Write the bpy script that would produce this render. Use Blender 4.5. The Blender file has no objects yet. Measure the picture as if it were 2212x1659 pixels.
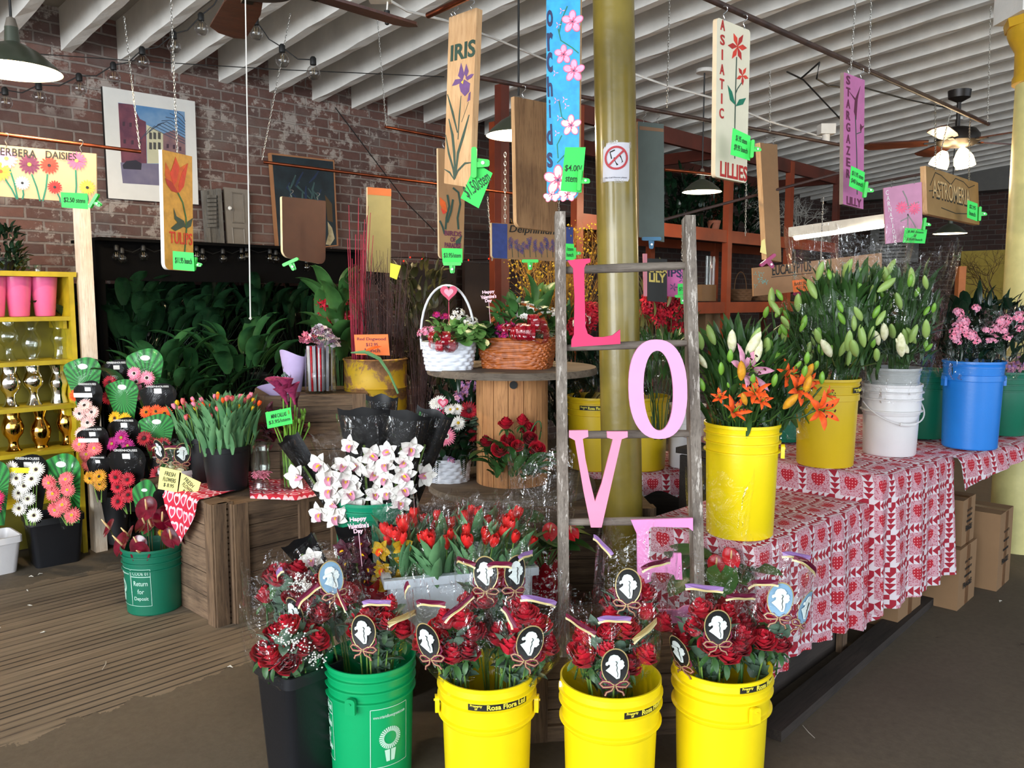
import bpy, math, random
from mathutils import Vector as V, Matrix, Euler, noise
from mathutils.geometry import tessellate_polygon
pi = math.pi; sin = math.sin; cos = math.cos
R = random.Random(7)
SC = bpy.context.scene; COL = SC.collection
# ---------------------------------------------------------------- camera
FPX = 1790.0; PITCH = math.radians(5.9); EYE = V((0, 0, 1.6))
cd = bpy.data.cameras.new('camera'); cam = bpy.data.objects.new('camera', cd); COL.objects.link(cam)
cd.sensor_width = 36; cd.lens = 36 * FPX / 2212; cd.clip_start = .02
cam.location = EYE; cam.rotation_euler = (pi / 2 - PITCH, 0, 0); SC.camera = cam
# ---------------------------------------------------------------- light
SC.view_settings.view_transform = 'Standard'; SC.view_settings.look = 'None'
SC.view_settings.exposure = 0.35; SC.view_settings.gamma = 1; SC.view_settings.use_curve_mapping = False
W = bpy.data.worlds.new('world'); SC.world = W; W.use_nodes = True
W.node_tree.nodes['Background'].inputs[0].default_value = (.80, .9, 1, 1)
W.node_tree.nodes['Background'].inputs[1].default_value = 2.3
def area_light(name, loc, to, sx, sy, power, col):
    l = bpy.data.lights.new(name, 'AREA'); l.shape = 'RECTANGLE'; l.size = sx; l.size_y = sy; l.energy = power; l.color = col
    o = bpy.data.objects.new(name, l); COL.objects.link(o); o.location = loc
    o.rotation_euler = (V(to) - V(loc)).to_track_quat('-Z', 'Y').to_euler(); return o
area_light('daylight_from_shop_front', (-5.2, -5.0, 2.3), (.3, 4.6, 1.7), 7.5, 3.6, 760, (.93, .97, 1))
area_light('side_light', (4.6, -4.0, 2.0), (.6, 4.5, 1.6), 3.0, 3.0, 60, (.93, .97, 1))  # bare area light at right behind the camera, weaker than the front one
# ---------------------------------------------------------------- pixels of the photograph -> the room
CP, SP = cos(PITCH), sin(PITCH)
def ray(px, py):
    u = (px - 1106) / FPX; v = (829.5 - py) / FPX
    return V((u, CP + v * SP, -SP + v * CP))
def P(px, py, Y):
    d = ray(px, py); return EYE + d * (Y / d.y)
def F(px, py, z=0.):
    d = ray(px, py); return EYE + d * ((z - EYE.z) / d.z)
def proj(p):
    p = V(p) - EYE; yy = p.y * CP - p.z * SP; up = p.y * SP + p.z * CP
    return 1106 + FPX * p.x / yy, 829.5 - FPX * up / yy
# room axes: u runs along the brick wall, v comes away from it
U = V((.69, .7238, 0)); N = V((.7238, -.69, 0)); W0 = V((-2.93, 5.8, 0)); WYAW = math.atan2(U.y, U.x)
def RM(t, s, z=0.): return W0 + U * t + N * s + V((0, 0, z))
def CEIL(s): return 3.24 + .11 * s
# ---------------------------------------------------------------- node helper
class NX:
    """expression over shader node sockets"""
    def __init__(s, nt, so): s.nt = nt; s.so = so
    def _m(s, op, *a):
        n = s.nt.nodes.new('ShaderNodeMath'); n.operation = op
        for i, x in enumerate((s,) + a):
            if isinstance(x, NX): s.nt.links.new(x.so, n.inputs[i])
            else: n.inputs[i].default_value = x
        return NX(s.nt, n.outputs[0])
    def __add__(s, o): return s._m('ADD', o)
    def __sub__(s, o): return s._m('SUBTRACT', o)
    def __mul__(s, o): return s._m('MULTIPLY', o)
    def __truediv__(s, o): return s._m('DIVIDE', o)
    def lt(s, o): return s._m('LESS_THAN', o)
    def gt(s, o): return s._m('GREATER_THAN', o)
    def fr(s): return s._m('FRACT')
    def fl(s): return s._m('FLOOR')
    def ab(s): return s._m('ABSOLUTE')
    def pw(s, o): return s._m('POWER', o)
    def mx(s, o): return s._m('MAXIMUM', o)
    def mn(s, o): return s._m('MINIMUM', o)
    def inv(s): return NX.__add__(s * -1., 1.)
def lin(c):
    if isinstance(c, str):
        c = [int(c[i:i + 2], 16) / 255 for i in (0, 2, 4)]
        return tuple(x / 12.92 if x <= .04045 else ((x + .055) / 1.055) ** 2.4 for x in c) + (1,)
    return tuple(c) + (1,) if len(c) == 3 else tuple(c)
class NT:
    def __init__(s, name):
        s.m = bpy.data.materials.new(name); s.m.use_nodes = True; s.t = s.m.node_tree
        s.b = s.t.nodes['Principled BSDF']; s.out = s.t.nodes['Material Output']
    def n(s, ty, **k):
        nd = s.t.nodes.new('ShaderNode' + ty)
        for a, x in k.items(): setattr(nd, a, x)
        return nd
    def l(s, a, b): s.t.links.new(a.so if isinstance(a, NX) else a, b)
    def x(s, so): return NX(s.t, so)
    def co(s, which='Object', scale=(1, 1, 1), rot=(0, 0, 0)):
        c = s.n('TexCoord'); mp = s.n('Mapping'); mp.inputs['Scale'].default_value = scale; mp.inputs['Rotation'].default_value = rot
        s.l(c.outputs[which], mp.inputs[0]); return mp.outputs[0]
    def noise(s, co, scale, detail=3, rough=.55, dist=0):
        n = s.n('TexNoise'); n.inputs['Scale'].default_value = scale; n.inputs['Detail'].default_value = detail
        n.inputs['Roughness'].default_value = rough; n.inputs['Distortion'].default_value = dist
        s.l(co, n.inputs['Vector']); return n.outputs['Fac']
    def ramp(s, fac, *stops, interp='LINEAR'):
        r = s.n('ValToRGB'); e = r.color_ramp.elements; r.color_ramp.interpolation = interp
        while len(e) < len(stops): e.new(.5)
        for k, (p, c) in enumerate(stops):
            e[k].position = p; e[k].color = lin(c) if not isinstance(c, (int, float)) else (c, c, c, 1)
        s.l(fac, r.inputs[0]); return r.outputs[0]
    def mix(s, fac, a, b, mode='MIX'):
        n = s.n('MixRGB'); n.blend_type = mode
        for i, q in ((0, fac), (1, a), (2, b)):
            if isinstance(q, (int, float)): n.inputs[i].default_value = q if i == 0 else (q, q, q, 1)
            elif isinstance(q, (str, tuple)): n.inputs[i].default_value = lin(q)
            else: s.l(q, n.inputs[i])
        return n.outputs[0]
    def bump(s, h, strength=.3, dist=.01):
        b = s.n('Bump'); b.inputs['Strength'].default_value = strength; b.inputs['Distance'].default_value = dist
        s.l(h, b.inputs['Height']); s.l(b.outputs[0], s.b.inputs['Normal'])
    def base(s, so): s.l(so, s.b.inputs['Base Color'])
    def rough(s, r): s.b.inputs['Roughness'].default_value = r
MATS = {}
def mat(name, c, rough=.55, metal=0, var=.12, vs=14, c2=None, trans=0, emit=0, bump=0, bs=60, spec=.5, sss=0, coat=0, stretch=(1, 1, 1)):
    """plain surface with a little procedural variation in its colour"""
    if name in MATS: return MATS[name]
    t = NT(name); co = t.co(scale=stretch); a = lin(c)
    b = lin(c2) if c2 else tuple(x * (1 - var) for x in a[:3]) + (1,)
    f = t.noise(co, vs); t.base(t.ramp(f, (.35, a), (.68, b)))
    t.rough(rough); t.b.inputs['Metallic'].default_value = metal; t.b.inputs['Specular IOR Level'].default_value = spec
    if trans: t.b.inputs['Transmission Weight'].default_value = trans
    if coat: t.b.inputs['Coat Weight'].default_value = coat; t.b.inputs['Coat Roughness'].default_value = .15
    if emit: t.b.inputs['Emission Color'].default_value = lin(c); t.b.inputs['Emission Strength'].default_value = emit
    if bump: t.bump(t.noise(co, bs), bump)
    MATS[name] = t.m; return t.m
def wood(name, a, b, dark='1c130d', scale=1., rough=.8, axis=2, knots=True, wear=None):
    """grain running along the given object axis"""
    if name in MATS: return MATS[name]
    t = NT(name); sc = [14 * scale] * 3; sc[axis] = 1.1 * scale; co = t.co(scale=tuple(sc))
    n1 = t.noise(co, 1.6, 6, .65, .6); c = t.ramp(n1, (.3, a), (.7, b))
    n2 = t.noise(co, 7, 3, .7); c = t.mix(t.ramp(n2, (.48, 0.), (.75, .75)), c, dark)
    big = t.noise(t.co(scale=(1, 1, 1)), 3.2 * scale, 3)
    c = t.mix(t.ramp(big, (.45, 0.), (.7, .5)), c, dark)
    if wear: c = t.mix(t.ramp(t.noise(co, 3.1, 5, .7), (.56, 0.), (.62, 1.)), c, wear)
    t.base(c); t.rough(rough); t.bump(n1, .35, .006); MATS[name] = t.m; return t.m
# ---------------------------------------------------------------- mesh helpers
def frame(z, roll=0., up=(0, 0, 1)):
    z = V(z).normalized(); x = V(up).cross(z)
    if x.length < 1e-4: x = V((1, 0, 0))
    x.normalize(); y = z.cross(x); m = Matrix((x, y, z)).transposed()
    return m @ Matrix.Rotation(roll, 3, 'Z')
def TF(loc=(0, 0, 0), rot=None, s=1.):
    m = Matrix.Translation(V(loc))
    if rot is not None:
        m = m @ (rot.to_4x4() if isinstance(rot, Matrix) else Euler(rot).to_matrix().to_4x4())
    return m @ (Matrix.Diagonal((s, s, s, 1)) if isinstance(s, (int, float)) else Matrix.Diagonal((*s, 1)))
def aim(loc, z, s=1., roll=0., up=(0, 0, 1)): return TF(loc, frame(z, roll, up), s)
class MB:
    def __init__(s): s.v = []; s.f = []; s.m = []; s.uv = {}
    def add(s, vs, fs, m=0, tf=None, uv=None):
        k = len(s.v); s.v += [tf @ V(p) for p in vs] if tf is not None else [V(p) for p in vs]
        if uv:
            for i, q in enumerate(uv): s.uv[k + i] = q
        s.f += [tuple(i + k for i in f) for f in fs]; s.m += [m] * len(fs); return s
    def box(s, c, d, m=0, tf=None, rot=None):
        c = V(c); h = V(d) / 2; vs = [V((x * h.x, y * h.y, z * h.z)) for x in (-1, 1) for y in (-1, 1) for z in (-1, 1)]
        if rot is not None: r = Euler(rot).to_matrix(); vs = [r @ p for p in vs]
        return s.add([c + p for p in vs], [(0, 1, 3, 2), (4, 6, 7, 5), (0, 4, 5, 1), (2, 3, 7, 6), (0, 2, 6, 4), (1, 5, 7, 3)], m, tf)
    def grid(s, fn, nu, nv, m=0, tf=None, closeu=False, uv=None):
        vs = []; uvs = []
        for j in range(nv + 1):
            for i in range(nu + (0 if closeu else 1)):
                vs.append(fn(i / nu, j / nv)); uvs.append(uv(i / nu, j / nv) if uv else None)
        w = nu + (0 if closeu else 1)
        fs = [(j * w + i, j * w + (i + 1) % w, (j + 1) * w + (i + 1) % w, (j + 1) * w + i) for j in range(nv) for i in range(nu)]
        return s.add(vs, fs, m, tf, uvs if uv else None)
    def lathe(s, pr, n=32, m=0, tf=None, sx=1., sy=1.):
        def fn(u, v):
            k = min(int(round(v * (len(pr) - 1))), len(pr) - 1); r, z = pr[k][:2]
            return (r * sx * cos(2 * pi * u), r * sy * sin(2 * pi * u), z)
        return s.grid(fn, n, len(pr) - 1, m, tf, True)
    def tube(s, pts, r, n=8, m=0, tf=None, cap=True):
        pts = [V(p) for p in pts]; L = len(pts); rr = r if isinstance(r, (list, tuple)) else [r] * L
        vs = []; up = V((.01, .02, 1))
        for k, p in enumerate(pts):
            d = (pts[min(k + 1, L - 1)] - pts[max(k - 1, 0)])
            d = d.normalized() if d.length > 1e-9 else V((0, 0, 1))
            x = up.cross(d)
            if x.length < .05: x = V((1, 0, .02)).cross(d)
            x.normalize(); y = d.cross(x)
            vs += [p + (x * cos(2 * pi * i / n) + y * sin(2 * pi * i / n)) * rr[k] for i in range(n)]
        fs = [(k * n + i, k * n + (i + 1) % n, (k + 1) * n + (i + 1) % n, (k + 1) * n + i) for k in range(L - 1) for i in range(n)]
        if cap: fs += [tuple(range(n))[::-1], tuple((L - 1) * n + i for i in range(n))]
        return s.add(vs, fs, m, tf)
    def poly(s, pts, th=.004, m=0, tf=None, ms=None, holes=()):
        """extruded outline in local xy, its front face at z = th"""
        loops = [list(pts)] + [list(h) for h in holes]; flat = [p for l in loops for p in l]; n = len(flat)
        tris = tessellate_polygon([[V((x, y, 0)) for x, y in l] for l in loops])
        vs = [(x, y, 0) for x, y in flat] + [(x, y, th) for x, y in flat]
        fs = [];
        for a, b, c in tris:
            ax, ay = flat[a]; bx, by = flat[b]; cx, cy = flat[c]
            if (bx - ax) * (cy - ay) - (by - ay) * (cx - ax) < 0: b, c = c, b
            fs.append((a + n, b + n, c + n)); fs.append((c, b, a))
        s.add(vs, fs, m, tf); k0 = len(s.v) - len(vs); o = 0
        for l in loops:
            q = len(l); s.f += [(k0 + o + i, k0 + o + (i + 1) % q, k0 + n + o + (i + 1) % q, k0 + n + o + i) for i in range(q)]
            s.m += [m if ms is None else ms] * q; o += q
        return s
    def join(s, o, tf=None, mo=0):
        k = len(s.v); s.v += [tf @ p for p in o.v] if tf is not None else o.v
        s.f += [tuple(i + k for i in f) for f in o.f]; s.m += [x + mo for x in o.m]; return s
    def mesh(s, name, mats, smooth=True, sharp=40):
        me = bpy.data.meshes.new(name); me.from_pydata([tuple(p) for p in s.v], [], s.f)
        for x in (mats if isinstance(mats, (list, tuple)) else [mats]): me.materials.append(x)
        me.polygons.foreach_set('material_index', s.m)
        if s.uv:
            uvl = me.uv_layers.new(name='UVMap').data
            for lp in me.loops:
                q = s.uv.get(lp.vertex_index)
                if q: uvl[lp.index].uv = q
        me.polygons.foreach_set('use_smooth', [bool(smooth)] * len(s.f))
        if smooth and sharp: me.set_sharp_from_angle(angle=math.radians(sharp))
        me.update(); return me
    def build(s, name, mats, parent=None, smooth=True, sharp=40, **k):
        return inst(s.mesh(name, mats, smooth, sharp), name, parent, **k)
def inst(me, name, parent=None, tf=None, loc=None, label=None, cat=None, group=None, kind=None):
    o = bpy.data.objects.new(name, me); COL.objects.link(o)
    if parent is not None: o.parent = parent
    if tf is not None: o.matrix_local = tf
    if loc is not None: o.location = loc
    tag(o, label, cat, group, kind); return o
def tag(o, label=None, cat=None, group=None, kind=None):
    if label: o['label'] = label
    if cat: o['category'] = cat
    if group: o['group'] = group
    if kind: o['kind'] = kind
    return o
def thing(name, label, cat, loc=(0, 0, 0), rz=0., group=None, rot=None):
    o = bpy.data.objects.new(name, None); COL.objects.link(o); o.location = V(loc); o.empty_display_size = .05
    o.rotation_euler = rot if rot is not None else (0, 0, rz)
    return tag(o, label, cat, group)
def struct(o): o['kind'] = 'structure'; return o
TXT = {}
def text_mb(s, size, bold=0., align='CENTER', shear=0., space=1., line=1., xs=1., th=.0006, small=None):
    """lettering as a thin mesh, centred on its own bounding box"""
    key = (s, size, bold, align, shear, space, line, xs, th)
    if key in TXT: return TXT[key]
    c = bpy.data.curves.new('t', 'FONT'); c.body = s; c.size = size; c.offset = bold; c.align_x = align; c.shear = shear
    c.space_character = space; c.space_line = line; c.resolution_u = 3; c.extrude = th
    o = bpy.data.objects.new('t', c); COL.objects.link(o); bpy.context.view_layer.update()
    me = bpy.data.meshes.new_from_object(o.evaluated_get(bpy.context.evaluated_depsgraph_get()))
    bpy.data.objects.remove(o); b = MB()
    xs_ = [v.co.x for v in me.vertices] or [0]; ys_ = [v.co.y for v in me.vertices] or [0]
    cx = (min(xs_) + max(xs_)) / 2; cy = (min(ys_) + max(ys_)) / 2
    b.add([((v.co.x - cx) * xs, v.co.y - cy, v.co.z + th) for v in me.vertices], [tuple(p.vertices) for p in me.polygons])
    b.w = (max(xs_) - min(xs_)) * xs; b.h = max(ys_) - min(ys_); bpy.data.meshes.remove(me); TXT[key] = b; return b
def fit_text(s, w, h, **k):
    """lettering stretched to w x h"""
    b = text_mb(s, 1., **k); o = MB(); o.f = list(b.f); o.m = list(b.m)
    o.v = [V((p.x * w / b.w, p.y * h / b.h, p.z)) for p in b.v]; return o
def bez(p0, p1, p2, p3, n=10):
    p0, p1, p2, p3 = map(V, (p0, p1, p2, p3))
    return [p0 * (1 - t) ** 3 + p1 * 3 * t * (1 - t) ** 2 + p2 * 3 * t * t * (1 - t) + p3 * t ** 3 for t in [i / n for i in range(n + 1)]]
def ribbon2(pts, w, closed=False):
    """outline of a painted stroke along 2D points; w may vary"""
    L = len(pts); a = []; b = []
    for k in range(L):
        x0, y0 = pts[max(k - 1, 0)][:2]; x1, y1 = pts[min(k + 1, L - 1)][:2]; d = math.hypot(x1 - x0, y1 - y0) or 1
        nx, ny = -(y1 - y0) / d, (x1 - x0) / d; ww = (w[k] if isinstance(w, (list, tuple)) else w) / 2
        x, y = pts[k][:2]; a.append((x + nx * ww, y + ny * ww)); b.append((x - nx * ww, y - ny * ww))
    return a + b[::-1]
def ell(cx, cy, rx, ry, n=20, rot=0.):
    c, s = cos(rot), sin(rot); return [(cx + rx * cos(a) * c - ry * sin(a) * s, cy + rx * cos(a) * s + ry * sin(a) * c) for a in [2 * pi * i / n for i in range(n)]]
def rrect(w, h, r, n=4, corners=(1, 1, 1, 1)):
    """rectangle centred on 0 with rounded corners (bl, br, tr, tl)"""
    o = []
    for k, (sx, sy) in enumerate(((-1, -1), (1, -1), (1, 1), (-1, 1))):
        rr = r * corners[k]; cx, cy = sx * (w / 2 - rr), sy * (h / 2 - rr); a0 = (pi, 1.5 * pi, 0, .5 * pi)[k]
        if rr < 1e-5: o.append((sx * w / 2, sy * h / 2)); continue
        o += [(cx + rr * cos(a0 + pi / 2 * i / n), cy + rr * sin(a0 + pi / 2 * i / n)) for i in range(n + 1)]
    return o
# ================================================================ THE ROOM
def brick_mat(name, painted=True, dim=1.):
    t = NT(name); co = t.co('Object'); b = t.n('TexBrick'); wv = t.n('VectorMath', operation='ADD')
    nz = t.n('TexNoise'); nz.inputs['Scale'].default_value = 5; t.l(co, nz.inputs[0])
    sc = t.n('VectorMath', operation='SCALE'); sc.inputs['Scale'].default_value = .018; t.l(nz.outputs['Color'], sc.inputs[0])
    t.l(co, wv.inputs[0]); t.l(sc.outputs[0], wv.inputs[1]); t.l(wv.outputs[0], b.inputs['Vector'])
    b.inputs['Scale'].default_value = 1; b.inputs['Brick Width'].default_value = .215; b.inputs['Row Height'].default_value = .076
    b.inputs['Mortar Size'].default_value = .0085; b.inputs['Mortar Smooth'].default_value = .25; b.inputs['Bias'].default_value = -.1
    b.inputs['Color1'].default_value = lin('7d564a'); b.inputs['Color2'].default_value = lin('553f3a'); b.inputs['Mortar'].default_value = lin('938880')
    n1 = t.noise(co, 2.2, 5, .6); n2 = t.noise(co, 16, 6, .7); n3 = t.noise(co, .8, 3)
    c = t.mix(t.ramp(n2, (.3, .25), (.75, .6)), b.outputs['Color'], '4a3430')
    c = t.mix(t.ramp(n1, (.5, 0.), (.72, .45)), c, '77706a')
    if painted:   # old whitewash left on patches of the bricks
        msk = t.x(t.ramp(n3, (.47, 0.), (.55, 1.))) * t.x(t.ramp(t.noise(co, 5.5, 5, .75), (.52, 0.), (.58, 1.)))
        c = t.mix((msk * .8).so, c, 'a79d94')
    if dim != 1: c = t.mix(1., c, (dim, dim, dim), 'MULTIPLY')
    t.base(c); t.rough(.9)
    h = t.x(b.outputs['Fac']) * -1. + t.x(n2) * .5; t.bump(h.so, .9, .012); return t.m
M_brick = brick_mat('old_red_brick'); M_brick_dark = brick_mat('dimmed_dark_brick', False, .38)  # second one is a darkened copy for the dim far walls
def wall(name, t0, s0, t1, s1, z1, m):
    a = RM(t0, s0); b = RM(t1, s1); L = (b - a).length; w = MB(); w.box((L / 2, z1 / 2, -.15), (L, z1, .3))
    rot = Matrix(((b - a).normalized(), V((0, 0, 1)), (b - a).normalized().cross(V((0, 0, 1))))).transposed()
    struct(w.build(name, m, smooth=False, tf=TF(a, rot)))
wall('wall_left', -6.5, 0, 3.35, 0, 3.52, M_brick); wall('wall_left', 3.35, 0, 13, 0, 3.52, M_brick_dark)  # far stretch: its dimness is painted into the brick colour
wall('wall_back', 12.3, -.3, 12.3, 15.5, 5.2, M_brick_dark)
# grey beam box along the back wall, under the joists
b = MB(); b.box((0, 0, 0), (.3, 15, .42)); struct(b.build('trim_1', mat('grey_painted_beam', '5c5a56'), tf=TF(RM(12.05, 7.6, 3.42), Matrix.Rotation(WYAW, 3, 'Z')), smooth=False))
# floor: trodden concrete, with a field of grooved boards on the left
def floor_mat():
    t = NT('concrete_and_boards'); co = t.co('Object')
    n1 = t.noise(co, 1.1, 6, .6); n2 = t.noise(co, 30, 4, .7); n3 = t.noise(co, 5, 5, .7)
    conc = t.mix(t.ramp(n2, (.3, 0.), (.8, .5)), t.ramp(n1, (.3, '544a3d'), (.7, '675c4d')), '3a3229')
    conc = t.mix(t.ramp(n3, (.66, 0.), (.70, .8)), conc, '30271f')
    sep = t.n('SeparateXYZ'); t.l(co, sep.inputs[0]); X = t.x(sep.outputs[0]); Y = t.x(sep.outputs[1])
    strip = (Y / .052); fr = strip.fr(); row = strip.fl()
    wn = t.n('TexWhiteNoise', noise_dimensions='1D'); t.l(row, wn.inputs['W'])
    wc = t.noise(t.co('Object', scale=(1.2, 22, 1)), 2.2, 5, .6)
    brd = t.mix(t.x(wn.outputs[0]).so, t.ramp(wc, (.3, '6e6151'), (.7, '8a7b68')), t.ramp(wc, (.3, '5c4f41'), (.7, '776957')))
    groove = fr.lt(.22); worn = t.x(t.ramp(t.noise(co, 1.7, 4), (.36, 0.), (.5, 1.)))
    gm = (groove * worn * t.x(t.ramp(wn.outputs[0], (.1, .35), (.5, .95)))); brd = t.mix(gm.so, brd, '1d1611')
    # where boards end and concrete begins (room y, a little ragged)
    edge = Y + (t.x(n3) - .5) * .35 + X * .0
    msk = t.x(t.ramp((edge * 1.).so, (.0, 0.), (.0, 1.)))
    lo = edge.gt(4.15) * edge.lt(5.95) * X.lt(3.2)
    c = t.mix(lo.so, conc, brd); t.base(c); t.rough(.75)
    t.bump((t.x(n2) * .3 - gm * lo * 1.).so, .5, .006); return t.m
b = MB(); b.box((0, 0, -.05), (30, 22, .1))
flo = struct(b.build('floor', floor_mat(), smooth=False, tf=TF(RM(3, 7, 0), Matrix.Rotation(WYAW, 3, 'Z'))))
# ceiling: plank deck carried by white joists that rise away from the brick wall
M_white = mat('chalky_white_paint', 'e6e3dc', .8, var=.16, vs=5, bump=.25, bs=24)
M_deck = mat('dull_white_deck', 'a9a49a', .9, var=.25, vs=6)
SL = math.atan(.11); ctf = TF(RM(0, 0, 3.24), Matrix((U, -(N * cos(SL) + V((0, 0, sin(SL)))), U.cross(-(N * cos(SL) + V((0, 0, sin(SL))))))).transposed())
# local: x along wall, -y away from wall, z up
b = MB(); b.box((3, -7.2, .275 + .04), (20, 15.4, .08))
for k in range(38): pass
ceil = struct(b.build('ceiling', M_deck, tf=ctf, smooth=False))
def joist_mesh(seed):
    r = random.Random(seed); b = MB(); n = 90
    def ring(j):
        y = .12 - 15 * j / n; w = .034; q = [(-w, 0), (w, 0), (w, .275), (-w, .275)]
        return [(x + r.uniform(-.0035, .0035), y, z + (r.uniform(-.003, .006) if z == 0 else 0)) for x, z in q]
    vs = [p for j in range(n + 1) for p in ring(j)]
    b.add(vs, [(j * 4 + i, j * 4 + (i + 1) % 4, j * 4 + 4 + (i + 1) % 4, j * 4 + 4 + i) for j in range(n) for i in range(4)] + [(3, 2, 1, 0)])
    return b.mesh('joist', M_white, smooth=False)
JM = [joist_mesh(k) for k in range(4)]
for k, t_ in enumerate([-.111 - .375 * j for j in (4, 3, 2, 1)] + [-.111, .257, .635, 1.006, 1.429, 1.829, 2.224, 2.62, 3.04] + [3.04 + .402 * j for j in range(1, 23)]):
    inst(JM[k % 4], 'joist', ceil, tf=TF((t_ + .034, 0, 0)))
A0 = -pi / 2     # the side of a round thing that faces the camera
# ================================================================ MATERIALS FOR PLANTS AND WRAPPINGS
def petal_mat(name, c, c2=None, rough=.55, sub=.0):
    t = NT(name); co = t.co(); f = t.noise(co, 55, 3); a = lin(c); b = lin(c2) if c2 else tuple(x * .72 for x in a[:3]) + (1,)
    t.base(t.ramp(f, (.35, a), (.66, b))); t.rough(rough); t.b.inputs['Sheen Weight'].default_value = .04
    t.b.inputs['Sheen Roughness'].default_value = .5; t.b.inputs['Specular IOR Level'].default_value = .3
    return t.m
PM = {k: petal_mat('petal_' + k, *v) for k, v in dict(
    red=('d21a32', 'a00c22'), crimson=('b01228', '74091a'), pink=('f59bb4', 'e5708f'), hot=('e01b6a', 'b50f52'), blush=('f3cfc6', 'e6aaa4'),
    white=('f3f0ea', 'd8d4cc'), cream=('ece8c8', 'c9c795'), orange=('f4601c', 'd94410'), yellow=('f3c416', 'd79d0c'), gold=('d99a1c', 'b9761a'),
    magenta=('c02a86', '93186a'), salmon=('f07a78', 'd65560'), lilypink=('e0a4b8', 'c67c9c'), tulip=('e0201c', 'b4100f'), plum=('4e1a2c', '2e0c1a'),
    lilac=('b98ac6', '8c5ea6'), maroon=('5c1020', '34070f'), callap=('b03a66', '7a1f4a'), burg=('7c1026', '4b0818'), mustard=('c9a51e', 'a07c12')).items()}
def leaf_mat(name, a, b, rough=.42, vein=True):
    t = NT(name); co = t.co(); f = t.noise(co, 9, 4); t.base(t.ramp(f, (.3, a), (.7, b))); t.rough(rough); t.b.inputs['Specular IOR Level'].default_value = .45
    return t.m
LM = {k: leaf_mat('leaf_' + k, *v) for k, v in dict(
    mid=('3f6b34', '274a22'), dark=('1f3d22', '12261a', .3), deep=('16301d', '0b1a12', .25), tulip=('6c9a68', '47774e'), lily=('3c5e2a', '25421e', .35),
    bright=('7fae3c', '578a2c'), bud=('9db766', '7a9a4a'), stem=('7fa04a', '5d8238'), greyg=('6f8a74', '4e6a58'), moss=('8c9a84', '67755f'),
    brown=('5a3a22', '35200f'), twig=('4a2a26', '2a1614'), redtwig=('a8163a', '7a0f2c', .5), goldtwig=('a97c22', '7a5512'), olive=('6b6a3a', '4b4a28')).items()}
def film_mat(name, tint=(1, 1, 1), base=.02, gloss=1., opaq=None, col=None, bs=9, bd=.045):
    """clear crackly wrapping film"""
    t = NT(name); co = t.co(); tr = t.n('BsdfTransparent'); tr.inputs[0].default_value = (*tint, 1)
    gl = t.n('BsdfGlossy'); gl.inputs['Roughness'].default_value = .07; gl.inputs[0].default_value = (1, 1, 1, 1)
    nz = t.noise(co, bs, 4, .6, 1.2); bp = t.n('Bump'); bp.inputs['Strength'].default_value = 1; bp.inputs['Distance'].default_value = bd
    t.l(nz, bp.inputs['Height']); t.l(bp.outputs[0], gl.inputs['Normal'])
    lw = t.n('LayerWeight'); lw.inputs['Blend'].default_value = .22; t.l(bp.outputs[0], lw.inputs['Normal'])
    cr = t.x(t.ramp(t.noise(t.co(scale=(1, 1, .16)), bs * 3.4, 3, .6, 1.5), (.60, 0.), (.67, .42))); f = (t.x(lw.outputs['Facing']).pw(2.6) * .6 * gloss + base + cr * gloss).mn(1.)
    ms = t.n('MixShader'); t.l(f, ms.inputs[0]); t.l(tr.outputs[0], ms.inputs[1]); t.l(gl.outputs[0], ms.inputs[2]); last = ms.outputs[0]
    if opaq:
        df = t.n('BsdfDiffuse'); df.inputs[0].default_value = lin(col); m2 = t.n('MixShader'); m2.inputs[0].default_value = opaq
        t.l(last, m2.inputs[1]); t.l(df.outputs[0], m2.inputs[2]); last = m2.outputs[0]
    t.l(last, t.out.inputs['Surface']); return t.m
FILM = film_mat('clear_crackling_film'); FILM2 = film_mat('milky_film', (.97, .97, .97), .1, 1.1, .06, 'dfe4e6')
def heart_expr(x, y):
    """1 inside a heart of unit size"""
    a = x * x + y * y - .8
    return (a * a * a - x * x * y * y * y).lt(0.)
def hearts_nodes(t, px, jitter=.25, size=.5, coord='Object'):
    """scattered hearts: 1 where a heart is, in cells of px metres"""
    sep = t.n('SeparateXYZ'); t.l(t.co(coord), sep.inputs[0]); X = t.x(sep.outputs[0]); Y = t.x(sep.outputs[1]); Z = t.x(sep.outputs[2])
    if coord == 'UV': a, b = X / px, Y / px
    else: a, b = (X - Y * .8) / px, Z / px
    r = b.fl(); a2 = a + r * .47; wn = t.n('TexWhiteNoise', noise_dimensions='2D'); cx = t.n('CombineXYZ')
    t.l(a2.fl(), cx.inputs[0]); t.l(r, cx.inputs[1]); t.l(cx.outputs[0], wn.inputs['Vector']); sc = t.n('SeparateXYZ'); t.l(wn.outputs['Color'], sc.inputs[0])
    hx = (a2.fr() - .5 + (t.x(sc.outputs[0]) - .5) * jitter) / size * 2.2; hy = (b.fr() - .5 + (t.x(sc.outputs[1]) - .5) * jitter) / size * 2.2
    return heart_expr(hx, hy), heart_expr(hx * 1.55, hy * 1.55), t.x(sc.outputs[2])
def heart_film(name, sheer=.35, px=.032, c='b01228', c2='8c0c20'):
    t = NT(name); h, hi, rnd = hearts_nodes(t, px, .3, .42); f = t.noise(t.co(), 20, 4)
    hh = h - hi * rnd.gt(.45)
    t.base(t.mix(hh.so, t.ramp(f, (.35, c), (.65, c2)), 'f2d9dc')); t.rough(.22); t.b.inputs['Alpha'].default_value = 1 - sheer
    t.bump(f, .6, .01); return t.m
M_heartwrap = heart_film('red_heart_wrap', .12); M_ribbon = heart_film('sheer_red_heart_ribbon', .3, .026)
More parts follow.
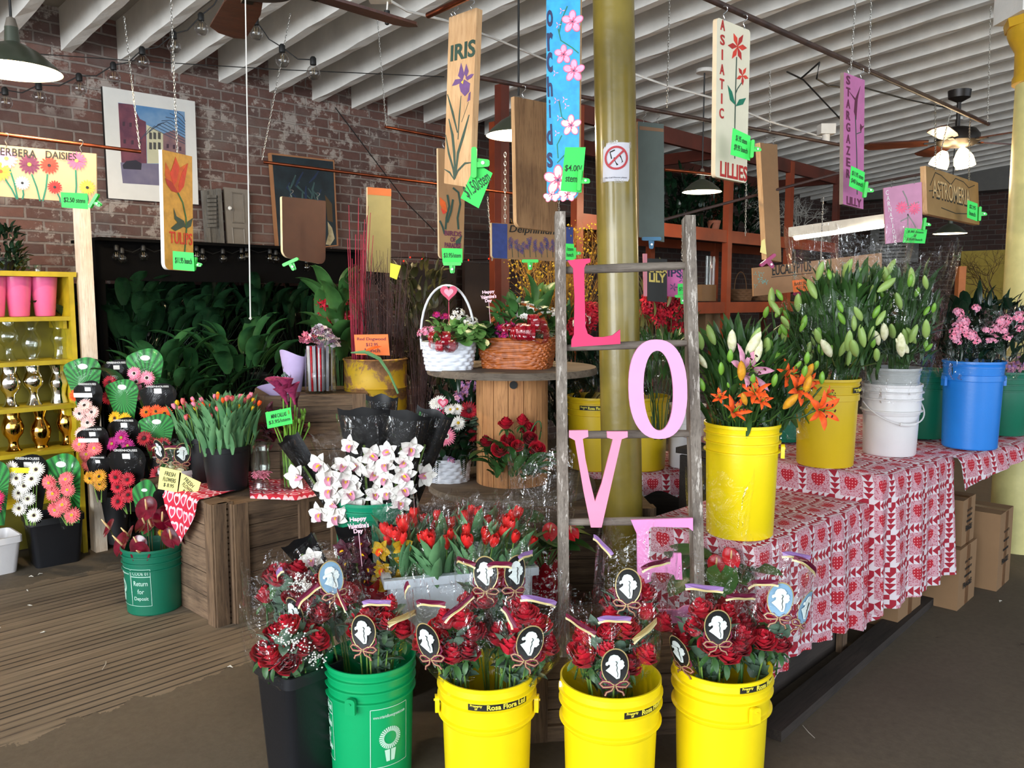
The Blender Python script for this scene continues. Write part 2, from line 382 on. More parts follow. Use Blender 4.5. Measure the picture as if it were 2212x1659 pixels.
# ================================================================ FLOWERS AND LEAVES (all face +z, shared meshes)
def prof(t, k=1.): return max(0., sin(pi * min(1, max(0, t)) ** k)) ** .65
def petal(b, L, Wd, e0, bend, cup=.2, k=.85, nu=4, nv=5, m=0, tf=None, tip=0., base=.0, wav=0.):
    seg = []; x = z = 0.; e = e0
    for j in range(nv + 1):
        seg.append((x, z, e)); x += cos(e) * L / nv; z += sin(e) * L / nv; e += bend / nv
    def fn(u, v):
        j = int(round(v * nv)); x, z, e = seg[j]; w = Wd * max(prof(v * .97 + .03, k), base * (1 - v)) * .5; q = (u - .5) * 2
        h = cup * w * q * q + wav * w * sin(v * 17 + q * 2) * abs(q)
        return (x - sin(e) * h, q * w, z + cos(e) * h)
    b.grid(fn, nu, nv, m, tf)
def RZ(a): return Matrix.Rotation(a, 4, 'Z')
GA = 2.39996
def m_rose(seed, mt, size=.036, opened=1.):
    r = random.Random(seed); b = MB(); n = 24
    for k in range(n):
        q = k / (n - 1); r0 = .16 + .62 * q ** .9 * opened; span = 2.6 - 1.0 * q; h = 1.25 - .42 * q; lip = .08 + .42 * q * q * opened; th = k * GA + r.uniform(-.2, .2)
        zz = -.25 * q
        def fn(u, v, r0=r0, span=span, h=h, lip=lip, th=th, zz=zz, q=q):
            a = th + (u - .5) * span * (1 - .15 * v); e = (2 * u - 1) ** 2
            rr = r0 * (.30 + .70 * sin(min(v * 1.25, 1) * pi / 2)) + lip * max(0, v - .62) ** 1.6 * 2.0 * (1 - .3 * e) + .02 * e * v
            z = zz + h * (v - .22 * e * v * v) - lip * .6 * max(0, v - .8) * 2
            return (rr * cos(a) * size, rr * sin(a) * size, z * size)
        b.grid(fn, 6, 6, 0)
    b.lathe([(0, -.5), (.22, -.42), (.3, -.2), (.28, .05), (0, .1)], 10, 1, TF(s=size))
    for k in range(5): petal(b, size * 1.0, size * .4, -.4, -.9, .3, m=1, tf=RZ(k * 1.257) @ TF((size * .2, 0, -.3 * size)), nu=2, nv=4)
    b.tube([(0, 0, -.4 * size), (.1 * size, 0, -2.2 * size)], size * .075, 6, 1)
    return b.mesh('rose', [mt, LM['mid']], sharp=0)
ROSE = [m_rose(1, PM['red']), m_rose(2, PM['red'], .034, .8), m_rose(3, PM['crimson'], .036, .95), m_rose(4, PM['red'], .038, 1.1)]
ROSEC = [m_rose(11, PM['cream'], .03), m_rose(12, PM['cream'], .028, .8)]
def m_gerbera(mt, eye, size=.045, seed=0, n=24, w=.19, ring=2, cm=None):
    r = random.Random(seed); b = MB()
    for g in range(ring):
        for k in range(n - 4 * g):
            L = size * (1 - .2 * g) * r.uniform(.93, 1.04)
            petal(b, L, size * w * 1.35, .12 + .25 * g + r.uniform(-.08, .08), -.25 - r.random() * .2, -.25, .62, 2, 4, 0, RZ(2 * pi * (k + .5 * g) / (n - 4 * g) + r.uniform(-.04, .04)) @ TF((size * .1, 0, .002 * g)))
    for k in range(26): petal(b, size * .3, size * .06, .45 + r.random() * .3, -.3, 0, .7, 1, 2, 2, RZ(k * 2.4) @ TF((size * .12, 0, .004)))
    b.lathe([(size * .22, .003), (size * .2, .007), (size * .1, .009), (0, .008)], 14, 1)
    b.lathe([(0, -size * .3), (size * .18, -size * .15), (size * .26, 0)], 10, 3); b.tube([(0, 0, -size * .2), (0, .004, -size * 1.6)], .0025, 5, 3)
    return b.mesh('gerbera', [PM[mt], eye, PM[cm or mt], LM['stem']], sharp=0)
EYE_D = mat('dark_flower_eye', '2a1210', .8); EYE_Y = mat('yellow_flower_eye', 'd8b020', .8, bump=.6, bs=300); EYE_G = mat('green_flower_eye', '8f9a3a', .8)
GB = {k: m_gerbera(k, e, s, i, cm=c) for i, (k, e, s, c) in enumerate([('red', EYE_D, .045, 'crimson'), ('pink', EYE_D, .045, 'white'), ('hot', EYE_G, .046, 'magenta'), ('blush', EYE_D, .044, 'white'), ('white', EYE_D, .042, 'cream'),
    ('orange', EYE_D, .043, 'gold'), ('yellow', EYE_D, .043, 'gold'), ('salmon', EYE_Y, .045, 'pink'), ('magenta', EYE_G, .045, 'hot'), ('crimson', EYE_D, .046, 'maroon'), ('gold', EYE_D, .043, 'yellow')])}
DAISY = m_gerbera('white', EYE_Y, .034, 44, 20, .24, 2); MUM = m_gerbera('yellow', EYE_G, .022, 45, 16, .3, 2)
def m_lily(mt, size=.085, seed=0, openq=1.):
    r = random.Random(seed); b = MB()
    for k in range(6):
        petal(b, size, size * (.36 if k % 2 else .28), 1.25 - .2 * openq, -1.5 * openq, -.35, .8, 4, 7, 0, RZ(k * pi / 3 + r.uniform(-.08, .08)) @ TF((size * .05, 0, 0)), wav=.08)
    for k in range(6):
        a = k * pi / 3 + .5; p = [(0, 0, 0), (.12 * size * cos(a), .12 * size * sin(a), .45 * size), (.27 * size * cos(a), .27 * size * sin(a), .68 * size)]
        b.tube(p, .0011, 4, 1); b.box(p[2], (.004, .009, .003), 2)
    b.tube([(0, 0, -.45 * size), (0, 0, .75 * size)], [.004, .0016], 5, 1)
    return b.mesh('lily_bloom', [PM[mt], LM['bright'], PM['maroon']], sharp=0)
LILY_O = [m_lily('orange', .078, 1), m_lily('orange', .07, 2, .75)]; LILY_P = [m_lily('lilypink', .1, 3, .85)]
def m_bud(ma, size=.075, r=.17):
    b = MB()
    def fn(u, v):
        a = 2 * pi * u; rr = size * r * (.28 + .95 * sin(pi * v ** .9) ** .8) * (1 + .12 * cos(3 * a)) * (1 if v < .97 else .2); return (rr * cos(a), rr * sin(a), size * v)
    b.grid(fn, 9, 8, 0, None, True); return b.mesh('bud', [ma], sharp=0)
BUD_G = m_bud(LM['bud'], .085, .14); BUD_L = m_bud(LM['bright'], .055, .17); BUD_Y = m_bud(PM['gold'], .065, .17); BUD_W = m_bud(PM['cream'], .085, .14)
def m_tulip(mt, size=.05, seed=0, slim=.36, tip=None):
    r = random.Random(seed); b = MB()
    for k in range(6):
        def fn(u, v, k=k):
            a = k * pi / 3 + (u - .5) * 1.5; e = (2 * u - 1) ** 2; zz = v * (1 - .3 * e * v)
            rr = slim * (.25 + sin(pi * min(zz * .78 + .05, 1)) ** .8) * (1 if k % 2 else .92) * (1 - .1 * e)
            return (rr * cos(a) * size, rr * sin(a) * size, zz * size * (1.05 if k % 2 else 1))
        b.grid(fn, 4, 6, 0)
    return b.mesh('tulip_bloom', [PM[mt]], sharp=0)
TUL = {k: m_tulip(k, .05, i, .3) for i, k in enumerate(['tulip', 'orange', 'yellow', 'salmon', 'pink'])}
def m_orchid(mt, lip, size=.042):
    b = MB()
    for a, L, w in ((90, 1, .62), (210, 1, .6), (330, 1, .6), (20, .95, .82), (160, .95, .82)): petal(b, size * L, size * w, .25, -.1, .45, .72, 4, 5, 0, RZ(math.radians(a)))
    petal(b, size * .62, size * .5, .9, -1.5, 1.2, .7, 4, 5, 1, RZ(-pi / 2)); petal(b, size * .35, size * .16, 1.2, -.8, 1, .8, 2, 4, 2, RZ(-pi / 2) @ TF((0, 0, .004)))
    return b.mesh('orchid_bloom', [PM[mt], PM[lip], PM['yellow']], sharp=0)
ORC = m_orchid('white', 'lilypink'); ORC_P = m_orchid('plum', 'maroon', .034); ORC_Y = m_orchid('mustard', 'orange', .034)
def m_anth(mt, size=.055, mats=None):
    """heart shaped glossy spathe, its spadix and stem top"""
    b = MB()
    def fn(u, v):
        a = (u - .5) * 2 * pi; q = abs(a) / pi
        rr = (1 - .33 * cos(a) if 0 else 1) * (.62 + .38 * (1 - q) ** .9 + (.42 * q ** 5)) * (1 if q < .93 else 1 - (q - .93) * 6)
        x = rr * cos(a) * v * size; y = rr * sin(a) * v * size * .92; z = (.16 * v * v + .08 * abs(sin(a)) * v) * size * (1 if v < 1 else .8)
        return (x, y, z)
    b.grid(fn, 26, 5, 0); return b
def anth_meshes(spc, size, sp):
    b = m_anth(None, size); k = b.mesh('spathe', [spc], sharp=0)
    d = MB(); d.tube([(0, 0, .0), (.25 * size, 0, .45 * size), (.55 * size, 0, .95 * size)], [.09 * size, .085 * size, .04 * size], 8); return k, d.mesh('spadix', [sp], sharp=0)
def gloss(name, c, c2): return mat(name, c, .16, c2=c2, vs=20, coat=.5)
SP_W = mat('cream_spadix', 'e8cf9a', .6, c2='d8a86a', vs=30); ANTH_D = anth_meshes(gloss('dark_red_spathe', '76102a', '4a0818'), .06, SP_W); ANTH_R = anth_meshes(gloss('red_spathe', 'cf1524', 'a00c1c'), .04, SP_W)
def m_calla(mt, size=.07):
    b = MB()
    def fn(u, v):
        a = 2 * pi * u; op = .5 + .5 * cos(a); rr = (.06 + .34 * v ** 2.2 * (1 + .5 * op)) ; z = v * (1 + .35 * op * v); return (rr * cos(a) * size, rr * sin(a) * size, z * size)
    b.grid(fn, 16, 8, 0, None, True); b.tube([(0, 0, .2 * size), (0, 0, .85 * size)], [.05 * size, .03 * size], 6, 1); return b.mesh('calla_bloom', [PM[mt], PM['yellow']], sharp=0)
CALLA = m_calla('callap'); CALLA_D = m_calla('plum', .055)
def m_cluster(mts, n=22, R0=.022, fs=.009, seed=0, flat=.5, petals=4, w=.75):
    r = random.Random(seed); b = MB()
    for k in range(n):
        d = V((r.gauss(0, 1), r.gauss(0, 1), abs(r.gauss(0, 1)) * flat + .2)).normalized(); p = V((d.x, d.y, d.z * flat)) * R0 * r.uniform(.75, 1.05)
        for j in range(petals): petal(b, fs, fs * w, .3, -.3, .1, .8, 1, 2, k % len(mts), aim(p, d) @ RZ(j * 2 * pi / petals + k))
    return b.mesh('flower_cluster', mts, sharp=0)
CL_W = m_cluster([PM['white']], 30, .03, .009, 1); CL_P = m_cluster([PM['lilypink'], PM['pink']], 26, .03, .012, 2, .7); CL_H = m_cluster([PM['hot'], PM['magenta']], 18, .028, .016, 3)
CL_L = m_cluster([PM['lilac'], PM['lilypink']], 40, .04, .011, 4, 1); CL_R = m_cluster([PM['red'], PM['crimson']], 30, .05, .03, 5, 1, 3, .5)
def leafmb(L=.1, w=.04, e0=.6, bend=-.6, cup=.35, k=.8, nu=2, nv=5, wav=0.):
    b = MB(); petal(b, L, w, e0, bend, cup, k, nu, nv, 0, None, wav=wav); return b
def heartleaf(L=.1, w=.085):
    b = MB()
    def fn(u, v):
        q = (u - .5) * 2; wd = w * .5 * (1 - v) ** .65 * (1 + 1.4 * v) * (.35 + .65 * min(1, v * 6)) ; back = -.18 * L * abs(q) * (1 - v) ** 3
        return (v * L + back, q * wd, .25 * w * abs(q) * (1 - v) - .3 * L * v * v)
    b.grid(fn, 4, 7, 0); return b
def bush(r, lf, n, rad, h, up=.6, s=(.7, 1.2), mats=1, z0=0., squash=1., inner=.3, dirz=None):
    """leaves set over a rounded mass"""
    b = MB()
    for k in range(n):
        a = r.uniform(0, 2 * pi); q = r.uniform(inner, 1) ** .5; z = r.random()
        p = V((rad * q * cos(a) * (1 - .3 * z), rad * q * sin(a) * squash * (1 - .3 * z), z0 + h * z)); el = r.gauss(up, .35)
        b.join(r.choice(lf), TF(p, (r.uniform(-.4, .4), -el, a + r.gauss(0, .5)), r.uniform(*s)), r.randrange(mats))
    return b
def stems(b, r, n, r0, r1, z0, z1, rad=.0025, m=0, bow=.02, nseg=4):
    for k in range(n):
        a = r.uniform(0, 2 * pi); q = r.random() ** .5; p0 = V((r0 * q * cos(a), r0 * q * sin(a), z0)); p1 = V((r1 * q * cos(a) + r.gauss(0, r1 * .1), r1 * q * sin(a) + r.gauss(0, r1 * .1), z1 * r.uniform(.85, 1)))
        md = (p0 + p1) / 2 + V((r.gauss(0, bow), r.gauss(0, bow), 0)); b.tube([p0, md, p1], rad, 4, m, cap=False)
    return b
LF_LILY = leafmb(.12, .022, .9, -.7, .5, .9, 2, 5); LF_TUL = leafmb(.17, .034, 1.35, -.35, .8, .8, 2, 6); LF_ROSE = leafmb(.06, .034, .5, -.6, .4, .75, 2, 4)
LF_BIG = leafmb(.24, .085, 1.05, -1.2, .35, .85, 4, 8); LF_GEN = leafmb(.09, .045, .6, -.8, .4, .75, 2, 5); LF_IVY = heartleaf(.045, .045); LF_HEART = heartleaf(.11, .1)
def film_sleeve(b, r0, r1, H, sq=.7, wob=.07, ph=0., z0=0., nu=44, nv=14, slant=0., m=0, crimp=.012, pw=.8):
    def fn(u, v):
        a = 2 * pi * u; rr = r0 + (r1 - r0) * (v ** pw if pw < 9 else (lambda q: q * q * (3 - 2 * q))(min(max((v - .36) / .30, 0), 1))); w = 1 + wob * v * sin(3 * a + ph) + wob * .6 * v * sin(7 * a + 2 * ph) + crimp * sin(23 * a + 9 * v) * v
        return (rr * w * cos(a), rr * w * sq * sin(a), z0 + H * v + v ** 3 * H * (.05 * sin(5 * a + ph) + slant * cos(a)))
    b.grid(fn, nu, nv, m, None, True); return fn
def on_sleeve(mb, fn, a0, v0, H, off=.003, rr=None, rot=0.):
    """lay a flat drawing (x across, y up) against a sleeve round angle a0, height v0, bending only with its girth"""
    g = lambda a, v: V(fn((a / (2 * pi)) % 1, min(max(v, 0), 1))); c0 = g(a0, v0); r_ = V((c0.x, c0.y, 0)).length * 1.05; c, s = cos(rot), sin(rot); out = MB(); out.f = list(mb.f); out.m = list(mb.m)
    T = V((-sin(a0), cos(a0), 0)); Nn = V((cos(a0), sin(a0), 0)); lo, hi = g(a0, v0 - .06), g(a0, v0 + .06); lean = max(-.25, min(.25, (hi - lo).dot(Nn) / max(.01, (hi - lo).z))); Up = (V((0, 0, 1)) + Nn * lean).normalized()
    for p in mb.v:
        x, y = p.x * c - p.y * s, p.x * s + p.y * c; t = x / r_
        out.v.append(c0 + T * (r_ * sin(t)) + Up * y + Nn * (r_ * (cos(t) - 1) + off * 3 + p.z))
    return out
# ================================================================ BUCKETS
def plastic(name, c, rough=.32): return mat(name, c, rough, var=.07, vs=6, bump=.04, bs=90)
M_yel = plastic('yellow_plastic', 'f2d60f'); M_yel2 = plastic('dull_yellow_plastic', 'cfae14', .42); M_grn = plastic('green_plastic', '079a5c'); M_dgr = plastic('deep_green_plastic', '0c6b50', .4)
M_blu = plastic('blue_plastic', '1f78cf'); M_wht = plastic('white_plastic', 'dcd9da'); M_gry = plastic('grey_plastic', 'a5a7a6'); M_blk = plastic('black_plastic', '15161a', .4)
M_tote = plastic('frosted_white_plastic', 'c6cfd8', .4); M_prw = mat('white_print', 'b9dccb', .7); M_prk = mat('black_print', '0c0c0a', .6); M_pry = mat('yellow_print', 'f0e04a', .6)
def bucket_profile(R0, H, style):
    t = lambda z: R0 * (.87 + .08 * z / H)          # body taper
    p = [(0, 0), (R0 * .84, 0), (t(0), .006)]
    def rib(z, d, w=.004): return [(t(z - w), z - w), (t(z) + d, z - w * .6), (t(z) + d, z + w * .6), (t(z + w), z + w)]
    if style == 'ringed':      # three close rings under the lip
        z = H - .1; p += [(t(z - .02), z - .02)]
        for q in (.105, .07, .036): p += rib(H - q, .009)
    elif style == 'skirted':   # deep flared collar and one ring
        p += [(t(H - .155), H - .155), (t(H - .155) + .004, H - .15), (t(H - .14) + .005, H - .139)]
        for q in (.132, .072, .038): z = H - q; p += [(t(z) + .004, z - .006), (t(z) + .0145, z - .0035), (t(z) + .0145, z + .001), (t(z) + .006, z + .005)]
    elif style == 'plain':
        z = H - .10; p += [(t(z - .002), z - .002), (t(z) + .006, z), (t(z) + .006, z + .028), (t(z + .03), z + .03)] + rib(H - .03, .004)
    r1 = R0 * .965
    p += [(r1, H - .014), (R0, H - .012), (R0, H), (R0 * .965, H), (R0 * .95, H - .02), (R0 * .86, .02), (0, .018)]
    return p
def body_r(R0, H): return lambda z: R0 * (.87 + .08 * z / H)
def wrap(mb, rf, ang, z0, off=.0012):
    """bend a flat print round a bucket; ang is where its middle sits"""
    o = MB(); o.f = list(mb.f); o.m = list(mb.m)
    for p in mb.v:
        z = z0 + p.y; r = rf(z); a = ang + p.x / r; o.v.append(V(((r + off + p.z) * cos(a), (r + off + p.z) * sin(a), z)))
    return o
def strip(w, h, n=14, th=.0006):
    b = MB(); b.grid(lambda u, v: ((u - .5) * w, (v - .5) * h, th), n, 1); return b
def outline_box(w, h, t=.0022, n=14):
    b = MB()
    for x, y, a, c in ((0, h / 2, w, t), (0, -h / 2, w, t), (-w / 2, 0, t, h), (w / 2, 0, t, h)):
        b.grid(lambda u, v, x=x, y=y, a=a, c=c: (x + (u - .5) * a, y + (v - .5) * c, .0008), n if a > c else 1, 1)
    return b
def bucket(label, loc, R0, H, m, style='ringed', group=None, rz=0., lug=(None,), handle=None, name='bucket', cat='bucket', tape=None, deposit=None, tilt=None):
    o = thing(name, label, cat, loc, rz, group)
    if tilt: o.rotation_euler = tilt
    b = MB(); b.lathe(bucket_profile(R0, H, style), 56); b.build('bucket_body', m, o, sharp=35)
    rf = body_r(R0, H)
    for a in lug:
        if a is None: continue
        g = MB(); rr = R0 * .99
        g.poly(rrect(.034, .052, .012, 4, (0, 0, 1, 1)), .014, 0, TF((rr * cos(a), rr * sin(a), H - .105), frame(V((cos(a), sin(a), 0)))))
        g.lathe([(.004, 0), (.004, .018), (0, .018)], 10, 0, TF((rr * cos(a), rr * sin(a), H - .095), frame(V((cos(a), sin(a), 0)))))
        g.build('handle_lug', m, o, sharp=35)
    if handle is not None:       # wire bail hanging down at the front
        a0, drop = handle; pts = []
        for k in range(25):
            t = k / 24 * pi; x = cos(t); y = sin(t); rr = R0 * 1.06
            pts.append(V((rr * (x * cos(a0 + pi / 2) + y * cos(a0)), rr * (x * sin(a0 + pi / 2) + y * sin(a0)), H - .09 - drop * y)))
        g = MB(); g.tube(pts, .0035, 8); g.tube(pts[10:15], .009, 8); g.build('handle', m, o)
    if tape is not None:         # grower's tape under the lip
        a, w, txt, tz = tape; rt = lambda z: body_r(R0, H)(z) + .004
        g = wrap(strip(w, .025), rt, a, H - tz, .0015).build('tape', M_prk, o); x0 = -w / 2
        s1 = text_mb('Property\nof', .0105, .0002, line=.85); s2 = fit_text(txt, w * .66, .0165, bold=.022); t = MB(); t.join(s1, TF((-w / 2 + .026, 0, 0))); t.join(s2, TF((w * .125, 0, 0)))
        wrap(t, rt, a, H - tz, .0026).build('lettering', M_pry, g, smooth=False)
    if deposit is not None:      # return-for-deposit panel
        a, w, hh, zc, *ga = deposit; t = MB(); t.join(outline_box(w, hh)); t.join(strip(w, .004), TF((0, hh * .30, .0004)))
        t.join(fit_text('CODE 01', w * .8, hh * .09, bold=.01), TF((0, hh * .39, 0)))
        for s_, y in (('Return', .12), ('for', -.1), ('Deposit', -.31)): t.join(fit_text(s_, w * (.72 if s_ != 'for' else .34), hh * .13, bold=.01), TF((0, hh * y, 0)))
        wrap(t, rf, a, zc, .0012).build('return_panel', M_prw, o, smooth=False)
        t = MB(); t.join(outline_box(w * 1.55, hh)); t.join(fit_text('www.ontarioflowergrowers.com', w * 1.35, hh * .07), TF((0, hh * .36, 0)))
        for k in range(30): t.poly([(x + 0, y - .02 * hh) for x, y in [(hh * .11 * cos(q), hh * .11 * sin(q)) if i in (0, 3) else (hh * .19 * cos(q), hh * .19 * sin(q)) for i, q in enumerate([k * 2 * pi / 30, k * 2 * pi / 30 + .02, k * 2 * pi / 30 + .15, k * 2 * pi / 30 + .17])]], .0008)
        t.poly([(-hh * .10, -hh * .22), (-.01 * hh, -hh * .22), (-.01 * hh, -hh * .42), (-hh * .07, -hh * .42)], .0008); t.poly([(hh * .10, -hh * .22), (.01 * hh, -hh * .22), (.01 * hh, -hh * .42), (hh * .07, -hh * .42)][::-1], .0008)
        for q in ga: wrap(t, rf, q, zc, .0012).build('grower_panel', M_prw, o, smooth=False)
    return o
# black square pail
def square_pail(label, loc, rz, w0, w1, H, m, d0=None, d1=None, name='pail', lipw=.014, cutout=None):
    d0 = d0 or w0; d1 = d1 or w1; o = thing(name, label, 'pail', loc, rz); b = MB()
    def ring(w, d, z, r): return [(x, y, z) for x, y in rrect(w, d, r, 3)]
    L = [ring(w0, d0, 0, .03), ring(w0 + .004, d0 + .004, .01, .03), ring(w0 + (w1 - w0) * .9, d0 + (d1 - d0) * .9, H - .045, .03), ring(w1, d1, H - .04, .03), ring(w1 + lipw, d1 + lipw, H - .038, .03), ring(w1 + lipw, d1 + lipw, H, .03),
         ring(w1 - .004, d1 - .004, H, .028), ring(w0 - .01, d0 - .01, .02, .026)]
    n = len(L[0]); vs = [p for q in L for p in q]; fs = [(j * n + i, j * n + (i + 1) % n, (j + 1) * n + (i + 1) % n, (j + 1) * n + i) for j in range(len(L) - 1) for i in range(n)]
    fs += [tuple(range(n))[::-1], tuple((len(L) - 1) * n + i for i in range(n))]; b.add(vs, fs); b.build('pail_body', m, o, sharp=30); return o
# ================================================================ CAMEO LABEL printed on the rose sleeves
M_gold = mat('gold_print', 'c9b27a', .35, metal=.3); M_burg = mat('burgundy_print', '6e1838', .5); M_lav = mat('lavender_print', '9a78ac', .5); M_crm = mat('cream_print', 'e6d9a8', .5)
M_sil = mat('white_silhouette_print', 'dfe8e4', .55); M_sky = mat('pale_blue_print', '7fa3bd', .5)
PROF2 = [(.02, .30), (.10, .22), (.05, .08), (.10, -.02), (.08, -.2), (.14, -.38), (.12, -.56)]
SILH = [(-.48, -.22), (-.25, -.38), (-.08, -.52), (.08, -.66), (.24, -.62), (.27, -.4), (.26, -.15), (.38, -.12), (.44, -.02), (.50, .04), (.44, .12), (.46, .24), (.36, .36), (.24, .34), (.26, .46), (.12, .62), (-.08, .66), (-.26, .58), (-.34, .42), (-.36, .28), (-.48, .2), (-.5, .08), (-.42, .04), (-.34, .12), (-.26, .1), (-.28, -.02)]
def cameo(parent, place, s=.058, disc=None):
    b = MB(); b.poly(ell(0, 0, s * .74, s, 28), .0006, 0); b.poly(ell(0, 0, s * .68, s * .93, 28), .0012, 1)
    def stroke(pts, w, m, z=.0): b.poly(ribbon2(pts, w), .0010 + z, m)
    for sx in (-1, 1):   # bow: two loops and two tails
        lp = [(sx * x * s, y * s) for x, y in [(.02, -1.02), (.3, -.82), (.62, -.84), (.78, -1.0), (.6, -1.16), (.3, -1.12), (.04, -1.06)]]
        stroke(lp, s * .16, 2); stroke(lp, s * .05, 0, .0004)
        tl = [(sx * x * s, y * s) for x, y in [(.04, -1.06), (.16, -1.3), (.42, -1.42), (.5, -1.62)]]; stroke(tl, s * .12, 2); stroke(tl, s * .045, 0, .0004)
        sd = [(sx * x * s, y * s) for x, y in [(.72, -.3), (.76, -.62), (.5, -.86), (.1, -1.02)]]; stroke(sd, s * .09, 2)
    o = place(b).build('cameo_label', [M_gold, disc or M_prk, M_burg], parent, smooth=False)
    g = MB(); g.poly([(x * s, y * s) for x, y in SILH], .0022)
    g.poly(ribbon2([(x * s, y * s) for x, y in PROF2], s * .03), .0026, 1); place(g).build('silhouette', [M_sil, M_prk], o, smooth=False)
def band(parent, place, w, arch, m1, h=.014):
    n = 12; pts = [((k / n - .5) * w, arch * (1 - (2 * k / n - 1) ** 2) + .002 * sin(k * .7)) for k in range(n + 1)]
    b = MB(); b.poly(ribbon2(pts, h), .0006, 0); b.poly(ribbon2([(x, y - h * .72) for x, y in pts], h * .5), .0008, 1)
    place(b).build('printed_ribbon', [m1, M_crm], parent, smooth=False)
BQ_LEAF = {}
def rose_bouquet(label, loc, rot=(0, 0, 0), n=11, r1=.115, H=.60, headz=.40, seed=0, group=None, roses=None, cams=(), bands=(), sq=.75, spread=.085, breath=False, dome=.10):
    r = random.Random(seed); o = thing('rose_bouquet', label, 'bouquet', loc, 0, group, rot=rot); RS = roses or ROSE
    pts = []; tries = 0
    while len(pts) < n and tries < 4000:
        tries += 1; a = r.uniform(0, 2 * pi); q = r.random() ** .5; p = V((spread * q * cos(a), spread * q * sin(a) * sq, headz + dome * (1 - q * q) + r.uniform(-.02, .02)))
        if all((V((p.x, p.y, 0)) - V((k.x, k.y, 0))).length > .053 * (1 if tries < 2500 else .75) for k in pts): pts.append(p)
    for p in pts:
        inst(r.choice(RS), 'rose', o, aim(p, V((p.x * 5, p.y * 5, 1)) + V((r.gauss(0, .25), r.gauss(0, .25), 0)), r.uniform(1.22, 1.5), r.uniform(0, 6)))
    b = MB(); stems(b, r, n, .02, spread * .8, 0, headz, .003, 1, .004)
    for k in range(6): b.join(bush(r, [LF_ROSE], 13, spread * (.45 + .11 * k), .04, .7, (.9, 1.4), z0=headz - .12 + .028 * k, squash=sq))
    b.build('foliage', [LM['greyg'], LM['stem']], o, sharp=0)
    if breath:
        b = MB(); q = MB(); q.lathe([(0, -.0035), (.0035, 0), (0, .0035)], 5)
        for k in range(150):
            c = breath[k % len(breath)]; b.join(q, TF(V(c) + V((r.gauss(0, .022), r.gauss(0, .012), r.gauss(0, .018)))))
        b.build('baby_breath', PM['white'], o)
    s = MB(); fn = film_sleeve(s, .04, r1, H, sq, .07, seed * 1.7, pw=9); so = s.build('film_sleeve', FILM, o, sharp=0)
    for a, v, rt, disc in cams:
        cameo(so, lambda mb: on_sleeve(mb, fn, a, v, H, .003, rot=rt), disc=disc)
    for a, v, w, arch, rt, mm in bands:
        band(so, lambda mb: on_sleeve(mb, fn, a, v, H, .003, rot=rt), w, arch, mm)
    return o
# ================================================================ PANELS: hanging signs, cards, pictures
class Panel:
    """flat board through four corners (top left, top right, bottom right, bottom left) with paint on its face"""
    def __init__(s, name, label, cat, cs, m, th=.019, edge=None, r=0., corners=(1, 1, 1, 1), group=None, parent=None, part=None):
        s.c = [V(q) for q in cs]; s.o = sum(s.c, V()) / 4; s.c = [q - s.o for q in s.c]
        s.W = ((s.c[1] - s.c[0]).length + (s.c[2] - s.c[3]).length) / 2; s.H = ((s.c[3] - s.c[0]).length + (s.c[2] - s.c[1]).length) / 2
        s.n = (s.c[1] - s.c[3]).cross(s.c[0] - s.c[2]).normalized()
        if s.n.dot(EYE - s.o) < 0: s.n = -s.n
        s.t = thing(name, label, cat, s.o, 0, group) if parent is None else parent; s.parts = {}
        s.off = V() if parent is None else s.o - parent.location
        b = MB(); b.poly(rrect(s.W, s.H, r, 5, corners), th, 0, None, 1 if edge else None)
        for k, p in enumerate(b.v): b.v[k] = s.map(p.x / s.W + .5, p.y / s.H + .5, p.z - th)
        s.board = b.build(part or 'board', [m] + ([edge] if edge else []), s.t, smooth=False)
    def map(s, u, v, z=0.):
        a = s.c[0].lerp(s.c[1], u); b = s.c[3].lerp(s.c[2], u); return b.lerp(a, v) + s.n * z + s.off
    def world(s, u, v, z=0.): return s.o + s.map(u, v, z) - s.off
    def put(s, name, mb, m, z=.0006):
        pm, ms = s.parts.setdefault(name, (MB(), []))
        if m not in ms: ms.append(m)
        q = MB(); q.f = list(mb.f); q.m = [ms.index(m)] * len(mb.f); q.v = [s.map(p.x / s.W + .5, p.y / s.H + .5, p.z + z) for p in mb.v]; pm.join(q)
    def poly(s, name, pts, m, z=.0004, th=.0008):
        b = MB(); b.poly([((u - .5) * s.W, (v - .5) * s.H) for u, v in pts], th); s.put(name, b, m, z)
    def stroke(s, name, pts, w, m, z=.0006):
        q = [((u - .5) * s.W, (v - .5) * s.H) for u, v in pts]; b = MB(); b.poly(ribbon2(q, w), .0008); s.put(name, b, m, z)
    def text(s, txt, cx, cy, w, h, m, rot=0., name='lettering', z=.0012, **k):
        t = fit_text(txt, w * s.W, h * s.H, **k); t2 = MB(); t2.join(t, TF(((cx - .5) * s.W, (cy - .5) * s.H, 0), (0, 0, rot))); s.put(name, t2, m, z)
    def flower(s, name, cx, cy, r, m, eye=None, n=14, w=.5, z=.0008, rot=0.):
        for k in range(n):
            a = 2 * pi * k / n + rot; x = (cx - .5) * s.W; y = (cy - .5) * s.H; b = MB()
            b.poly(ell(x + r * .58 * cos(a), y + r * .58 * sin(a), r * .46, r * w * .28, 8, a), .0008); s.put(name, b, m, z + .00012 * (k % 3))
        if eye: b = MB(); b.poly(ell((cx - .5) * s.W, (cy - .5) * s.H, r * .2, r * .2, 10), .001); s.put(name, b, eye, z + .0006)
    def done(s, under=None):
        for k, (b, ms) in s.parts.items(): b.build(k, ms, under or s.t, smooth=False)
        return s
def quad(px, Y, Y2=None):
    """four corners given in the photograph, left pair at depth Y and right pair at Y2"""
    Y2 = Y2 or Y; return [P(*px[0], Y), P(*px[1], Y2), P(*px[2], Y2), P(*px[3], Y)]
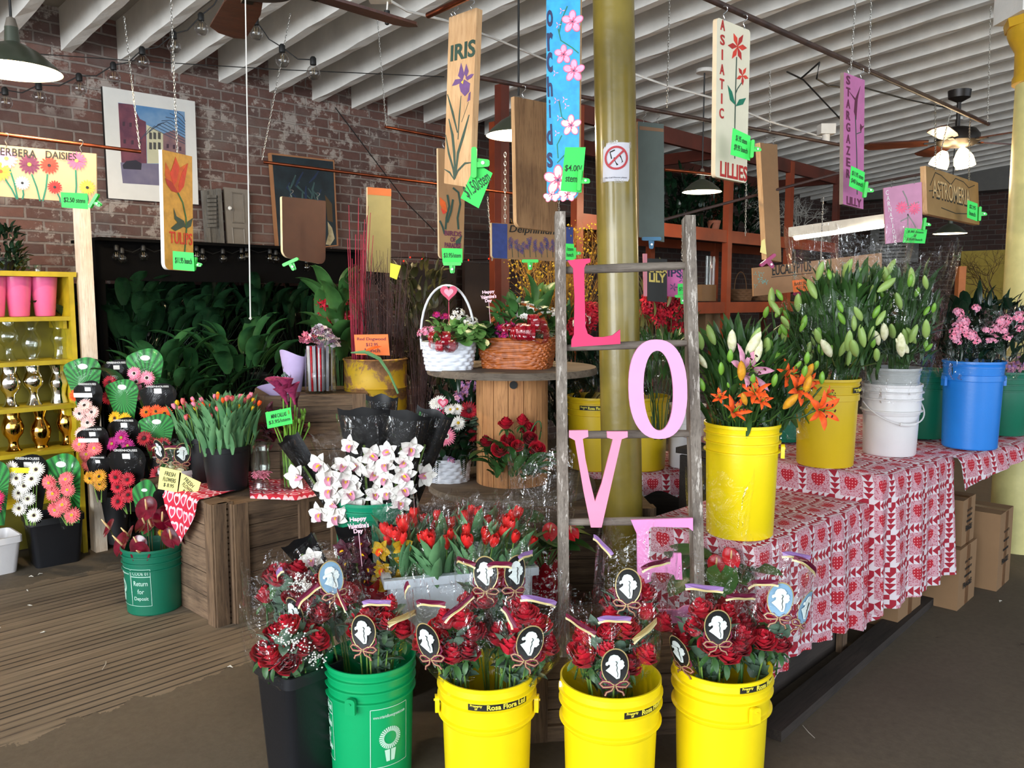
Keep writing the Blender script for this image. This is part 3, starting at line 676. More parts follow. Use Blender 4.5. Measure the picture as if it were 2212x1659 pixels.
def level(px, Y):
    """the same, its right side put where the top edge comes out level"""
    a = P(*px[0], Y); b = F(*px[1], a.z); return quad(px, Y, b.y)
M_hook = mat('steel_hook', 'b9babb', .3, metal=1); M_chain = mat('zinc_chain', 'c4c2bc', .35, metal=1)
M_copper = mat('copper_pipe', 'a4583a', .35, metal=1, c2='6e3a2a', vs=8); M_rod = mat('rusty_brown_rod', '4c342c', .5, c2='33231f')
PN = {k: mat('paint_' + k, v, .6, var=.25, vs=30) for k, v in dict(black='14130f', green='1d6b3a', dkgreen='2b4a3e', teal='0f7a5c', red='c02a24', orange='e0601e', tan='d8b27c', cream='efe6cf', ochre='e0a544', white='f3f1ee', pink='dd7fae',
    hotp='f06a8e', lpink='f3a9c8', purple='5b2a66', mauve='6d4a80', navy='1f2450', blue='2aa4dc', plum='6a2548', yellow='f3c843', olive='8f8a5a', slate='4c5650', bluep='33478e', wine='5e1a3c', orred='e6402a', grey='8c8a84', gold='c9b35a').items()}
M_card = mat('neon_green_card', '35d455', .6, var=.05); M_ink = mat('dark_ink', '1c3a24', .7); M_clipg = plastic('bright_green_clip', '38c94a', .35); M_cardy = mat('yellow_card', 'f0e08a', .6, var=.05); M_cardo = mat('orange_card', 'ff7a30', .6, var=.05)
W_pine = wood('pale_pine', 'd9b184', 'c49a6c', 'a87a4e', 1.3); W_pinex = wood('pale_pine_across', 'd9b184', 'c49a6c', 'a87a4e', 1.3, axis=0); W_plank = wood('old_knotty_plank', 'a27b54', '84603f', '4f3320', 1.2)
W_ply = wood('plywood_edge', 'e8d9bb', 'cdb48a', 'a98a5e', 2); M_mdf = mat('brown_hardboard', 'a07a52', .7, var=.1); M_dkbrown = mat('dark_brown_board', '4c2c1e', .7, var=.15)
def rod(label, a, b, r=.009, m=None, name='hanging_rod'):
    a, b = V(a), V(b); o = thing(name, label, 'rod', a); g = MB(); g.tube([V(), b - a], r, 10); g.build('rod_tube', m or M_rod, o)
    return o
def chain_mb(L, lw=.0075, ll=.019, wr=.0016):
    """a run of wire links hanging along -z"""
    b = MB(); n = max(2, int(L / (ll * .78)))
    for k in range(n):
        pts = [V((lw * .5 * cos(t), 0, ll * .5 * sin(t))) for t in [2 * pi * i / 8 for i in range(9)]]
        b.tube(pts, wr, 4, 0, TF((0, 0, -(k + .5) * L / n), (0, 0, (k % 2) * pi / 2)), cap=False)
    return b
def chain(label, top, bot, group='thin link chains', **k):
    top, bot = V(top), V(bot); d = bot - top; o = chain_mb(d.length, **k).build('chain', M_chain, None, sharp=0)
    o.location = top; o.rotation_mode = 'QUATERNION'; o.rotation_quaternion = V((0, 0, -1)).rotation_difference(d); return tag(o, label, 'chain', group)
def hook(p, h, parent=None, n='hook'):
    """wire S-hook from a board top up to its rod"""
    pts = [V((.010 * sin(t * 2.6 * pi + .4) * (1 - abs(t - .5)), 0, h * t)) for t in [i / 16 for i in range(17)]]
    pts = bez((0, 0, -.004), (.012, 0, .004), (-.012, 0, h * .4), (0, 0, h * .55), 6) + bez((0, 0, h * .55), (.016, 0, h * .75), (.02, 0, h * 1.2), (-.004, 0, h * 1.12), 8)[1:]
    b = MB(); b.tube(pts, .0018, 6); o = b.build(n, M_hook, parent); o.location = V(p) - (parent.location if parent else V()); return o
def clip(label, p, tilt=0., s=1., m=None, group='plastic clip pegs', yaw=0., jaw=.075):
    """wide-jawed plastic clamp: long jaw bar, two grips and a spring"""
    o = thing('clip', label, 'clip', p, group=group, rot=Euler((0, tilt, yaw))); m = m or M_clipg
    b = MB(); b.poly(rrect(.014 * s, jaw * s, .006 * s, 4), .006 * s, 0, TF((0, -.004, 0), Matrix.Rotation(pi / 2, 3, 'X'))); b.poly(rrect(.014 * s, jaw * s, .006 * s, 4), .006 * s, 0, TF((0, .009, 0), Matrix.Rotation(pi / 2, 3, 'X'))); b.build('jaw', m, o)
    for k in (0, 1):
        g = MB(); g.poly(rrect(.036 * s, .013 * s, .0064 * s, 5), .004 * s, 0, TF((.021 * s, -.004 + .010 * k, (.004 if k else -.004) * s), Matrix.Rotation(pi / 2, 3, 'X') @ Matrix.Rotation(.1 - .2 * k, 3, 'Z'))); g.build('grip', m, o)
    g = MB(); g.lathe([(.0, 0), (.0045 * s, 0), (.0045 * s, .002), (.002 * s, .0022), (0, .0022)], 12, 0, TF((.022 * s, -.011, 0), (pi / 2, 0, 0))); g.build('rivet', M_hook, o); return o
def card(label, px, Y, lines, m=None, ink=None, Y2=None, tilt=0., name='price_card'):
    p = Panel(name, label, 'card', quad(px, Y, Y2), m or M_card, .0012)
    n = len(lines)
    for k, (t, w) in enumerate(lines): p.text(t, .5, 1 - (k + .9) / (n + .8), w, .8 / (n + 1.2), ink or M_ink, rot=tilt, bold=.004, shear=.1)
    return p.done()
# ---------------------------------------------------------------- rods
rodF = F(1560, 12, 2.78).z
def onF(px, py): return F(px, py, rodF)
rod('dark brown rod hung from ceiling, carrying the two painted lily boards', onF(1500, -16), onF(2135, 268), .013)
rod('dark rod behind the iris and orchid boards, running back to the right', F(1036, 168, 2.75), F(1825, 315, 2.75), .012)
rod('copper pipe at left carrying the gerbera daisy board', P(-60, 282, 4.0), P(305, 328, 4.25), .009, M_copper)
rod('copper pipe in front of the dark framed canvas', P(569, 350, 4.9), P(1110, 418, 5.4), .009, M_copper)
rod('short copper pipe behind the iris board, below the joists', P(832, 274, 5.2), P(972, 300, 5.5), .009, M_copper)
rod('bright copper pipe high up above the iris board', P(925, 33, 3.4), P(1010, -6, 3.1), .012, M_copper)
rod('thin dark rod rising to the right behind the ladder top', P(1425, 477, 4.4), P(1812, 374, 4.7), .008)
rod('thin dark rod behind the pink carnation board', P(1812, 410, 4.9), P(2010, 372, 5.0), .008)
rod('thin copper pipe behind the far pendant lamp', P(1435, 366, 6.2), P(1560, 378, 6.4), .012, M_copper)
# ---------------------------------------------------------------- boards
def uvp(B, px, py):
    """uv of a photograph pixel on a board given by its four pixel corners"""
    (ax, ay), (bx, by), (cx, cy), (dx, dy) = B; u = v = .5
    for _ in range(12):
        X = (dx * (1 - u) + cx * u) * (1 - v) + (ax * (1 - u) + bx * u) * v; Y = (dy * (1 - u) + cy * u) * (1 - v) + (ay * (1 - u) + by * u) * v
        u += (px - X) / max(1, (bx - ax + cx - dx) / 2); v -= (py - Y) / max(1, (dy - ay + cy - by) / 2)
    return u, v
class PP(Panel):
    """panel painted with photograph pixels"""
    def __init__(s, name, label, cat, px, Y, m, Y2=None, lev=True, **k): s.px = px; super().__init__(name, label, cat, level(px, Y) if lev and not Y2 else quad(px, Y, Y2), m, **k)
    def q(s, x, y): return uvp(s.px, x, y)
    def S(s, name, pts, w, m, z=.0006): s.stroke(name, [s.q(*p) for p in pts], w, m, z)
    def G(s, name, pts, m, z=.0004): s.poly(name, [s.q(*p) for p in pts], m, z)
    def T(s, t, x, y, w, h, m, rot=0., **k):
        (ax, ay), (bx, by), (cx, cy), (dx, dy) = s.px; u, v = s.q(x, y); s.text(t, u, v, w * 2 / (bx - ax + cx - dx), h * 2 / (dy - ay + cy - by), m, rot if abs(rot) > .4 else 0, **k)
    def Fl(s, name, x, y, r, m, eye=None, **k): u, v = s.q(x, y); s.flower(name, u, v, r * s.k, m, eye, **k)
    @property
    def k(s): return s.o.y / FPX
SG = 'painted flower boards hanging from the ceiling'
b = PP('hanging_sign', 'cream board lettered GERBERA DAISIES with painted daisies, cut by the left picture edge', 'sign', [(-58, 308), (208, 332), (209, 440), (-58, 420)], 3.9, PN['cream'] if 0 else mat('peach_board', 'd6b084', .7, var=.06), Y2=4.05, edge=W_ply, group=SG)
b.T('GERBERA', 29, 329, 94, 17, PN['black'], -.06, bold=.012); b.T('DAISIES', 130, 336, 68, 16, PN['black'], -.08, bold=.012)
for x, y, r, m, e in ((12, 342, 21, 'lpink', 'gold'), (0, 370, 19, 'yellow', 'orange'), (61, 355, 20, 'plum', 'yellow'), (104, 357, 18, 'orred', 'black'), (164, 347, 19, 'hotp', 'gold'), (46, 395, 14, 'white', 'black'), (116, 404, 14, 'red', 'black'), (188, 405, 16, 'yellow', 'black')):
    b.Fl('painted_daisies', x, y, r, PN[m], PN[e], n=16)
for a, c in (((18, 362), (36, 430)), ((8, 385), (34, 430)), ((66, 376), (84, 434)), ((100, 376), (90, 434)), ((162, 367), (161, 436)), ((47, 410), (46, 430)), ((122, 418), (128, 437)), ((188, 422), (187, 438))):
    b.S('painted_stems', [a, ((a[0] + c[0]) / 2 + 2, (a[1] + c[1]) / 2), c], .007, PN['teal'], .0002)
b.done(); [hook(b.world(u, 1), .05, b.t) for u in (.26, .87)]
card('green card reading $2.50 stem on the gerbera daisy board', [(131, 415), (189, 418), (190, 452), (133, 448)], 3.86, [('$2.50 stem', .8)]); clip('green clip at the lower right corner of the gerbera daisy board', P(203, 434, 3.85), .6)
b = PP('hanging_sign', 'ochre board lettered TULIPS with one large orange tulip', 'sign', [(350, 323), (415, 338), (418, 586), (356, 582)], 3.7, PN['ochre'], edge=mat('white_board_edge', 'ece6dc', .6), r=.03, corners=(1, .3, 0, 0), group=SG)
def tulip(b):
    b.G('painted_tulip', [(357, 350), (368, 372), (378, 338), (388, 362), (405, 352), (398, 385), (394, 405), (384, 416), (372, 410), (362, 396), (356, 378)], PN['orange'])
    b.G('painted_tulip', [(366, 375), (378, 342), (386, 364), (380, 392), (374, 400)], PN['orred'], .0010); b.G('painted_tulip', [(356, 384), (370, 392), (384, 416), (370, 412), (360, 398)], PN['red'], .0010); b.G('painted_tulip', [(405, 353), (392, 372), (384, 400), (386, 415), (396, 402)], PN['orred'], .0012)
    b.S('painted_stem', [(383, 415), (394, 437), (401, 470), (402, 495), (398, 545)], .008, PN['green']); b.G('painted_stem', [(374, 448), (380, 466), (396, 476), (402, 492), (388, 486), (376, 472)], PN['dkgreen'], .001)
    b.G('painted_stem', [(368, 492), (384, 478), (400, 486), (390, 492), (378, 498)], PN['dkgreen'], .0012); b.G('painted_stem', [(416, 470), (404, 478), (401, 494), (412, 488)], PN['dkgreen'], .001)
tulip(b); b.T('TULIPS', 390, 514, 50, 26, PN['orred'], -.05, bold=.012); b.done()
card('green card reading $11.95 bunch at the foot of the tulips board', [(373, 542), (418, 546), (420, 586), (374, 582)], 3.66, [('$11.95 bunch', .8)]); clip('green clip at the foot of the tulips board', P(421, 570, 3.68), .2, .8)
b = PP('hanging_sign', 'plain dark brown back of a board, green clip at its foot', 'sign', [(609, 424), (704, 434), (703, 572), (611, 555)], 4.6, M_dkbrown, edge=W_ply, r=.04, corners=(1, 1, .2, .2)); b.done(); [hook(b.world(u, 1), .035, b.t) for u in (.2, .8)]
clip('green clip on the foot of the plain dark brown board', P(628, 566, 4.55), 1.15, 1.25)
b = PP('hanging_sign', 'tall olive board with an orange band across its top', 'sign', [(794, 404), (845, 408), (844, 590), (794, 586)], 4.9, mat('khaki_board', '8d8658', .7), edge=W_ply); b.G('paint_band', [(794, 404), (845, 408), (845, 424), (794, 420)], mat('rust_band', 'b5612e', .7)); b.done(); [hook(b.world(u, 1), .03, b.t) for u in (.25, .8)]
b = PP('hanging_sign', 'brown board lettered BIRDS OF PARADISE half behind the iris board', 'sign', [(946, 320), (1006, 325), (1001, 562), (949, 558)], 4.2, M_mdf, edge=W_ply, r=.02, corners=(1, 0, 0, 0), group=SG)
b.G('painted_flower', [(950, 425), (962, 436), (966, 458), (956, 452), (950, 440)], PN['orange']); b.G('painted_flower', [(951, 448), (964, 458), (957, 462)], PN['orred'], .001)
for pts in ([(978, 405), (990, 415), (994, 440), (988, 470), (990, 495)], [(966, 420), (970, 445), (964, 470), (962, 495)], [(978, 430), (974, 455), (966, 480)], [(950, 476), (956, 490), (960, 505)]): b.S('painted_leaves', pts, .010, PN['dkgreen'])
for s, y in (('BIRDS', 504), ('OF', 517), ('PARADISE', 530)): b.T(s, 978, y, 38 if s != 'OF' else 12, 11, PN['plum'], 0, bold=.02)
b.G('painted_leaves', [(984, 520), (998, 508), (994, 526), (984, 530)], PN['dkgreen']); b.done(); hook(b.world(.2, 1), .05, b.t)
card('green card reading $3.95/stem on the birds of paradise board', [(954, 536), (999, 537), (999, 568), (956, 568)], 4.15, [('$3.95/stem', .85)]); clip('green clip gripping the foot of the birds of paradise board', P(977, 570, 4.14), pi / 2, 1.2)
b = PP('hanging_sign', 'pale wooden board lettered IRIS with a purple iris painted on it', 'sign', [(970, 38), (1030, 16), (1015, 405), (959, 396)], 3.3, W_pine, edge=W_pine, th=.03, Y2=3.2, r=.004, group=SG)
b.T('IRIS', 1001, 108, 52, 36, PN['dkgreen'], .12, bold=.03)
for pts in ([(993, 150), (997, 134), (1003, 156)], [(1003, 156), (1008, 136), (1013, 152), (1008, 166)], [(994, 148), (990, 162), (1000, 172), (1004, 158)], [(998, 168), (984, 170), (977, 184), (986, 182), (998, 176)], [(1006, 166), (1018, 158), (1024, 158), (1019, 166), (1010, 172)], [(994, 172), (1004, 170), (1016, 178), (1014, 196), (1005, 206), (996, 196), (993, 184)]):
    b.G('painted_iris', pts, PN['mauve']); 
b.G('painted_iris', [(997, 176), (1003, 170), (1001, 180)], PN['yellow'], .0014); b.G('painted_iris', [(1013, 200), (1017, 196), (1016, 214), (1010, 218)], PN['mauve'])
for pts, w in (([(997, 205), (993, 250), (990, 300)], .007), ([(967, 202), (978, 240), (989, 285)], .011), ([(970, 255), (978, 290), (982, 330), (984, 385)], .013), ([(1014, 246), (1002, 290), (990, 330), (984, 385)], .013), ([(963, 290), (970, 330), (980, 365), (982, 388)], .010), ([(1020, 350), (1005, 352), (990, 368), (982, 388)], .008), ([(960, 365), (972, 372), (982, 388)], .008), ([(1013, 218), (998, 262)], .004)):
    b.S('painted_leaves', pts, [w * k for k in ([.3] + [1] * (len(pts) - 2) + [.5])], PN['dkgreen'])
b.done(); [hook(b.world(u, 1), .03, b.t) for u in (.1, .22, .8)]
card('tilted green card reading $1.50/stem below the iris board', [(1028, 352), (1064, 374), (1034, 450), (995, 428)], 3.16, []); 
p = Panel('price_card', 'x', 'card', quad([(1028, 352), (1064, 374), (1034, 450), (995, 428)], 3.159), M_card, .0002); p.text('$1.50/stem', .5, .52, 1.55, .36, M_ink, 1.06 - .0, bold=.004, shear=.1)
[bpy.data.objects.remove(o) for o in list(p.t.children)]; PT = p.t
cd_ = [o for o in bpy.data.objects if o.get('label', '').startswith('tilted green card')][0]; p.done(cd_); bpy.data.objects.remove(PT)
clip('large green clip on the right edge of the iris board', P(1024, 352, 3.15), .02, 1.5)
b = PP('hanging_sign', 'board with blue ends lettered Delphinium behind the ladder', 'sign', [(1062, 481), (1238, 491), (1238, 566), (1063, 558)], 4.6, M_mdf, edge=W_ply, r=.02, corners=(1, 1, 0, 0), group=SG)
b.G('painted_ends', [(1063, 482), (1094, 484), (1094, 559), (1066, 557), (1063, 552)], PN['bluep'], .0002); b.G('painted_ends', [(1222, 490), (1238, 491), (1238, 560), (1222, 564)], PN['bluep'], .0002); b.T('Delphinium', 1150, 499, 104, 20, PN['black'], -.05, bold=.01, shear=.2)
for k in range(9):
    x = 1103 + k * 12.5; y = 525 + (k % 3) * 5; b.S('painted_stems', [(x, y), (x + 2, 556)], .003, PN['dkgreen'])
    for j in range(9): b.Fl('painted_spikes', x + R.uniform(-5, 5), y - 10 + j * 2.6, 4.5, PN['bluep' if j % 2 else 'mauve'], n=5)
b.done(); chain('chain at the left end of the delphinium board', P(1091, 330, 4.6), P(1091, 482, 4.58), lw=.012, ll=.03); chain('thin chain hanging beside the delphinium board', P(1053, 426, 4.75), P(1063, 563, 4.75))
card('green card at the right end of the delphinium board', [(1222, 526), (1240, 527), (1240, 562), (1222, 561)], 4.55, [('/stem', .8), ('bunch', .8)]); clip('green clip under the delphinium board', P(1145, 564, 4.5), pi / 2, 1.2); clip('small green clip at the delphinium board end, behind the ladder', P(1242, 547, 4.5), 0, .8)
b = PP('hanging_sign', 'bare knotty brown plank behind the orchid board', 'sign', [(1111, 208), (1200, 226), (1206, 502), (1116, 490)], 3.9, W_plank, edge=W_pine, th=.025, r=.03, corners=(1, 1, 0, 0)); b.done(); hook(b.world(.2, 1), .05, b.t)
b = PP('hanging_sign', 'bright blue board lettered orchids with pink and white orchids', 'sign', [(1180, -40), (1254, -52), (1250, 430), (1181, 434)], 3.15, PN['blue'], edge=W_pine, r=.03, Y2=3.1, corners=(1, 1, 0, 0), group=SG)
for ch, y, h in (('o', 38, 36), ('r', 88, 40), ('c', 132, 44), ('h', 184, 44), ('i', 232, 40), ('d', 288, 46), ('s', 344, 34)): b.T(ch, 1188, y, 13 if ch != 'i' else 4, h, PN['navy'], -.06, bold=.025, shear=-.1)
for x, y, r in ((1237, 45, 22), (1218, 115, 19), (1240, 150, 22), (1234, 268, 21), (1206, 388, 30), (1192, 428, 18), (1226, 422, 20)):
    for k, a in enumerate((90, 20, 160, 235, 305)):
        a = math.radians(a); u, v = b.q(x + r * .62 * cos(a), y - r * .62 * sin(a)); g = MB(); X, Y_ = (u - .5) * b.W, (v - .5) * b.H
        v0 = min(max(v, .012), 1); Y_ = (v0 - .5) * b.H
        g.poly(ell(X, Y_, r * .5 * b.k, r * .36 * b.k, 12, a), .0008); b.put('painted_orchids', g, PN['hotp'], .0006); g = MB(); g.poly(ell(X, Y_, r * .42 * b.k, r * .28 * b.k, 12, a), .0008); b.put('painted_orchids', g, PN['white'] if y > 260 else PN['lpink'], .0010 + k * .0001)
    b.Fl('painted_orchids', x, min(y, 420), r * .4, PN['hotp'], PN['plum'], n=5, z=.0022)
for pts in ([(1206, 60), (1212, 85), (1236, 100), (1250, 112)], [(1208, 215), (1214, 250), (1228, 262)], [(1206, 340), (1204, 310), (1214, 290)], [(1226, 12), (1214, 40), (1208, 70)], [(1204, 350), (1218, 335), (1232, 322)]): b.S('painted_stems', pts, .004, PN['teal'])
for x, y in ((1200, 155), (1202, 214), (1220, 212), (1224, 226), (1208, 252), (1203, 285), (1214, 22), (1206, 52)): b.Fl('painted_buds', x, y, 7, PN['lpink'], n=3)
b.done()
card('green card reading $4.00/ stem on the orchids board', [(1221, 318), (1265, 318), (1256, 416), (1211, 412)], 3.08, [('', .1), ('$4.00/', .8), ('stem', .55)]) if 0 else None
p = Panel('price_card', 'green card reading $4.00/ stem on the orchids board', 'card', quad([(1221, 318), (1265, 318), (1256, 416), (1211, 412)], 3.06), M_card, .0012); p.text('$4.00/', .5, .52, .82, .16, M_ink, bold=.004); p.text('stem', .45, .28, .55, .13, M_ink, bold=.004); p.done()
clip('large green clip on the right edge of the orchids board', P(1251, 390, 3.05), .06, 1.0)
b = PP('hanging_sign', 'grey green board right of the gold column, blue clip at its foot', 'sign', [(1378, 262), (1434, 268), (1435, 523), (1380, 512)], 4.0, mat('grey_green_board', '56605a', .65), edge=W_plank, th=.02); b.G('paint_gap', [(1381, 272), (1433, 278), (1433, 285), (1381, 280)], mat('bare_wood_strip', '8a6446', .7)); b.done(); [hook(b.world(u, 1), .04, b.t) for u in (.2, .75)]
clip('blue clip on the foot of the grey green board', P(1407, 516, 3.95), pi / 2, 1.2, plastic('blue_clip', '2a6f96', .35))
b = PP('hanging_sign', 'cream board lettered ASIATIC LILLIES with two red lilies', 'sign', [(1549, 37), (1621, 66), (1613, 396), (1545, 382)], 3.3, mat('cream_board', 'e8dfc4', .7, var=.05), edge=mat('peach_board_edge', 'e2c8a4', .7), r=.015, group=SG)
for k, ch in enumerate('ASIATIC'): b.T(ch, 1560 - k * .4, 54 + k * 31.5, 9 if ch != 'I' else 2.5, 22, PN['red'], -.05, bold=.02)
b.T('LILLIES', 1584, 370, 60, 34, PN['red'], -.06, bold=.02)
def star(b, x, y, r, m, m2, n=6, rot=.3):
    for k in range(n):
        a = rot + 2 * pi * k / n; c = ((x, y), (x + r * .55 * cos(a + .35), y + r * .9 * sin(a + .35)), (x + r * cos(a), y + r * 1.5 * sin(a)), (x + r * .55 * cos(a - .35), y + r * .9 * sin(a - .35)))
        b.G('painted_lily', c, m if k % 2 else m2, .0006 + .0002 * (k % 3))
star(b, 1592, 100, 21, PN['red'], PN['orred'], rot=.1); star(b, 1603, 162, 14, PN['red'], PN['orred'], 5, .3); b.S('painted_stem', [(1590, 122), (1588, 190), (1586, 280), (1586, 342)], .0055, PN['dkgreen']); b.S('painted_stem', [(1602, 176), (1592, 190), (1588, 200)], .004, PN['dkgreen'])
b.G('painted_stem', [(1571, 182), (1580, 196), (1588, 226), (1576, 214)], PN['teal']); b.G('painted_stem', [(1588, 228), (1596, 213), (1611, 210), (1604, 224)], PN['teal']); b.done(); [hook(b.world(u, 1), .045, b.t) for u in (.2, .8)]
card('green card with faint prices on the asiatic lillies board', [(1583, 276), (1621, 294), (1620, 347), (1578, 334)], 3.26, [('$1.95 stem', .6), ('$9.95 bunch', .7)]); clip('green clip on the right edge of the asiatic lillies board', P(1624, 322, 3.24), .05, .9)
b = PP('hanging_sign', 'narrow tan plank hanging between the two painted lily boards', 'sign', [(1642, 308), (1679, 312), (1688, 566), (1656, 560)], 4.5, M_mdf, edge=W_pine, th=.03, Y2=4.6); b.done(); [hook(b.world(u, 1), .03, b.t) for u in (.25, .75)]
b = PP('hanging_sign', 'pink board lettered STARGAZER LILLY in purple', 'sign', [(1823, 156), (1868, 173), (1865, 452), (1821, 441)], 4.1, mat('pink_board', 'c873a6', .65), edge=mat('grey_board_edge', '8a7a6c', .7), group=SG)
for k, ch in enumerate('STARGAZER'): b.T(ch, 1831.5, 173 + k * 25.2, 8, 19, PN['plum'], -.05, bold=.025)
b.T('LILLY', 1844, 436, 32, 18, PN['plum'], -.1, bold=.025); b.G('painted_lily', [(1833, 196), (1847, 212), (1858, 186), (1852, 214), (1849, 258), (1844, 240), (1846, 216)], PN['wine']); b.S('painted_stem', [(1847, 250), (1850, 330), (1851, 420)], .007, PN['dkgreen']); b.S('painted_stem', [(1850, 288), (1860, 284)], .004, PN['dkgreen']); b.G('painted_lily', [(1858, 266), (1862, 272), (1867, 270), (1861, 278), (1859, 286), (1857, 276)], PN['wine'])
b.done(); [hook(b.world(u, 1), .045, b.t) for u in (.2, .8)]
card('green card with faint prices on the stargazer lilly board', [(1839, 358), (1868, 372), (1866, 417), (1834, 402)], 4.05, [('$11.95 stem', .8), ('$40 bunch', .8)]); clip('green clip on the right edge of the stargazer lilly board', P(1869, 410, 4.03), .1, 1.0)
b = PP('hanging_sign', 'square pink board lettered CARNATIONS down its side with two carnations', 'sign', [(1909, 406), (1991, 393), (1993, 517), (1914, 527)], 4.6, mat('dusty_pink_board', 'c88aa8', .65), lev=False, th=.012, group=SG)
for k, ch in enumerate('CARNATIONS'): b.T(ch, 1916 + k * 2.0, 416 + k * 12, 6 if ch != 'I' else 1.5, 10, PN['white'], 0, bold=.0)
b.Fl('painted_carnations', 1948, 448, 13, PN['hotp'], n=12); b.Fl('painted_carnations', 1975, 450, 13, PN['hotp'], n=12)
for pts in ([(1950, 412), (1958, 428), (1962, 445)], [(1985, 436), (1968, 442), (1962, 450)], [(1960, 470), (1945, 478)], [(1960, 462), (1972, 480), (1983, 500)], [(1961, 462), (1961, 495)]): b.S('painted_stems', pts, .006, PN['grey'])
b.done(); [hook(b.world(u, 1), .03, b.t) for u in (.2, .8)]
card('green card reading $.80 /stem or $20 bunch under the carnations board', [(1955, 492), (2003, 496), (1998, 526), (1950, 524)], 4.55, [('$.80 /stem', .7), ('or', .12), ('$20.00 bunch', .7)]); clip('green clip between the carnations board and its card', P(1996, 484, 4.52), .1, .9)
b = PP('hanging_sign', 'carved wooden board lettered ASTROMERIA hanging by chains', 'sign', [(2000, 358), (2113, 395), (2116, 486), (2003, 462)], 4.6, W_pinex if 0 else mat('carved_tan_wood', 'a07a48', .6, c2='8a6638', vs=5), edge=W_pine, th=.03, r=.03, corners=(1, .4, .3, 0), group=SG)
b.T('ASTROMERIA', 2053, 418, 82, 40, PN['black'], -.2, bold=.02); b.T('ASTROMERIA', 2052, 416, 80, 36, PN['tan'], -.2, bold=.0, z=.0022)
for pts in ([(2008, 400), (2018, 372), (2030, 378), (2050, 398), (2060, 384), (2078, 392), (2090, 405), (2104, 400)], [(2006, 412), (2030, 410)], [(2030, 448), (2060, 460), (2104, 462)]): b.S('carved_lines', pts, .005, PN['black'])
b.done()
card('green card on the right end of the carved astromeria board', [(2090, 432), (2112, 440), (2111, 478), (2089, 470)], 4.9, [('$2.95', .6), ('bunch', .6)]); clip('green clip at the right end of the astromeria board', P(2115, 462, 4.92), 0, 1.1)
chain('thick chain down to the left end of the astromeria board', onF(2020, 224), P(2021, 366, 4.68), lw=.012, ll=.03); chain('thick chain down to the right end of the astromeria board', onF(2095, 256), P(2093, 390, 5.0), lw=.012, ll=.03)
[hook(onF(x, y), -.02, None, 'hook') for x, y in ()]
b = PP('hanging_sign', 'long tan board lettered EUCALYPTUS above the lily buds', 'sign', [(1626, 579), (1905, 546), (1905, 610), (1628, 640)], 4.9, mat('cardboard_tan', 'a87e58', .75), lev=False, Y2=5.2, th=.012, group=SG)
b.T('EUCALYPTUS', 1707, 580, 82, 22, PN['black'], .1, bold=.012); b.S('lettering', [(1664, 599), (1752, 590)], .004, PN['black'])
M_teal = mat('pale_teal_paint', '7fb0a4', .7)
for k in range(26): x = R.choice([1640, 1645, 1700, 1790, 1830]) + R.uniform(-14, 14); b.Fl('painted_sprigs', x, 600 + R.uniform(-16, 18) - (x - 1626) * .08, R.uniform(4, 7), M_teal, n=3, rot=R.uniform(0, 3))
b.done(); chain('chain above the eucalyptus board', P(1778, 426, 5.0), P(1773, 564, 5.0))
card('orange card reading BABY E. under the eucalyptus board', [(1711, 606), (1748, 602), (1748, 628), (1714, 632)], 4.8, [('BABY EU', .8), ('$17.95', .6)], M_cardo)
M_mag = plastic('magenta_clip', 'a01a5c', .35); clip('magenta clip under the orange eucalyptus card', P(1730, 634, 4.78), 1.5, 1.1, M_mag); clip('large magenta clip at the foot of the narrow tan plank', P(1658, 562, 4.4), .9, 1.3, M_mag)
card('small yellow card on the narrow tan plank', [(1645, 520), (1652, 516), (1656, 550), (1642, 545)], 4.45, [], M_cardy)
b = PP('hanging_sign', 'black board lettered LILY in yellow behind the ladder', 'sign', [(1399, 558), (1441, 560), (1441, 654), (1399, 650)], 4.6, PN['black'], lev=False); b.T('CALLA', 1421, 582, 40, 14, PN['gold'], 0, bold=.04); b.T('LILY', 1420, 600, 36, 20, PN['gold'], 0, bold=.04); b.done()
b = PP('hanging_sign', 'pink board lettered IPS with paw-like flowers behind the ladder', 'sign', [(1441, 577), (1490, 580), (1490, 645), (1441, 640)], 4.65, mat('candy_pink_board', 'd768a8', .65), lev=False); b.T('IPS.', 1460, 590, 34, 18, PN['navy'], 0, bold=.02)
for x, y in ((1455, 620), (1474, 604), (1476, 592)): b.Fl('painted_flowers', x, y, 9, PN['mauve'], n=5)
b.done(); card('green card on the pink board behind the ladder', [(1464, 613), (1482, 612), (1482, 636), (1464, 637)], 4.6, [('$7.95', .7)]); clip('green clip below the pink board behind the ladder', P(1474, 640, 4.55), pi / 2, 1.1)
b = PP('hanging_sign', 'pink and wooden edge of a board seen beside the gold column', 'sign', [(1389, 548), (1398, 548), (1398, 640), (1391, 640)], 4.4, mat('faded_pink', 'c07a86', .7), lev=False); b.done()
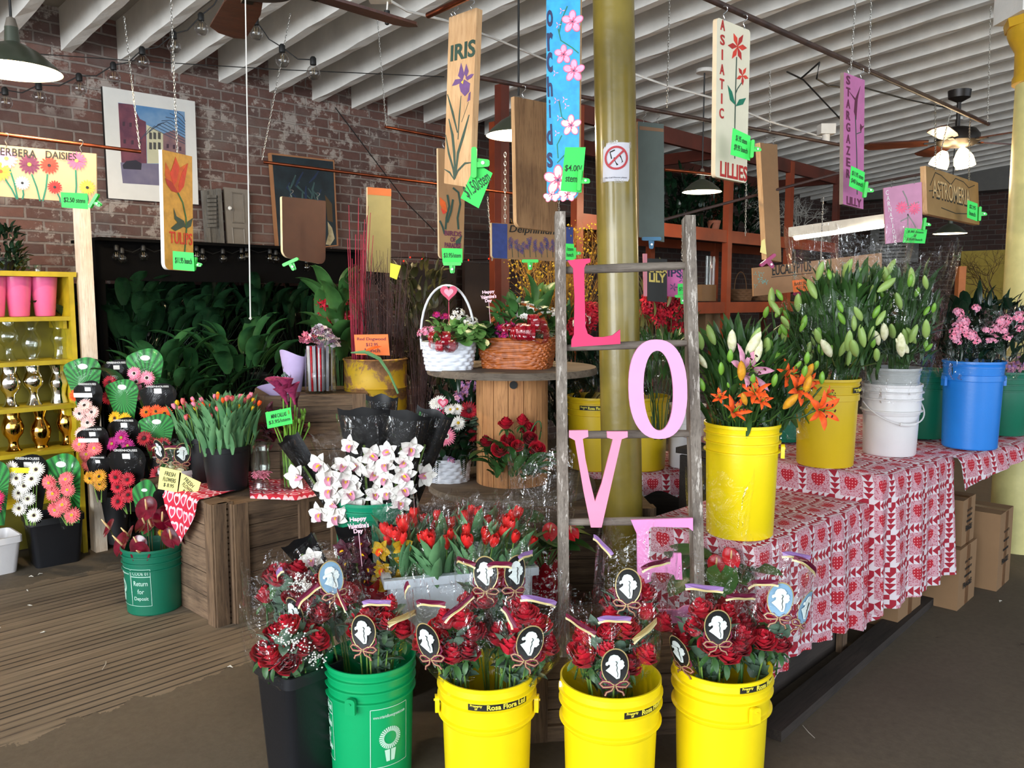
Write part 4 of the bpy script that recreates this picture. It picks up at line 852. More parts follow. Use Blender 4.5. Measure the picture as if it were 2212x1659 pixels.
# ---------------------------------------------------------------- long chains from the joists
for lab, a, b_, Y in (('chain from joist to the left copper pipe end', (268, 36), (302, 322), 4.2), ('chain from joist down to the tulips board', (369, -10), (383, 330), 3.72), ('chain slanting down to the copper pipe before the dark canvas', (627, 30), (566, 346), 4.9), ('chain hanging below the black plug by the joists', (814, 24), (834, 272), 5.2), ('chain from the joists down to the rod right of the gold column', (1446, -5), (1441, 232), 4.1),
    ('faint chain between the lily board and the tan plank', (1663, 154), (1663, 284), 4.6), ('chain left of the pair above the stargazer board', (1848, 0), (1838, 150), 4.1), ('chain right of the pair above the stargazer board', (1882, -5), (1877, 158), 4.15), ('chain by the yellow column, down to the end of the brown rod', (2140, 14), (2133, 264), 5.3), ('thin chain from the rod above the fan, left of it', (2054, 238), (2028, 345), 5.2),
    ('chain hanging from the rod behind the asiatic lillies board', (1612, 396), (1610, 510), 5.0), ('beaded chain behind the top of the ladder', (1475, 474), (1473, 562), 4.3), ('chain between the orchid board and the ladder top', (1207, 432), (1208, 470), 4.2)): chain(lab, P(*a, Y), P(*b_, Y))
# ================================================================ LEFT: shelf, gerbera sleeves, dark plants
def ubox(mb, t, s, z, dt, ds, dz, m=0):   # box given in room axes: corner t,s,z and sizes
    mb.box((t + dt / 2, -(s + ds / 2), z + dz / 2), (dt, ds, dz), m); return mb
def uthing(name, label, cat, p, group=None): return thing(name, label, cat, p, WYAW, group)   # local x = along wall, -y = away from wall
M_shelfy = mat('yellow_shelf_paint', 'c2aa1c', .5, c2='93800f', vs=5, bump=.15, bs=40)
M_shelfd = mat('dark_inside_of_shelf', '3a2a1c', .8)
def to_room(p): q = V(p) - W0; return q.dot(U), q.dot(N), p[2]
ST, SS = -.33, .64; so = uthing('shelf_unit', 'yellow painted shelf unit at the left picture edge, full of vases', 'shelf', RM(ST, SS))
SZ = [1.49, 1.225, .95, .68, .38]
for z in SZ: b = MB(); b.box((-.75, .16, z - .013), (1.46, .32, .026)); b.build('shelf_board', M_shelfy, so, smooth=False); g = MB(); g.box((-.05, .15, z - .05), (.02, .26, .05)); g.build('cleat', M_shelfy, so, smooth=False)
b = MB(); b.box((-.75, .16, 1.745), (1.54, .34, .03)); b.build('top_board', M_shelfy, so, smooth=False)
for x in (-.012, -1.5): b = MB(); b.box((x, .16, .865), (.028, .34, 1.73)); b.build('side_panel', M_shelfy, so, smooth=False)
b = MB(); b.box((-.75, .325, .87), (1.5, .012, 1.72)); b.build('back_panel', mat('olive_shelf_back', '8a7f1c', .7, c2='5c5414', vs=3), so, smooth=False)
def on_shelf(px, z, dy=.13):
    """point on the shelf plane under a photograph column"""
    d = ray(px, 700); t = 0; c = W0 + N * (SS - dy); k = (c - EYE).dot(N) / V((d.x, d.y, 0)).dot(N); p = EYE + d * k; return V((p.x, p.y, z))
M_pinkpot = mat('glossy_pink_glaze', 'e8699a', .18, var=.06, coat=.6)
def lathe_thing(name, label, cat, p, pr, m, part, n=32, group=None, rz=0):
    o = thing(name, label, cat, p, rz, group); b = MB(); b.lathe(pr, n); b.build(part, m, o, sharp=50); return o
for px, lab in ((-12, 'pink tapered pot cut by the left picture edge'), (43, 'middle pink tapered pot on the top shelf'), (99, 'rightmost pink tapered pot on the top shelf')):
    lathe_thing('plant_pot', lab, 'pot', on_shelf(px, 1.492), [(0, 0), (.052, 0), (.056, .006), (.078, .235), (.074, .238), (.05, .01), (0, .008)], M_pinkpot, 'pot_body', group='pink pots on the yellow shelf')
def glass_mat(name, tint=(.98, 1, .98), refl=1.):
    t = NT(name); tr = t.n('BsdfTransparent'); tr.inputs[0].default_value = (*tint, 1); gl = t.n('BsdfGlossy'); gl.inputs['Roughness'].default_value = .03
    lw = t.n('LayerWeight'); lw.inputs['Blend'].default_value = .35; f = (t.x(lw.outputs['Facing']).pw(2.2) * .75 * refl + .05)
    ms = t.n('MixShader'); t.l(f, ms.inputs[0]); t.l(tr.outputs[0], ms.inputs[1]); t.l(gl.outputs[0], ms.inputs[2]); t.l(ms.outputs[0], t.out.inputs['Surface']); return t.m
M_glass = glass_mat('clear_glass'); M_silver = mat('mercury_silver_glass', 'e6e2da', .06, metal=1, var=.04); M_goldv = mat('mirror_gold_glass', 'e0b460', .07, metal=1, c2='b98738', vs=4)
M_water = glass_mat('water', (.85, .93, .85), .4)
def shellp(pr, th=.003): return pr + [(max(r - th, .001), z) for r, z in pr[::-1][:-1]]
VG = [(0, .0), (.052, 0), (.05, .01), (.038, .05), (.046, .09), (.058, .12), (.05, .15), (.036, .18), (.036, .2), (.05, .235)]
VS = [(0, 0), (.045, 0), (.034, .02), (.022, .06), (.03, .09), (.055, .12), (.06, .15), (.048, .185), (.04, .2), (.042, .235)]
VO = [(0, 0), (.046, 0), (.034, .012), (.026, .045), (.03, .07), (.056, .105), (.062, .145), (.05, .185), (.042, .205), (.048, .245)]
VP_ = [(0, 0), (.04, 0), (.033, .02), (.05, .05), (.06, .10), (.052, .14), (.03, .175), (.03, .2), (.046, .24)]
for (z, nm, m, cols, grp, prs) in ((1.227, 'clear glass', M_glass, (15, 66, 128), 'clear glass vases on the second shelf', (VS, VP_, VG)), (.952, 'mirror silver', M_silver, (12, 64, 119), 'silver vases on the third shelf', (VO, VS, VG)), (.682, 'mirror gold', M_goldv, (13, 74, 132), 'gold vases on the fourth shelf', (VO, VP_, VO))):
    for k, (px, w) in enumerate(zip(cols, ('left', 'middle', 'right'))): lathe_thing('vase', f'{nm} waisted vase, {w} of the three in its row on the yellow shelf', 'vase', on_shelf(px, z), shellp(prs[k]), m, 'vase_body', group=grp)
o = thing('potted_plant', 'small leafy plant on top of the yellow shelf unit', 'plant', on_shelf(14, 1.76, .16)); r = random.Random(3); b = bush(r, [leafmb(.05, .02, .5, -.4)], 260, .14, .26, .4, (.6, 1.3)); b.build('foliage', LM['deep'], o, sharp=0)
b = MB(); b.lathe([(0, 0), (.05, 0), (.06, .08), (.05, .08), (0, .02)], 16); b.build('pot', M_blk, o); b = bush(random.Random(4), [leafmb(.03, .02, .2, -.8)], 120, .17, .06, .1, (.6, 1.2), z0=.02); b.build('trailing_leaves', LM['greyg'], o, sharp=0)
lathe_thing('glass_jar', 'tiny glass jar on top of the yellow shelf unit', 'jar', on_shelf(88, 1.76, .1), shellp([(0, 0), (.022, 0), (.024, .04), (.02, .045)]), M_glass, 'jar_body')
# white post
pp = on_shelf(166, 0, -.0); W_white = wood('whitewashed_pine', 'efe4d4', 'd8c4ac', 'b79c80', 1.4)
o = uthing('post', 'whitewashed square wooden post right of the yellow shelf unit', 'post', V((pp.x + .05, pp.y + .03, 0))); b = MB(); b.box((0, 0, 1.15), (.07, .09, 2.3)); b.build('post_timber', W_white, o, smooth=False)
# ---------------------------------------------------------------- black plant rack with peace lilies
M_blackw = mat('matt_black_wood', '080707', .95, var=.3, spec=.12)
o = uthing('plant_rack', 'black timber plant rack with a deep top beam against the brick wall', 'rack', RM(-.12, .08))
for nm, c, d in (('top_beam', (1.12, -.42, 1.84), (2.3, .06, .25)), ('back_panel', (1.12, -.05, .85), (2.3, .02, 1.70)), ('shelf_board', (1.12, -.30, .86), (2.3, .5, .03)), ('shelf_board', (1.12, -.30, .12), (2.3, .5, .03)), ('roof_board', (1.12, -.28, 1.975), (2.3, .5, .02)), ('post', (-.0, -.42, .86), (.05, .05, 1.72)), ('post', (2.26, -.42, .86), (.05, .05, 1.72))):
    b = MB(); b.box(c, d); b.build(nm, M_blackw, o, smooth=False)
def lily_plant(seed):
    r = random.Random(seed); b = MB()
    for k in range(52):
        a = r.uniform(0, 2 * pi); el = r.uniform(.55, 1.35); d = V((cos(a) * cos(el), sin(a) * cos(el), sin(el))); q = r.uniform(.16, .36); p = d * q + V((0, 0, .1))
        b.tube([(0, 0, .08), p * .55 + V((0, 0, .03)), p], .0025, 4, 1, cap=False); b.join(LF_BIG, TF(p, (0, -el * .5 + .35, a), r.uniform(.6, 1.05)))
    return b.mesh('peace_lily_leaves', [leaf_mat('glossy_shaded_leaf', '1b3a22', '0b1c11', .22), LM['deep']], sharp=0)  # leaf colour darkened to stand for the shade inside the rack
PLM = [lily_plant(k) for k in (1, 2, 3)]; PLF = [m.copy() for m in PLM]; [m.materials.__setitem__(0, leaf_mat('glossy_spotlit_leaf', '3d6b3c', '1f4426', .22)) for m in PLF]; POTM = MB().lathe([(0, 0), (.075, 0), (.095, .14), (.1, .14), (.1, .155), (.09, .155), (.085, .12), (0, .12)], 24).mesh('pot', M_blk)  # PLF: same plants in a lighter leaf colour, as if spotlit
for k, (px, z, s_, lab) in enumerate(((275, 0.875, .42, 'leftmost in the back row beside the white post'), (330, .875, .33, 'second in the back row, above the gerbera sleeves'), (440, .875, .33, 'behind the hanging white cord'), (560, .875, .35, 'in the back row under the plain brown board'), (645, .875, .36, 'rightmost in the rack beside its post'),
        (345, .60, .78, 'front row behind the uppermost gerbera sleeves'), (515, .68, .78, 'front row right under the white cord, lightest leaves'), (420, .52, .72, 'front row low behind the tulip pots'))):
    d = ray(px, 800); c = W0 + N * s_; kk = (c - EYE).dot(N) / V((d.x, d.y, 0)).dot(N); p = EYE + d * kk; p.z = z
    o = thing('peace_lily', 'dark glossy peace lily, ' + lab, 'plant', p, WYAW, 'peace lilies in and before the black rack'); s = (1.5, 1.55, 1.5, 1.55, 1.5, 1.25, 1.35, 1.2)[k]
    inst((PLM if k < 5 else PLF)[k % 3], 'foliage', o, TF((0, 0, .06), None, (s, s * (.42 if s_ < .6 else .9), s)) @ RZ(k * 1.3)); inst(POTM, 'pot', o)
    if s_ > .6: kx = uthing('plant_stand', 'black box stand under the peace lily ' + lab.replace('front row ', '').split(',')[0], 'stand', V((p.x, p.y, 0))); b = MB(); b.box((0, 0, z / 2), (.22, .22, z)); b.build('stand_box', M_blackw, kx, smooth=False)
# ---------------------------------------------------------------- gerbera sleeves
def fan_mat():
    t = NT('green_fan_card'); sep = t.n('SeparateXYZ'); t.l(t.co('Object'), sep.inputs[0]); at = t.n('Math', operation='ARCTAN2'); t.l(sep.outputs[0], at.inputs[0])
    t.l((t.x(sep.outputs[2]) - .20).so, at.inputs[1]); f = (t.x(at.outputs[0]) * 4.).fr(); t.base(t.ramp(f.so, (.0, '06421c'), (.5, '2f9c40'), (1., '06421c'))); t.rough(.5); return t.m
M_fan = fan_mat(); M_blackcard = mat('black_card', '0a0a0c', .3, spec=.25); M_lab = mat('white_sticker', 'e4e4e2', .5); M_kraft = mat('kraft_paper', 'c9a27c', .8)
def sleeve_outline(w, h, top=1):
    wb = w * .34; o = [(-wb / 2, 0), (wb / 2, 0), (w / 2, h * .80)]
    n = 12
    for k in range(n + 1): a = pi * k / n; o.append((w / 2 * cos(a), h * .80 + h * .2 * sin(a) ** .8 * (1 + (.18 * sin(2 * a) if top else 0))))
    return o
FLAT = film_mat('taut_clear_film', (1, 1, 1), .02, .35, bs=5, bd=.01)
def gsleeve(lab, px, ytop, ybot, wpx, Y, card_m, fl, n=5, lean=0., eye=None, sticker=None, logo=True, seed=0, fs=1., rows=(.35, .8)):
    a = P(px, ytop, Y); c = P(px, ybot, Y); h = (a.z - c.z) * 1.02; w = wpx / FPX * Y * 1.02; r = random.Random(seed)
    o = thing('wrapped_gerberas', lab, 'bouquet', c, -.05 + r.uniform(-.12, .12), 'flower sleeves on the black rack', rot=Euler((.12, lean, r.uniform(-.15, .15))))
    b = MB(); b.poly(sleeve_outline(w, h), .002, 0, TF((0, .035, 0), Matrix.Rotation(pi / 2, 3, 'X'))); b.build('backing_card', card_m, o, smooth=False)
    f = MB(); ol = sleeve_outline(w * 1.06, h * .97); f.grid(lambda u, v: ((u - .5) * (w * .36 + (w * 1.04 - w * .36) * min(v / .8, 1)) * (1 if v < .8 else (1 - ((v - .8) / .2) ** 2 * .35)), .03 - .085 * sin(pi * u) ** .6 * (1 - .45 * v), v * h * .98), 10, 10); f.build('film_front', FLAT, o)
    pts = []
    for k in range(400):
        v = r.uniform(*rows); x = r.uniform(-1, 1) * (w * .17 + (w * .33) * min(v, 1)) * .82; p = V((x, -.015 - r.random() * .018, v * h))
        if len(pts) < n and all((p - q).length > .055 * fs for q in pts): pts.append(p)
    for p in pts: inst(GB[fl] if fl in GB else fl, 'gerbera', o, aim(p, V((p.x * 1.5, -1, .35 + r.gauss(0, .15))), fs * r.uniform(.95, 1.1), r.uniform(0, 6)))
    g = MB()
    for p in pts: g.tube([(p.x * .9, p.y + .02, p.z - .03), (p.x * .35, .0, 0)], .003, 5)
    g.build('stems', LM['stem'], o)
    if logo: g = MB(); g.poly(ell(0, 0, w * .13, w * .075, 18), .0012, 0, TF((w * .02, .0325, h * .86), Matrix.Rotation(pi / 2, 3, 'X'))); g.build('oval_logo', M_lab, o, smooth=False)
    else:
        g = MB(); t = fit_text('GREENHOUSES', w * .6, h * .035, bold=.01); g.join(t, TF((0, .0325, h * .95), Matrix.Rotation(pi / 2, 3, 'X'))); g.build('lettering', M_lab, o, smooth=False)
        g = MB(); g.poly(rrect(w * .2, w * .14, .003), .001, 0, TF((0, .0325, h * .86), Matrix.Rotation(pi / 2, 3, 'X'))); g.build('sticker', M_lab, o, smooth=False)
    if sticker: g = MB(); g.poly(rrect(w * .62, h * .075, .002), .001, 0, TF((0, -.03, h * sticker[0]), Matrix.Rotation(pi / 2, 3, 'X'))); g.build('sticker', sticker[1], o, smooth=False)
    return o
G_ = [('gerberas in a green fan sleeve, orange heads, top left of the rack', 184, 776, 905, 78, 5.0, M_fan, 'orange', 2, (.36, .5)), ('gerberas in a black sleeve, one big bright red head, top row', 257, 780, 895, 64, 5.05, M_blackcard, 'red', 3, (.3, .72)), ('gerberas in a green fan sleeve, pink heads, top right of the rack', 318, 757, 890, 76, 5.0, M_fan, 'pink', 5, (.3, .66)),
    ('gerberas in a dark green sleeve with white strip, blush heads', 196, 826, 950, 62, 4.85, M_blackcard, 'blush', 6, (.1, .7)), ('gerberas in a green fan sleeve with three yellow heads', 267, 823, 935, 76, 4.9, M_fan, 'yellow', 3, (.24, .38)), ('gerberas in a black sleeve with orange heads, right end', 345, 832, 940, 78, 4.9, M_blackcard, 'orange', 4, (.3, .5)),
    ('gerberas in a black sleeve with salmon pink heads, left side', 205, 924, 1040, 66, 4.72, M_blackcard, 'salmon', 4, (.35, .72)), ('gerberas in a black sleeve with magenta heads', 273, 905, 1020, 74, 4.78, M_blackcard, 'magenta', 5, (.3, .7)), ('gerberas in a green fan sleeve, dark red heads deep inside', 341, 898, 1010, 74, 4.78, M_fan, 'crimson', 4, (.2, .6)),
    ('gerberas in a black sleeve with gold heads beside white paper', 215, 986, 1085, 50, 4.62, M_blackcard, 'gold', 3, (.4, .62)), ('gerberas in a tall black sleeve with red heads, lowest on the rack', 280, 968, 1110, 84, 4.6, M_blackcard, 'red', 5, (.2, .62)), ('gerberas in a black sleeve with dark red heads, behind the yellow notes', 353, 985, 1090, 62, 4.66, M_blackcard, 'crimson', 4, (.2, .7))]
for k, (lab, px, yt, yb, w, Y, m, fl, n, rw) in enumerate(G_): gsleeve(lab, px, yt, yb, w, Y, m, fl, n, seed=k, logo=m is M_fan, sticker=(.8, M_lab) if k in (3, 6) else None, rows=rw, fs=.95)
gsleeve('white gerberas in a clear sleeve with a yellow strip, in the black bin', 66, 985, 1135, 84, 4.6, M_blackcard, 'white', 9, .03, logo=False, sticker=(.83, mat('yellow_sticker', 'f4e020', .5)), seed=21, rows=(.15, .85))
gsleeve('pink gerberas in a green fan sleeve, in the black bin', 150, 984, 1135, 90, 4.6, M_fan, 'salmon', 9, -.08, seed=22, rows=(.15, .72)); gsleeve('green fan sleeve cut by the left picture edge', -8, 1000, 1140, 64, 4.5, M_fan, 'hot', 4, .02, seed=23, rows=(.2, .5))
gsleeve('small green fan sleeve standing behind the dark anthuriums', 318, 1040, 1190, 50, 4.35, M_fan, 'white', 1, 0, seed=24, rows=(.1, .2)); gsleeve('yellow mums in a black backed sleeve behind the dark anthuriums', 360, 1050, 1200, 54, 4.3, M_blackcard, MUM, 10, .03, logo=True, seed=25, fs=1., rows=(.28, .62))
o = uthing('wire_rack', 'black wire stand holding tiers of flower sleeves', 'rack', F(262, 1222) + U * .1); r = .006
for z, y in ((.35, -.0), (.62, .12), (.9, .24), (1.1, .34)):
    b = MB(); b.tube([(-.02, y, z), (.38, y, z)], r, 6); b.build('rail', M_blackw, o)
for x in (-.02, .38): b = MB(); b.tube([(x, .02, 0), (x, .06, .4), (x, .36, 1.1)], r, 6); b.tube([(x, .45, 0), (x, .36, 1.1)], r, 6); b.build('leg', M_blackw, o)
c = F(120, 1212); square_pail('square black bin on the floor holding two gerbera sleeves', c, WYAW - .1, .24, .29, .30, M_blk, .2, .24)
c = F(-14, 1235); square_pail('white bin cut by the left picture edge', c, WYAW, .2, .25, .22, M_wht)
c = F(240, 1225) + V((0, .1, 0)); lathe_thing('flower_cone', 'black cone bucket in the wire stand beside the gold gerberas', 'bucket', V((c.x, c.y, .12)), [(0, 0), (.05, 0), (.085, .3), (.08, .3), (.04, .02), (0, .02)], M_blk, 'cone_body')
# ---------------------------------------------------------------- dark green bucket of anthuriums
c = F(335, 1311); c.z = 0; ac = c
bucket('deep green bucket on the grooved floor, printed Return for Deposit', c, .152, .34, M_dgr, 'ringed', lug=(A0 + .9,) if 0 else (None,), deposit=(-pi / 2 - .05, .10, .19, .15, A0 - 1.0)) 
r = random.Random(5)
for k in range(13):
    a = 2 * pi * k / 13 * 1.9; q = .05 + .19 * (k / 13) ** .7; p = V((q * cos(a) * 1.15, q * sin(a) * .7, .345 + r.uniform(0, .07) + (.07 if q < .1 else 0))); fac = V((cos(a) * .8 + r.gauss(0, .2), -.75 + .3 * sin(a), .55))
    if k == 11: p = V((0, -.13, .33)); fac = V((0, -1, -.05))
    if k == 12: p = V((-.02, .0, .52)); fac = V((.1, -.9, .5))
    o = thing('anthurium_stem', ['dark red anthurium stem in the deep green bucket, spathe ' + w for w in ('near the middle', 'facing right', 'at the back', 'facing left', 'near the left rim', 'low on the right', 'high at the back', 'beside the left note', 'pointing up', 'behind the front one', 'leaning outward', 'hanging over the front rim', 'standing highest')][k], 'flower', ac, 0, 'anthuriums in the deep green bucket')
    m = frame(fac, r.uniform(-.5, .5) + pi / 2); inst(ANTH_D[0], 'spathe', o, TF(p, m, r.uniform(.9, 1.2))); inst(ANTH_D[1], 'spadix', o, TF(p, m, 1.1)); b = MB(); b.tube([p, p * .6 + V((0, 0, -.05)), (p.x * .25, p.y * .25, .03)], .003, 5); b.build('stem', LM['olive'], o)
for px, lab, rt in (([(346, 1008), (392, 1018), (385, 1064), (341, 1056)], 'pale yellow note on a stick, left of two', 0), ([(388, 1020), (434, 1042), (420, 1088), (382, 1070)], 'pale yellow note on a stick, tilted, right of two', -.4)):
    card(lab, px, 4.15, [('FRESH', .5), ('FLOWERS', .6), ('$ 8.95', .5)], M_cardy, tilt=rt)
o = thing('stick', 'thin dark stick carrying the two yellow notes', 'stick', P(405, 1080, 4.17)); b = MB(); b.tube([(0, 0, .02), V(P(384, 1190, 4.2)) - P(405, 1080, 4.17)], .004, 6); b.build('stick_rod', M_blackw, o)
# ================================================================ CENTRE: column, spool, baskets, ladder, crates
W_weath = wood('weathered_grey_wood', '8d8378', '6a5f55', '3d342c', 1.6, wear='b3aaa0'); W_crate = wood('old_crate_boards', '7d664e', '4a382a', '20160f', 1.1, axis=0); W_cratev = wood('old_crate_posts', '876c51', '523e2e', '261a12', 1.1, axis=2)
W_spool = wood('orange_pine_staves', 'd29a64', 'b57e50', '74492c', .9); W_disc = wood('dusty_spool_disc', '7f7263', '61564a', '3a3028', 1., axis=0)
W_cratey = wood('old_crate_side', '94795f', '604a38', '2a1e15', 1.1, axis=1)
# crates: room-aligned boxes of planks
def crate(lab, p, dx, dy, dz, rows=5, ties=(0, 1), braces=(), group=None, name='wooden_crate', rz=None):
    """corner nearest the camera at p; runs dx along the wall (local +x) and dy away from the camera (local +y)"""
    o = thing(name, lab, 'crate', p, WYAW if rz is None else rz, group); r = random.Random(lab); h = dz / rows
    for nm, fx in (('front_boards', 0), ('side_boards', 1)):
        b = MB()
        for k in range(rows):
            g = .004; z = (k + .5) * h
            if fx == 0:
                for y in (.012, dy - .012): b.box((dx / 2, y, z), (dx - .03, .016 + r.uniform(0, .003), h - g), 0)
            else:
                for x in (.012, dx - .012): b.box((x, dy / 2, z), (.016 + r.uniform(0, .003), dy - .03, h - g), 0)
        b.build(nm, W_crate if fx == 0 else W_cratey, o, smooth=False)
    for x, y in ((0, 0), (dx, 0), (0, dy), (dx, dy)):
        b = MB(); b.box((x + (.03 if x == 0 else -.03), y + (-.006 if y == 0 else .006), dz / 2), (.075, .02, dz + .004)); b.box((x + (-.006 if x == 0 else .006), y + (.03 if y == 0 else -.03), dz / 2), (.02, .075, dz + .004)); b.build('corner_post', W_cratev, o, smooth=False)
    for q in braces: b = MB(); b.box((dx * q, -.006, dz / 2), (.06, .018, dz)); b.build('brace', W_cratev, o, smooth=False)
    b = MB(); b.box((dx / 2, -.006, dz - .03), (dx, .017, .06)); b.box((dx / 2, -.006, .03), (dx, .017, .06)); b.build('rail', W_crate, o, smooth=False)
    b = MB(); n = max(2, int(dy / .12))
    for k in range(n): b.box((dx / 2, dy * (k + .5) / n, dz - .006), (dx + .01, dy / n - .004, .014 + r.uniform(0, .002)))
    b.build('top_boards', W_crate, o, smooth=False); return o
C0 = F(514, 1346); CZ = .60
crate('big old wooden crate with a braced front, right one of the pair at left', C0, .62, .62, CZ, 5, braces=(.62,))
crate('old wooden crate facing left of the pair, its side boards pale', C0 - U * .09 + V((-.0, 0, 0)) - N * .03, .085, .80, CZ + .01, 5)
ct = P(549, 1000, 4.45); crate('upper wooden crate carrying the ribbon vase', V((ct.x, ct.y, CZ + .012)), .60, .45, .46, 3, rz=.22)
crate('dark wooden crate behind the front buckets, under the white tulip tub', F(700, 1560) * 1 + V((-.22, .62, 0)), .95, .42, .34, 3, rz=.06)
crate('dark wooden crate holding up the cable spool', V((-.58, 3.78, 0)), 1.25, .9, .61, 5, rz=.06)
crate('dark wooden crate at the foot of the ladder, behind the yellow buckets', V((.06, 2.86, 0)), .85, .42, .34, 3, rz=.12)
# ---------------------------------------------------------------- cable spool
SPC = V((.0, 4.3, .64)); o = thing('cable_spool', 'large wooden cable spool used as a two-level display table', 'table', SPC)
def disc(z, r_, t):
    b = MB(); b.lathe([(0, 0), (r_, 0), (r_ + .002, t * .2), (r_ - .001, t * .8), (r_ - .004, t), (0, t)], 64, 0, TF((0, 0, z))); return b
disc(-.03, .44, .032).build('lower_disc', W_disc, o, sharp=30); disc(.575, .44, .034).build('upper_disc', W_disc, o, sharp=30)
b = MB(); n = 15
for k in range(n):
    a0 = 2 * pi * k / n + .01; a1 = 2 * pi * (k + 1) / n - .01; q = []
    for a in (a0, (a0 + a1) / 2, a1): q += [(.187 * cos(a), .187 * sin(a))]
    for a in (a1, (a0 + a1) / 2, a0): q += [(.165 * cos(a), .165 * sin(a))]
    b.poly(q, .575)
b.build('drum_staves', W_spool, o, smooth=False)
b = MB(); b.lathe([(0, 0), (.02, 0), (.02, .003), (0, .003)], 20, 0, TF((.02 + .187 * cos(A0 + .04) - .02, .187 * sin(A0 + .04) - .003, .53), (pi / 2, 0, 0))); b.build('bolt_hole', M_prk, o)
# ---------------------------------------------------------------- gold painted cast column
a = P(1325, 0, 3.72); c = P(1345, 1150, 3.72); ax = (a - c).normalized(); base = c + ax * (-c.z / ax.z); M_goldp = mat('thick_olive_gold_paint', '8a7830', .3, c2='756628', vs=6, bump=.12, bs=18, coat=.3)
o = thing('column', 'round iron column painted olive gold, behind the wooden ladder', 'column', base); b = MB(); L = 4.25; b.tube([ax * t * L for t in (0, .1, .3, .5, .7, .9, 1)], [.092, .092, .091, .090, .089, .088, .088], 48); b.build('shaft', M_goldp, o)
b = MB(); b.lathe([(.0, 0), (.15, 0), (.15, .03), (.12, .05), (.115, .08), (.1, .1), (.09, .12)], 40); b.build('base_ring', M_goldp, o)
M_paper = mat('white_paper', 'dedde6', .6, var=.05); M_tape = film_mat('clear_tape', (.95, .95, .95), .12, .6, .15, 'e8e4d8'); M_pr = mat('red_print', 'c8424a', .6)
def no_phone(lab, cen, axis_p, rr, w, h, parent_ax=None, facing=None):
    """paper notice bent round a column; cen = middle of the paper on the surface"""
    o = thing('notice', lab, 'sign', axis_p); a0 = math.atan2(cen.y - axis_p.y, cen.x - axis_p.x) if facing is None else facing
    def bend(mb, off): q = MB(); q.f = list(mb.f); q.m = list(mb.m); q.v = [V(((rr + off + p.z) * cos(a0 + p.x / rr), (rr + off + p.z) * sin(a0 + p.x / rr), p.y)) for p in mb.v]; return q
    bend(strip(w, h, 12), .001).build('paper', M_paper, o)
    m = MB(); n = 32; R_ = w * .42
    m.grid(lambda u, v: ((R_ - v * w * .075) * cos(2 * pi * u), h * .1 + (R_ - v * w * .075) * sin(2 * pi * u), 0), n, 1, 0, None, True); q = R_ * .68
    m.grid(lambda u, v: (-q + 2 * q * u - (v - .5) * w * .05, h * .1 - q + 2 * q * u + (v - .5) * w * .05, 0), 8, 1); bend(m, .0042).build('prohibition_sign', M_pr, o)
    m = MB(); m.poly([(x * w, y * w + h * .1) for x, y in [(-.24, .22), (-.06, .30), (-.04, .25), (-.2, .19), (-.14, -.02), (-.18, -.04)]], .0004); m.poly([(x * w, y * w + h * .1) for x, y in [(-.1, .0), (.14, .12), (.24, -.14), (.02, -.27)]], .0004); bend(m, .002).build('phone_drawing', M_prk, o)
    m = MB()
    for i in range(4):
        for j in range(3): x0, y0 = -.055 + .06 * j + .03 * i * .9, -.03 + .035 * j - .045 * i; m.poly([(w * (x0 + dx), w * (y0 + dy) + h * .1) for dx, dy in ((0, 0), (.028, .014), (.036, -.008), (.010, -.021))], .0006)
    bend(m, .0026).build('phone_keys', M_paper, o)
    bend(fit_text('No Cell Phones please', w * .8, h * .05, shear=.2), .002).v and None
    t = MB(); t.join(fit_text('No Cell Phones please', w * .8, h * .05, shear=.2), TF((0, -h * .41, 0))); bend(t, .002).build('lettering', mat('grey_print', '6a6a78', .6), o, smooth=False)
    for x, y, tw, th in ((-.1, .5, .3, .1), (.5, .44, .1, .16), (-.5, .48, .12, .2), (.1, -.5, .34, .1), (-.48, -.46, .2, .14)): t = MB(); t.join(strip(w * tw, h * th, 4), TF((x * w, y * h, 0))); bend(t, .003).build('tape', M_tape, o)
    return o
t = (P(1331, 351, 3.65).z - base.z) / ax.z; axp = base + ax * t; no_phone('paper no-cell-phones notice taped to the olive gold column', P(1331, 351, 3.63), axp, .0895, .12, .163)
# yellow column at the right edge
yc = P(2236, 500, 5.2); yc.z = 0; o = thing('column', 'cream yellow iron column with flared gold capital at the right picture edge', 'column', yc); M_cry = mat('cream_yellow_paint', 'd8cf8c', .4, bump=.1, bs=12); M_cap = mat('gold_yellow_paint', 'd9ab2c', .4)
zc = P(2200, 180, 5.2).z; b = MB(); b.lathe([(.15, 0), (.155, zc - .05), (.155, zc)], 40); b.build('shaft', M_cry, o)
b = MB(); b.lathe([(.155, zc), (.175, zc + .005), (.175, zc + .04), (.165, zc + .06), (.168, zc + .2), (.2, zc + .26), (.215, zc + .30), (.215, zc + .33)], 40); b.lathe([(0, 0), (.235, 0), (.245, .05), (.23, .06), (0, .06)], 8, 0, TF((0, 0, zc + .33))); b.build('capital', M_cap, o, sharp=30)
b = MB(); b.box((0, 0, zc + .39 + .12), (.5, .3, .26)); b.build('beam_seat', M_white, o, smooth=False)
no_phone('paper no-cell-phones notice on the cream column, cut by the picture edge', None, V((yc.x, yc.y, P(2210, 657, 5.1).z)), .156, .13, .16, facing=A0 - .28)
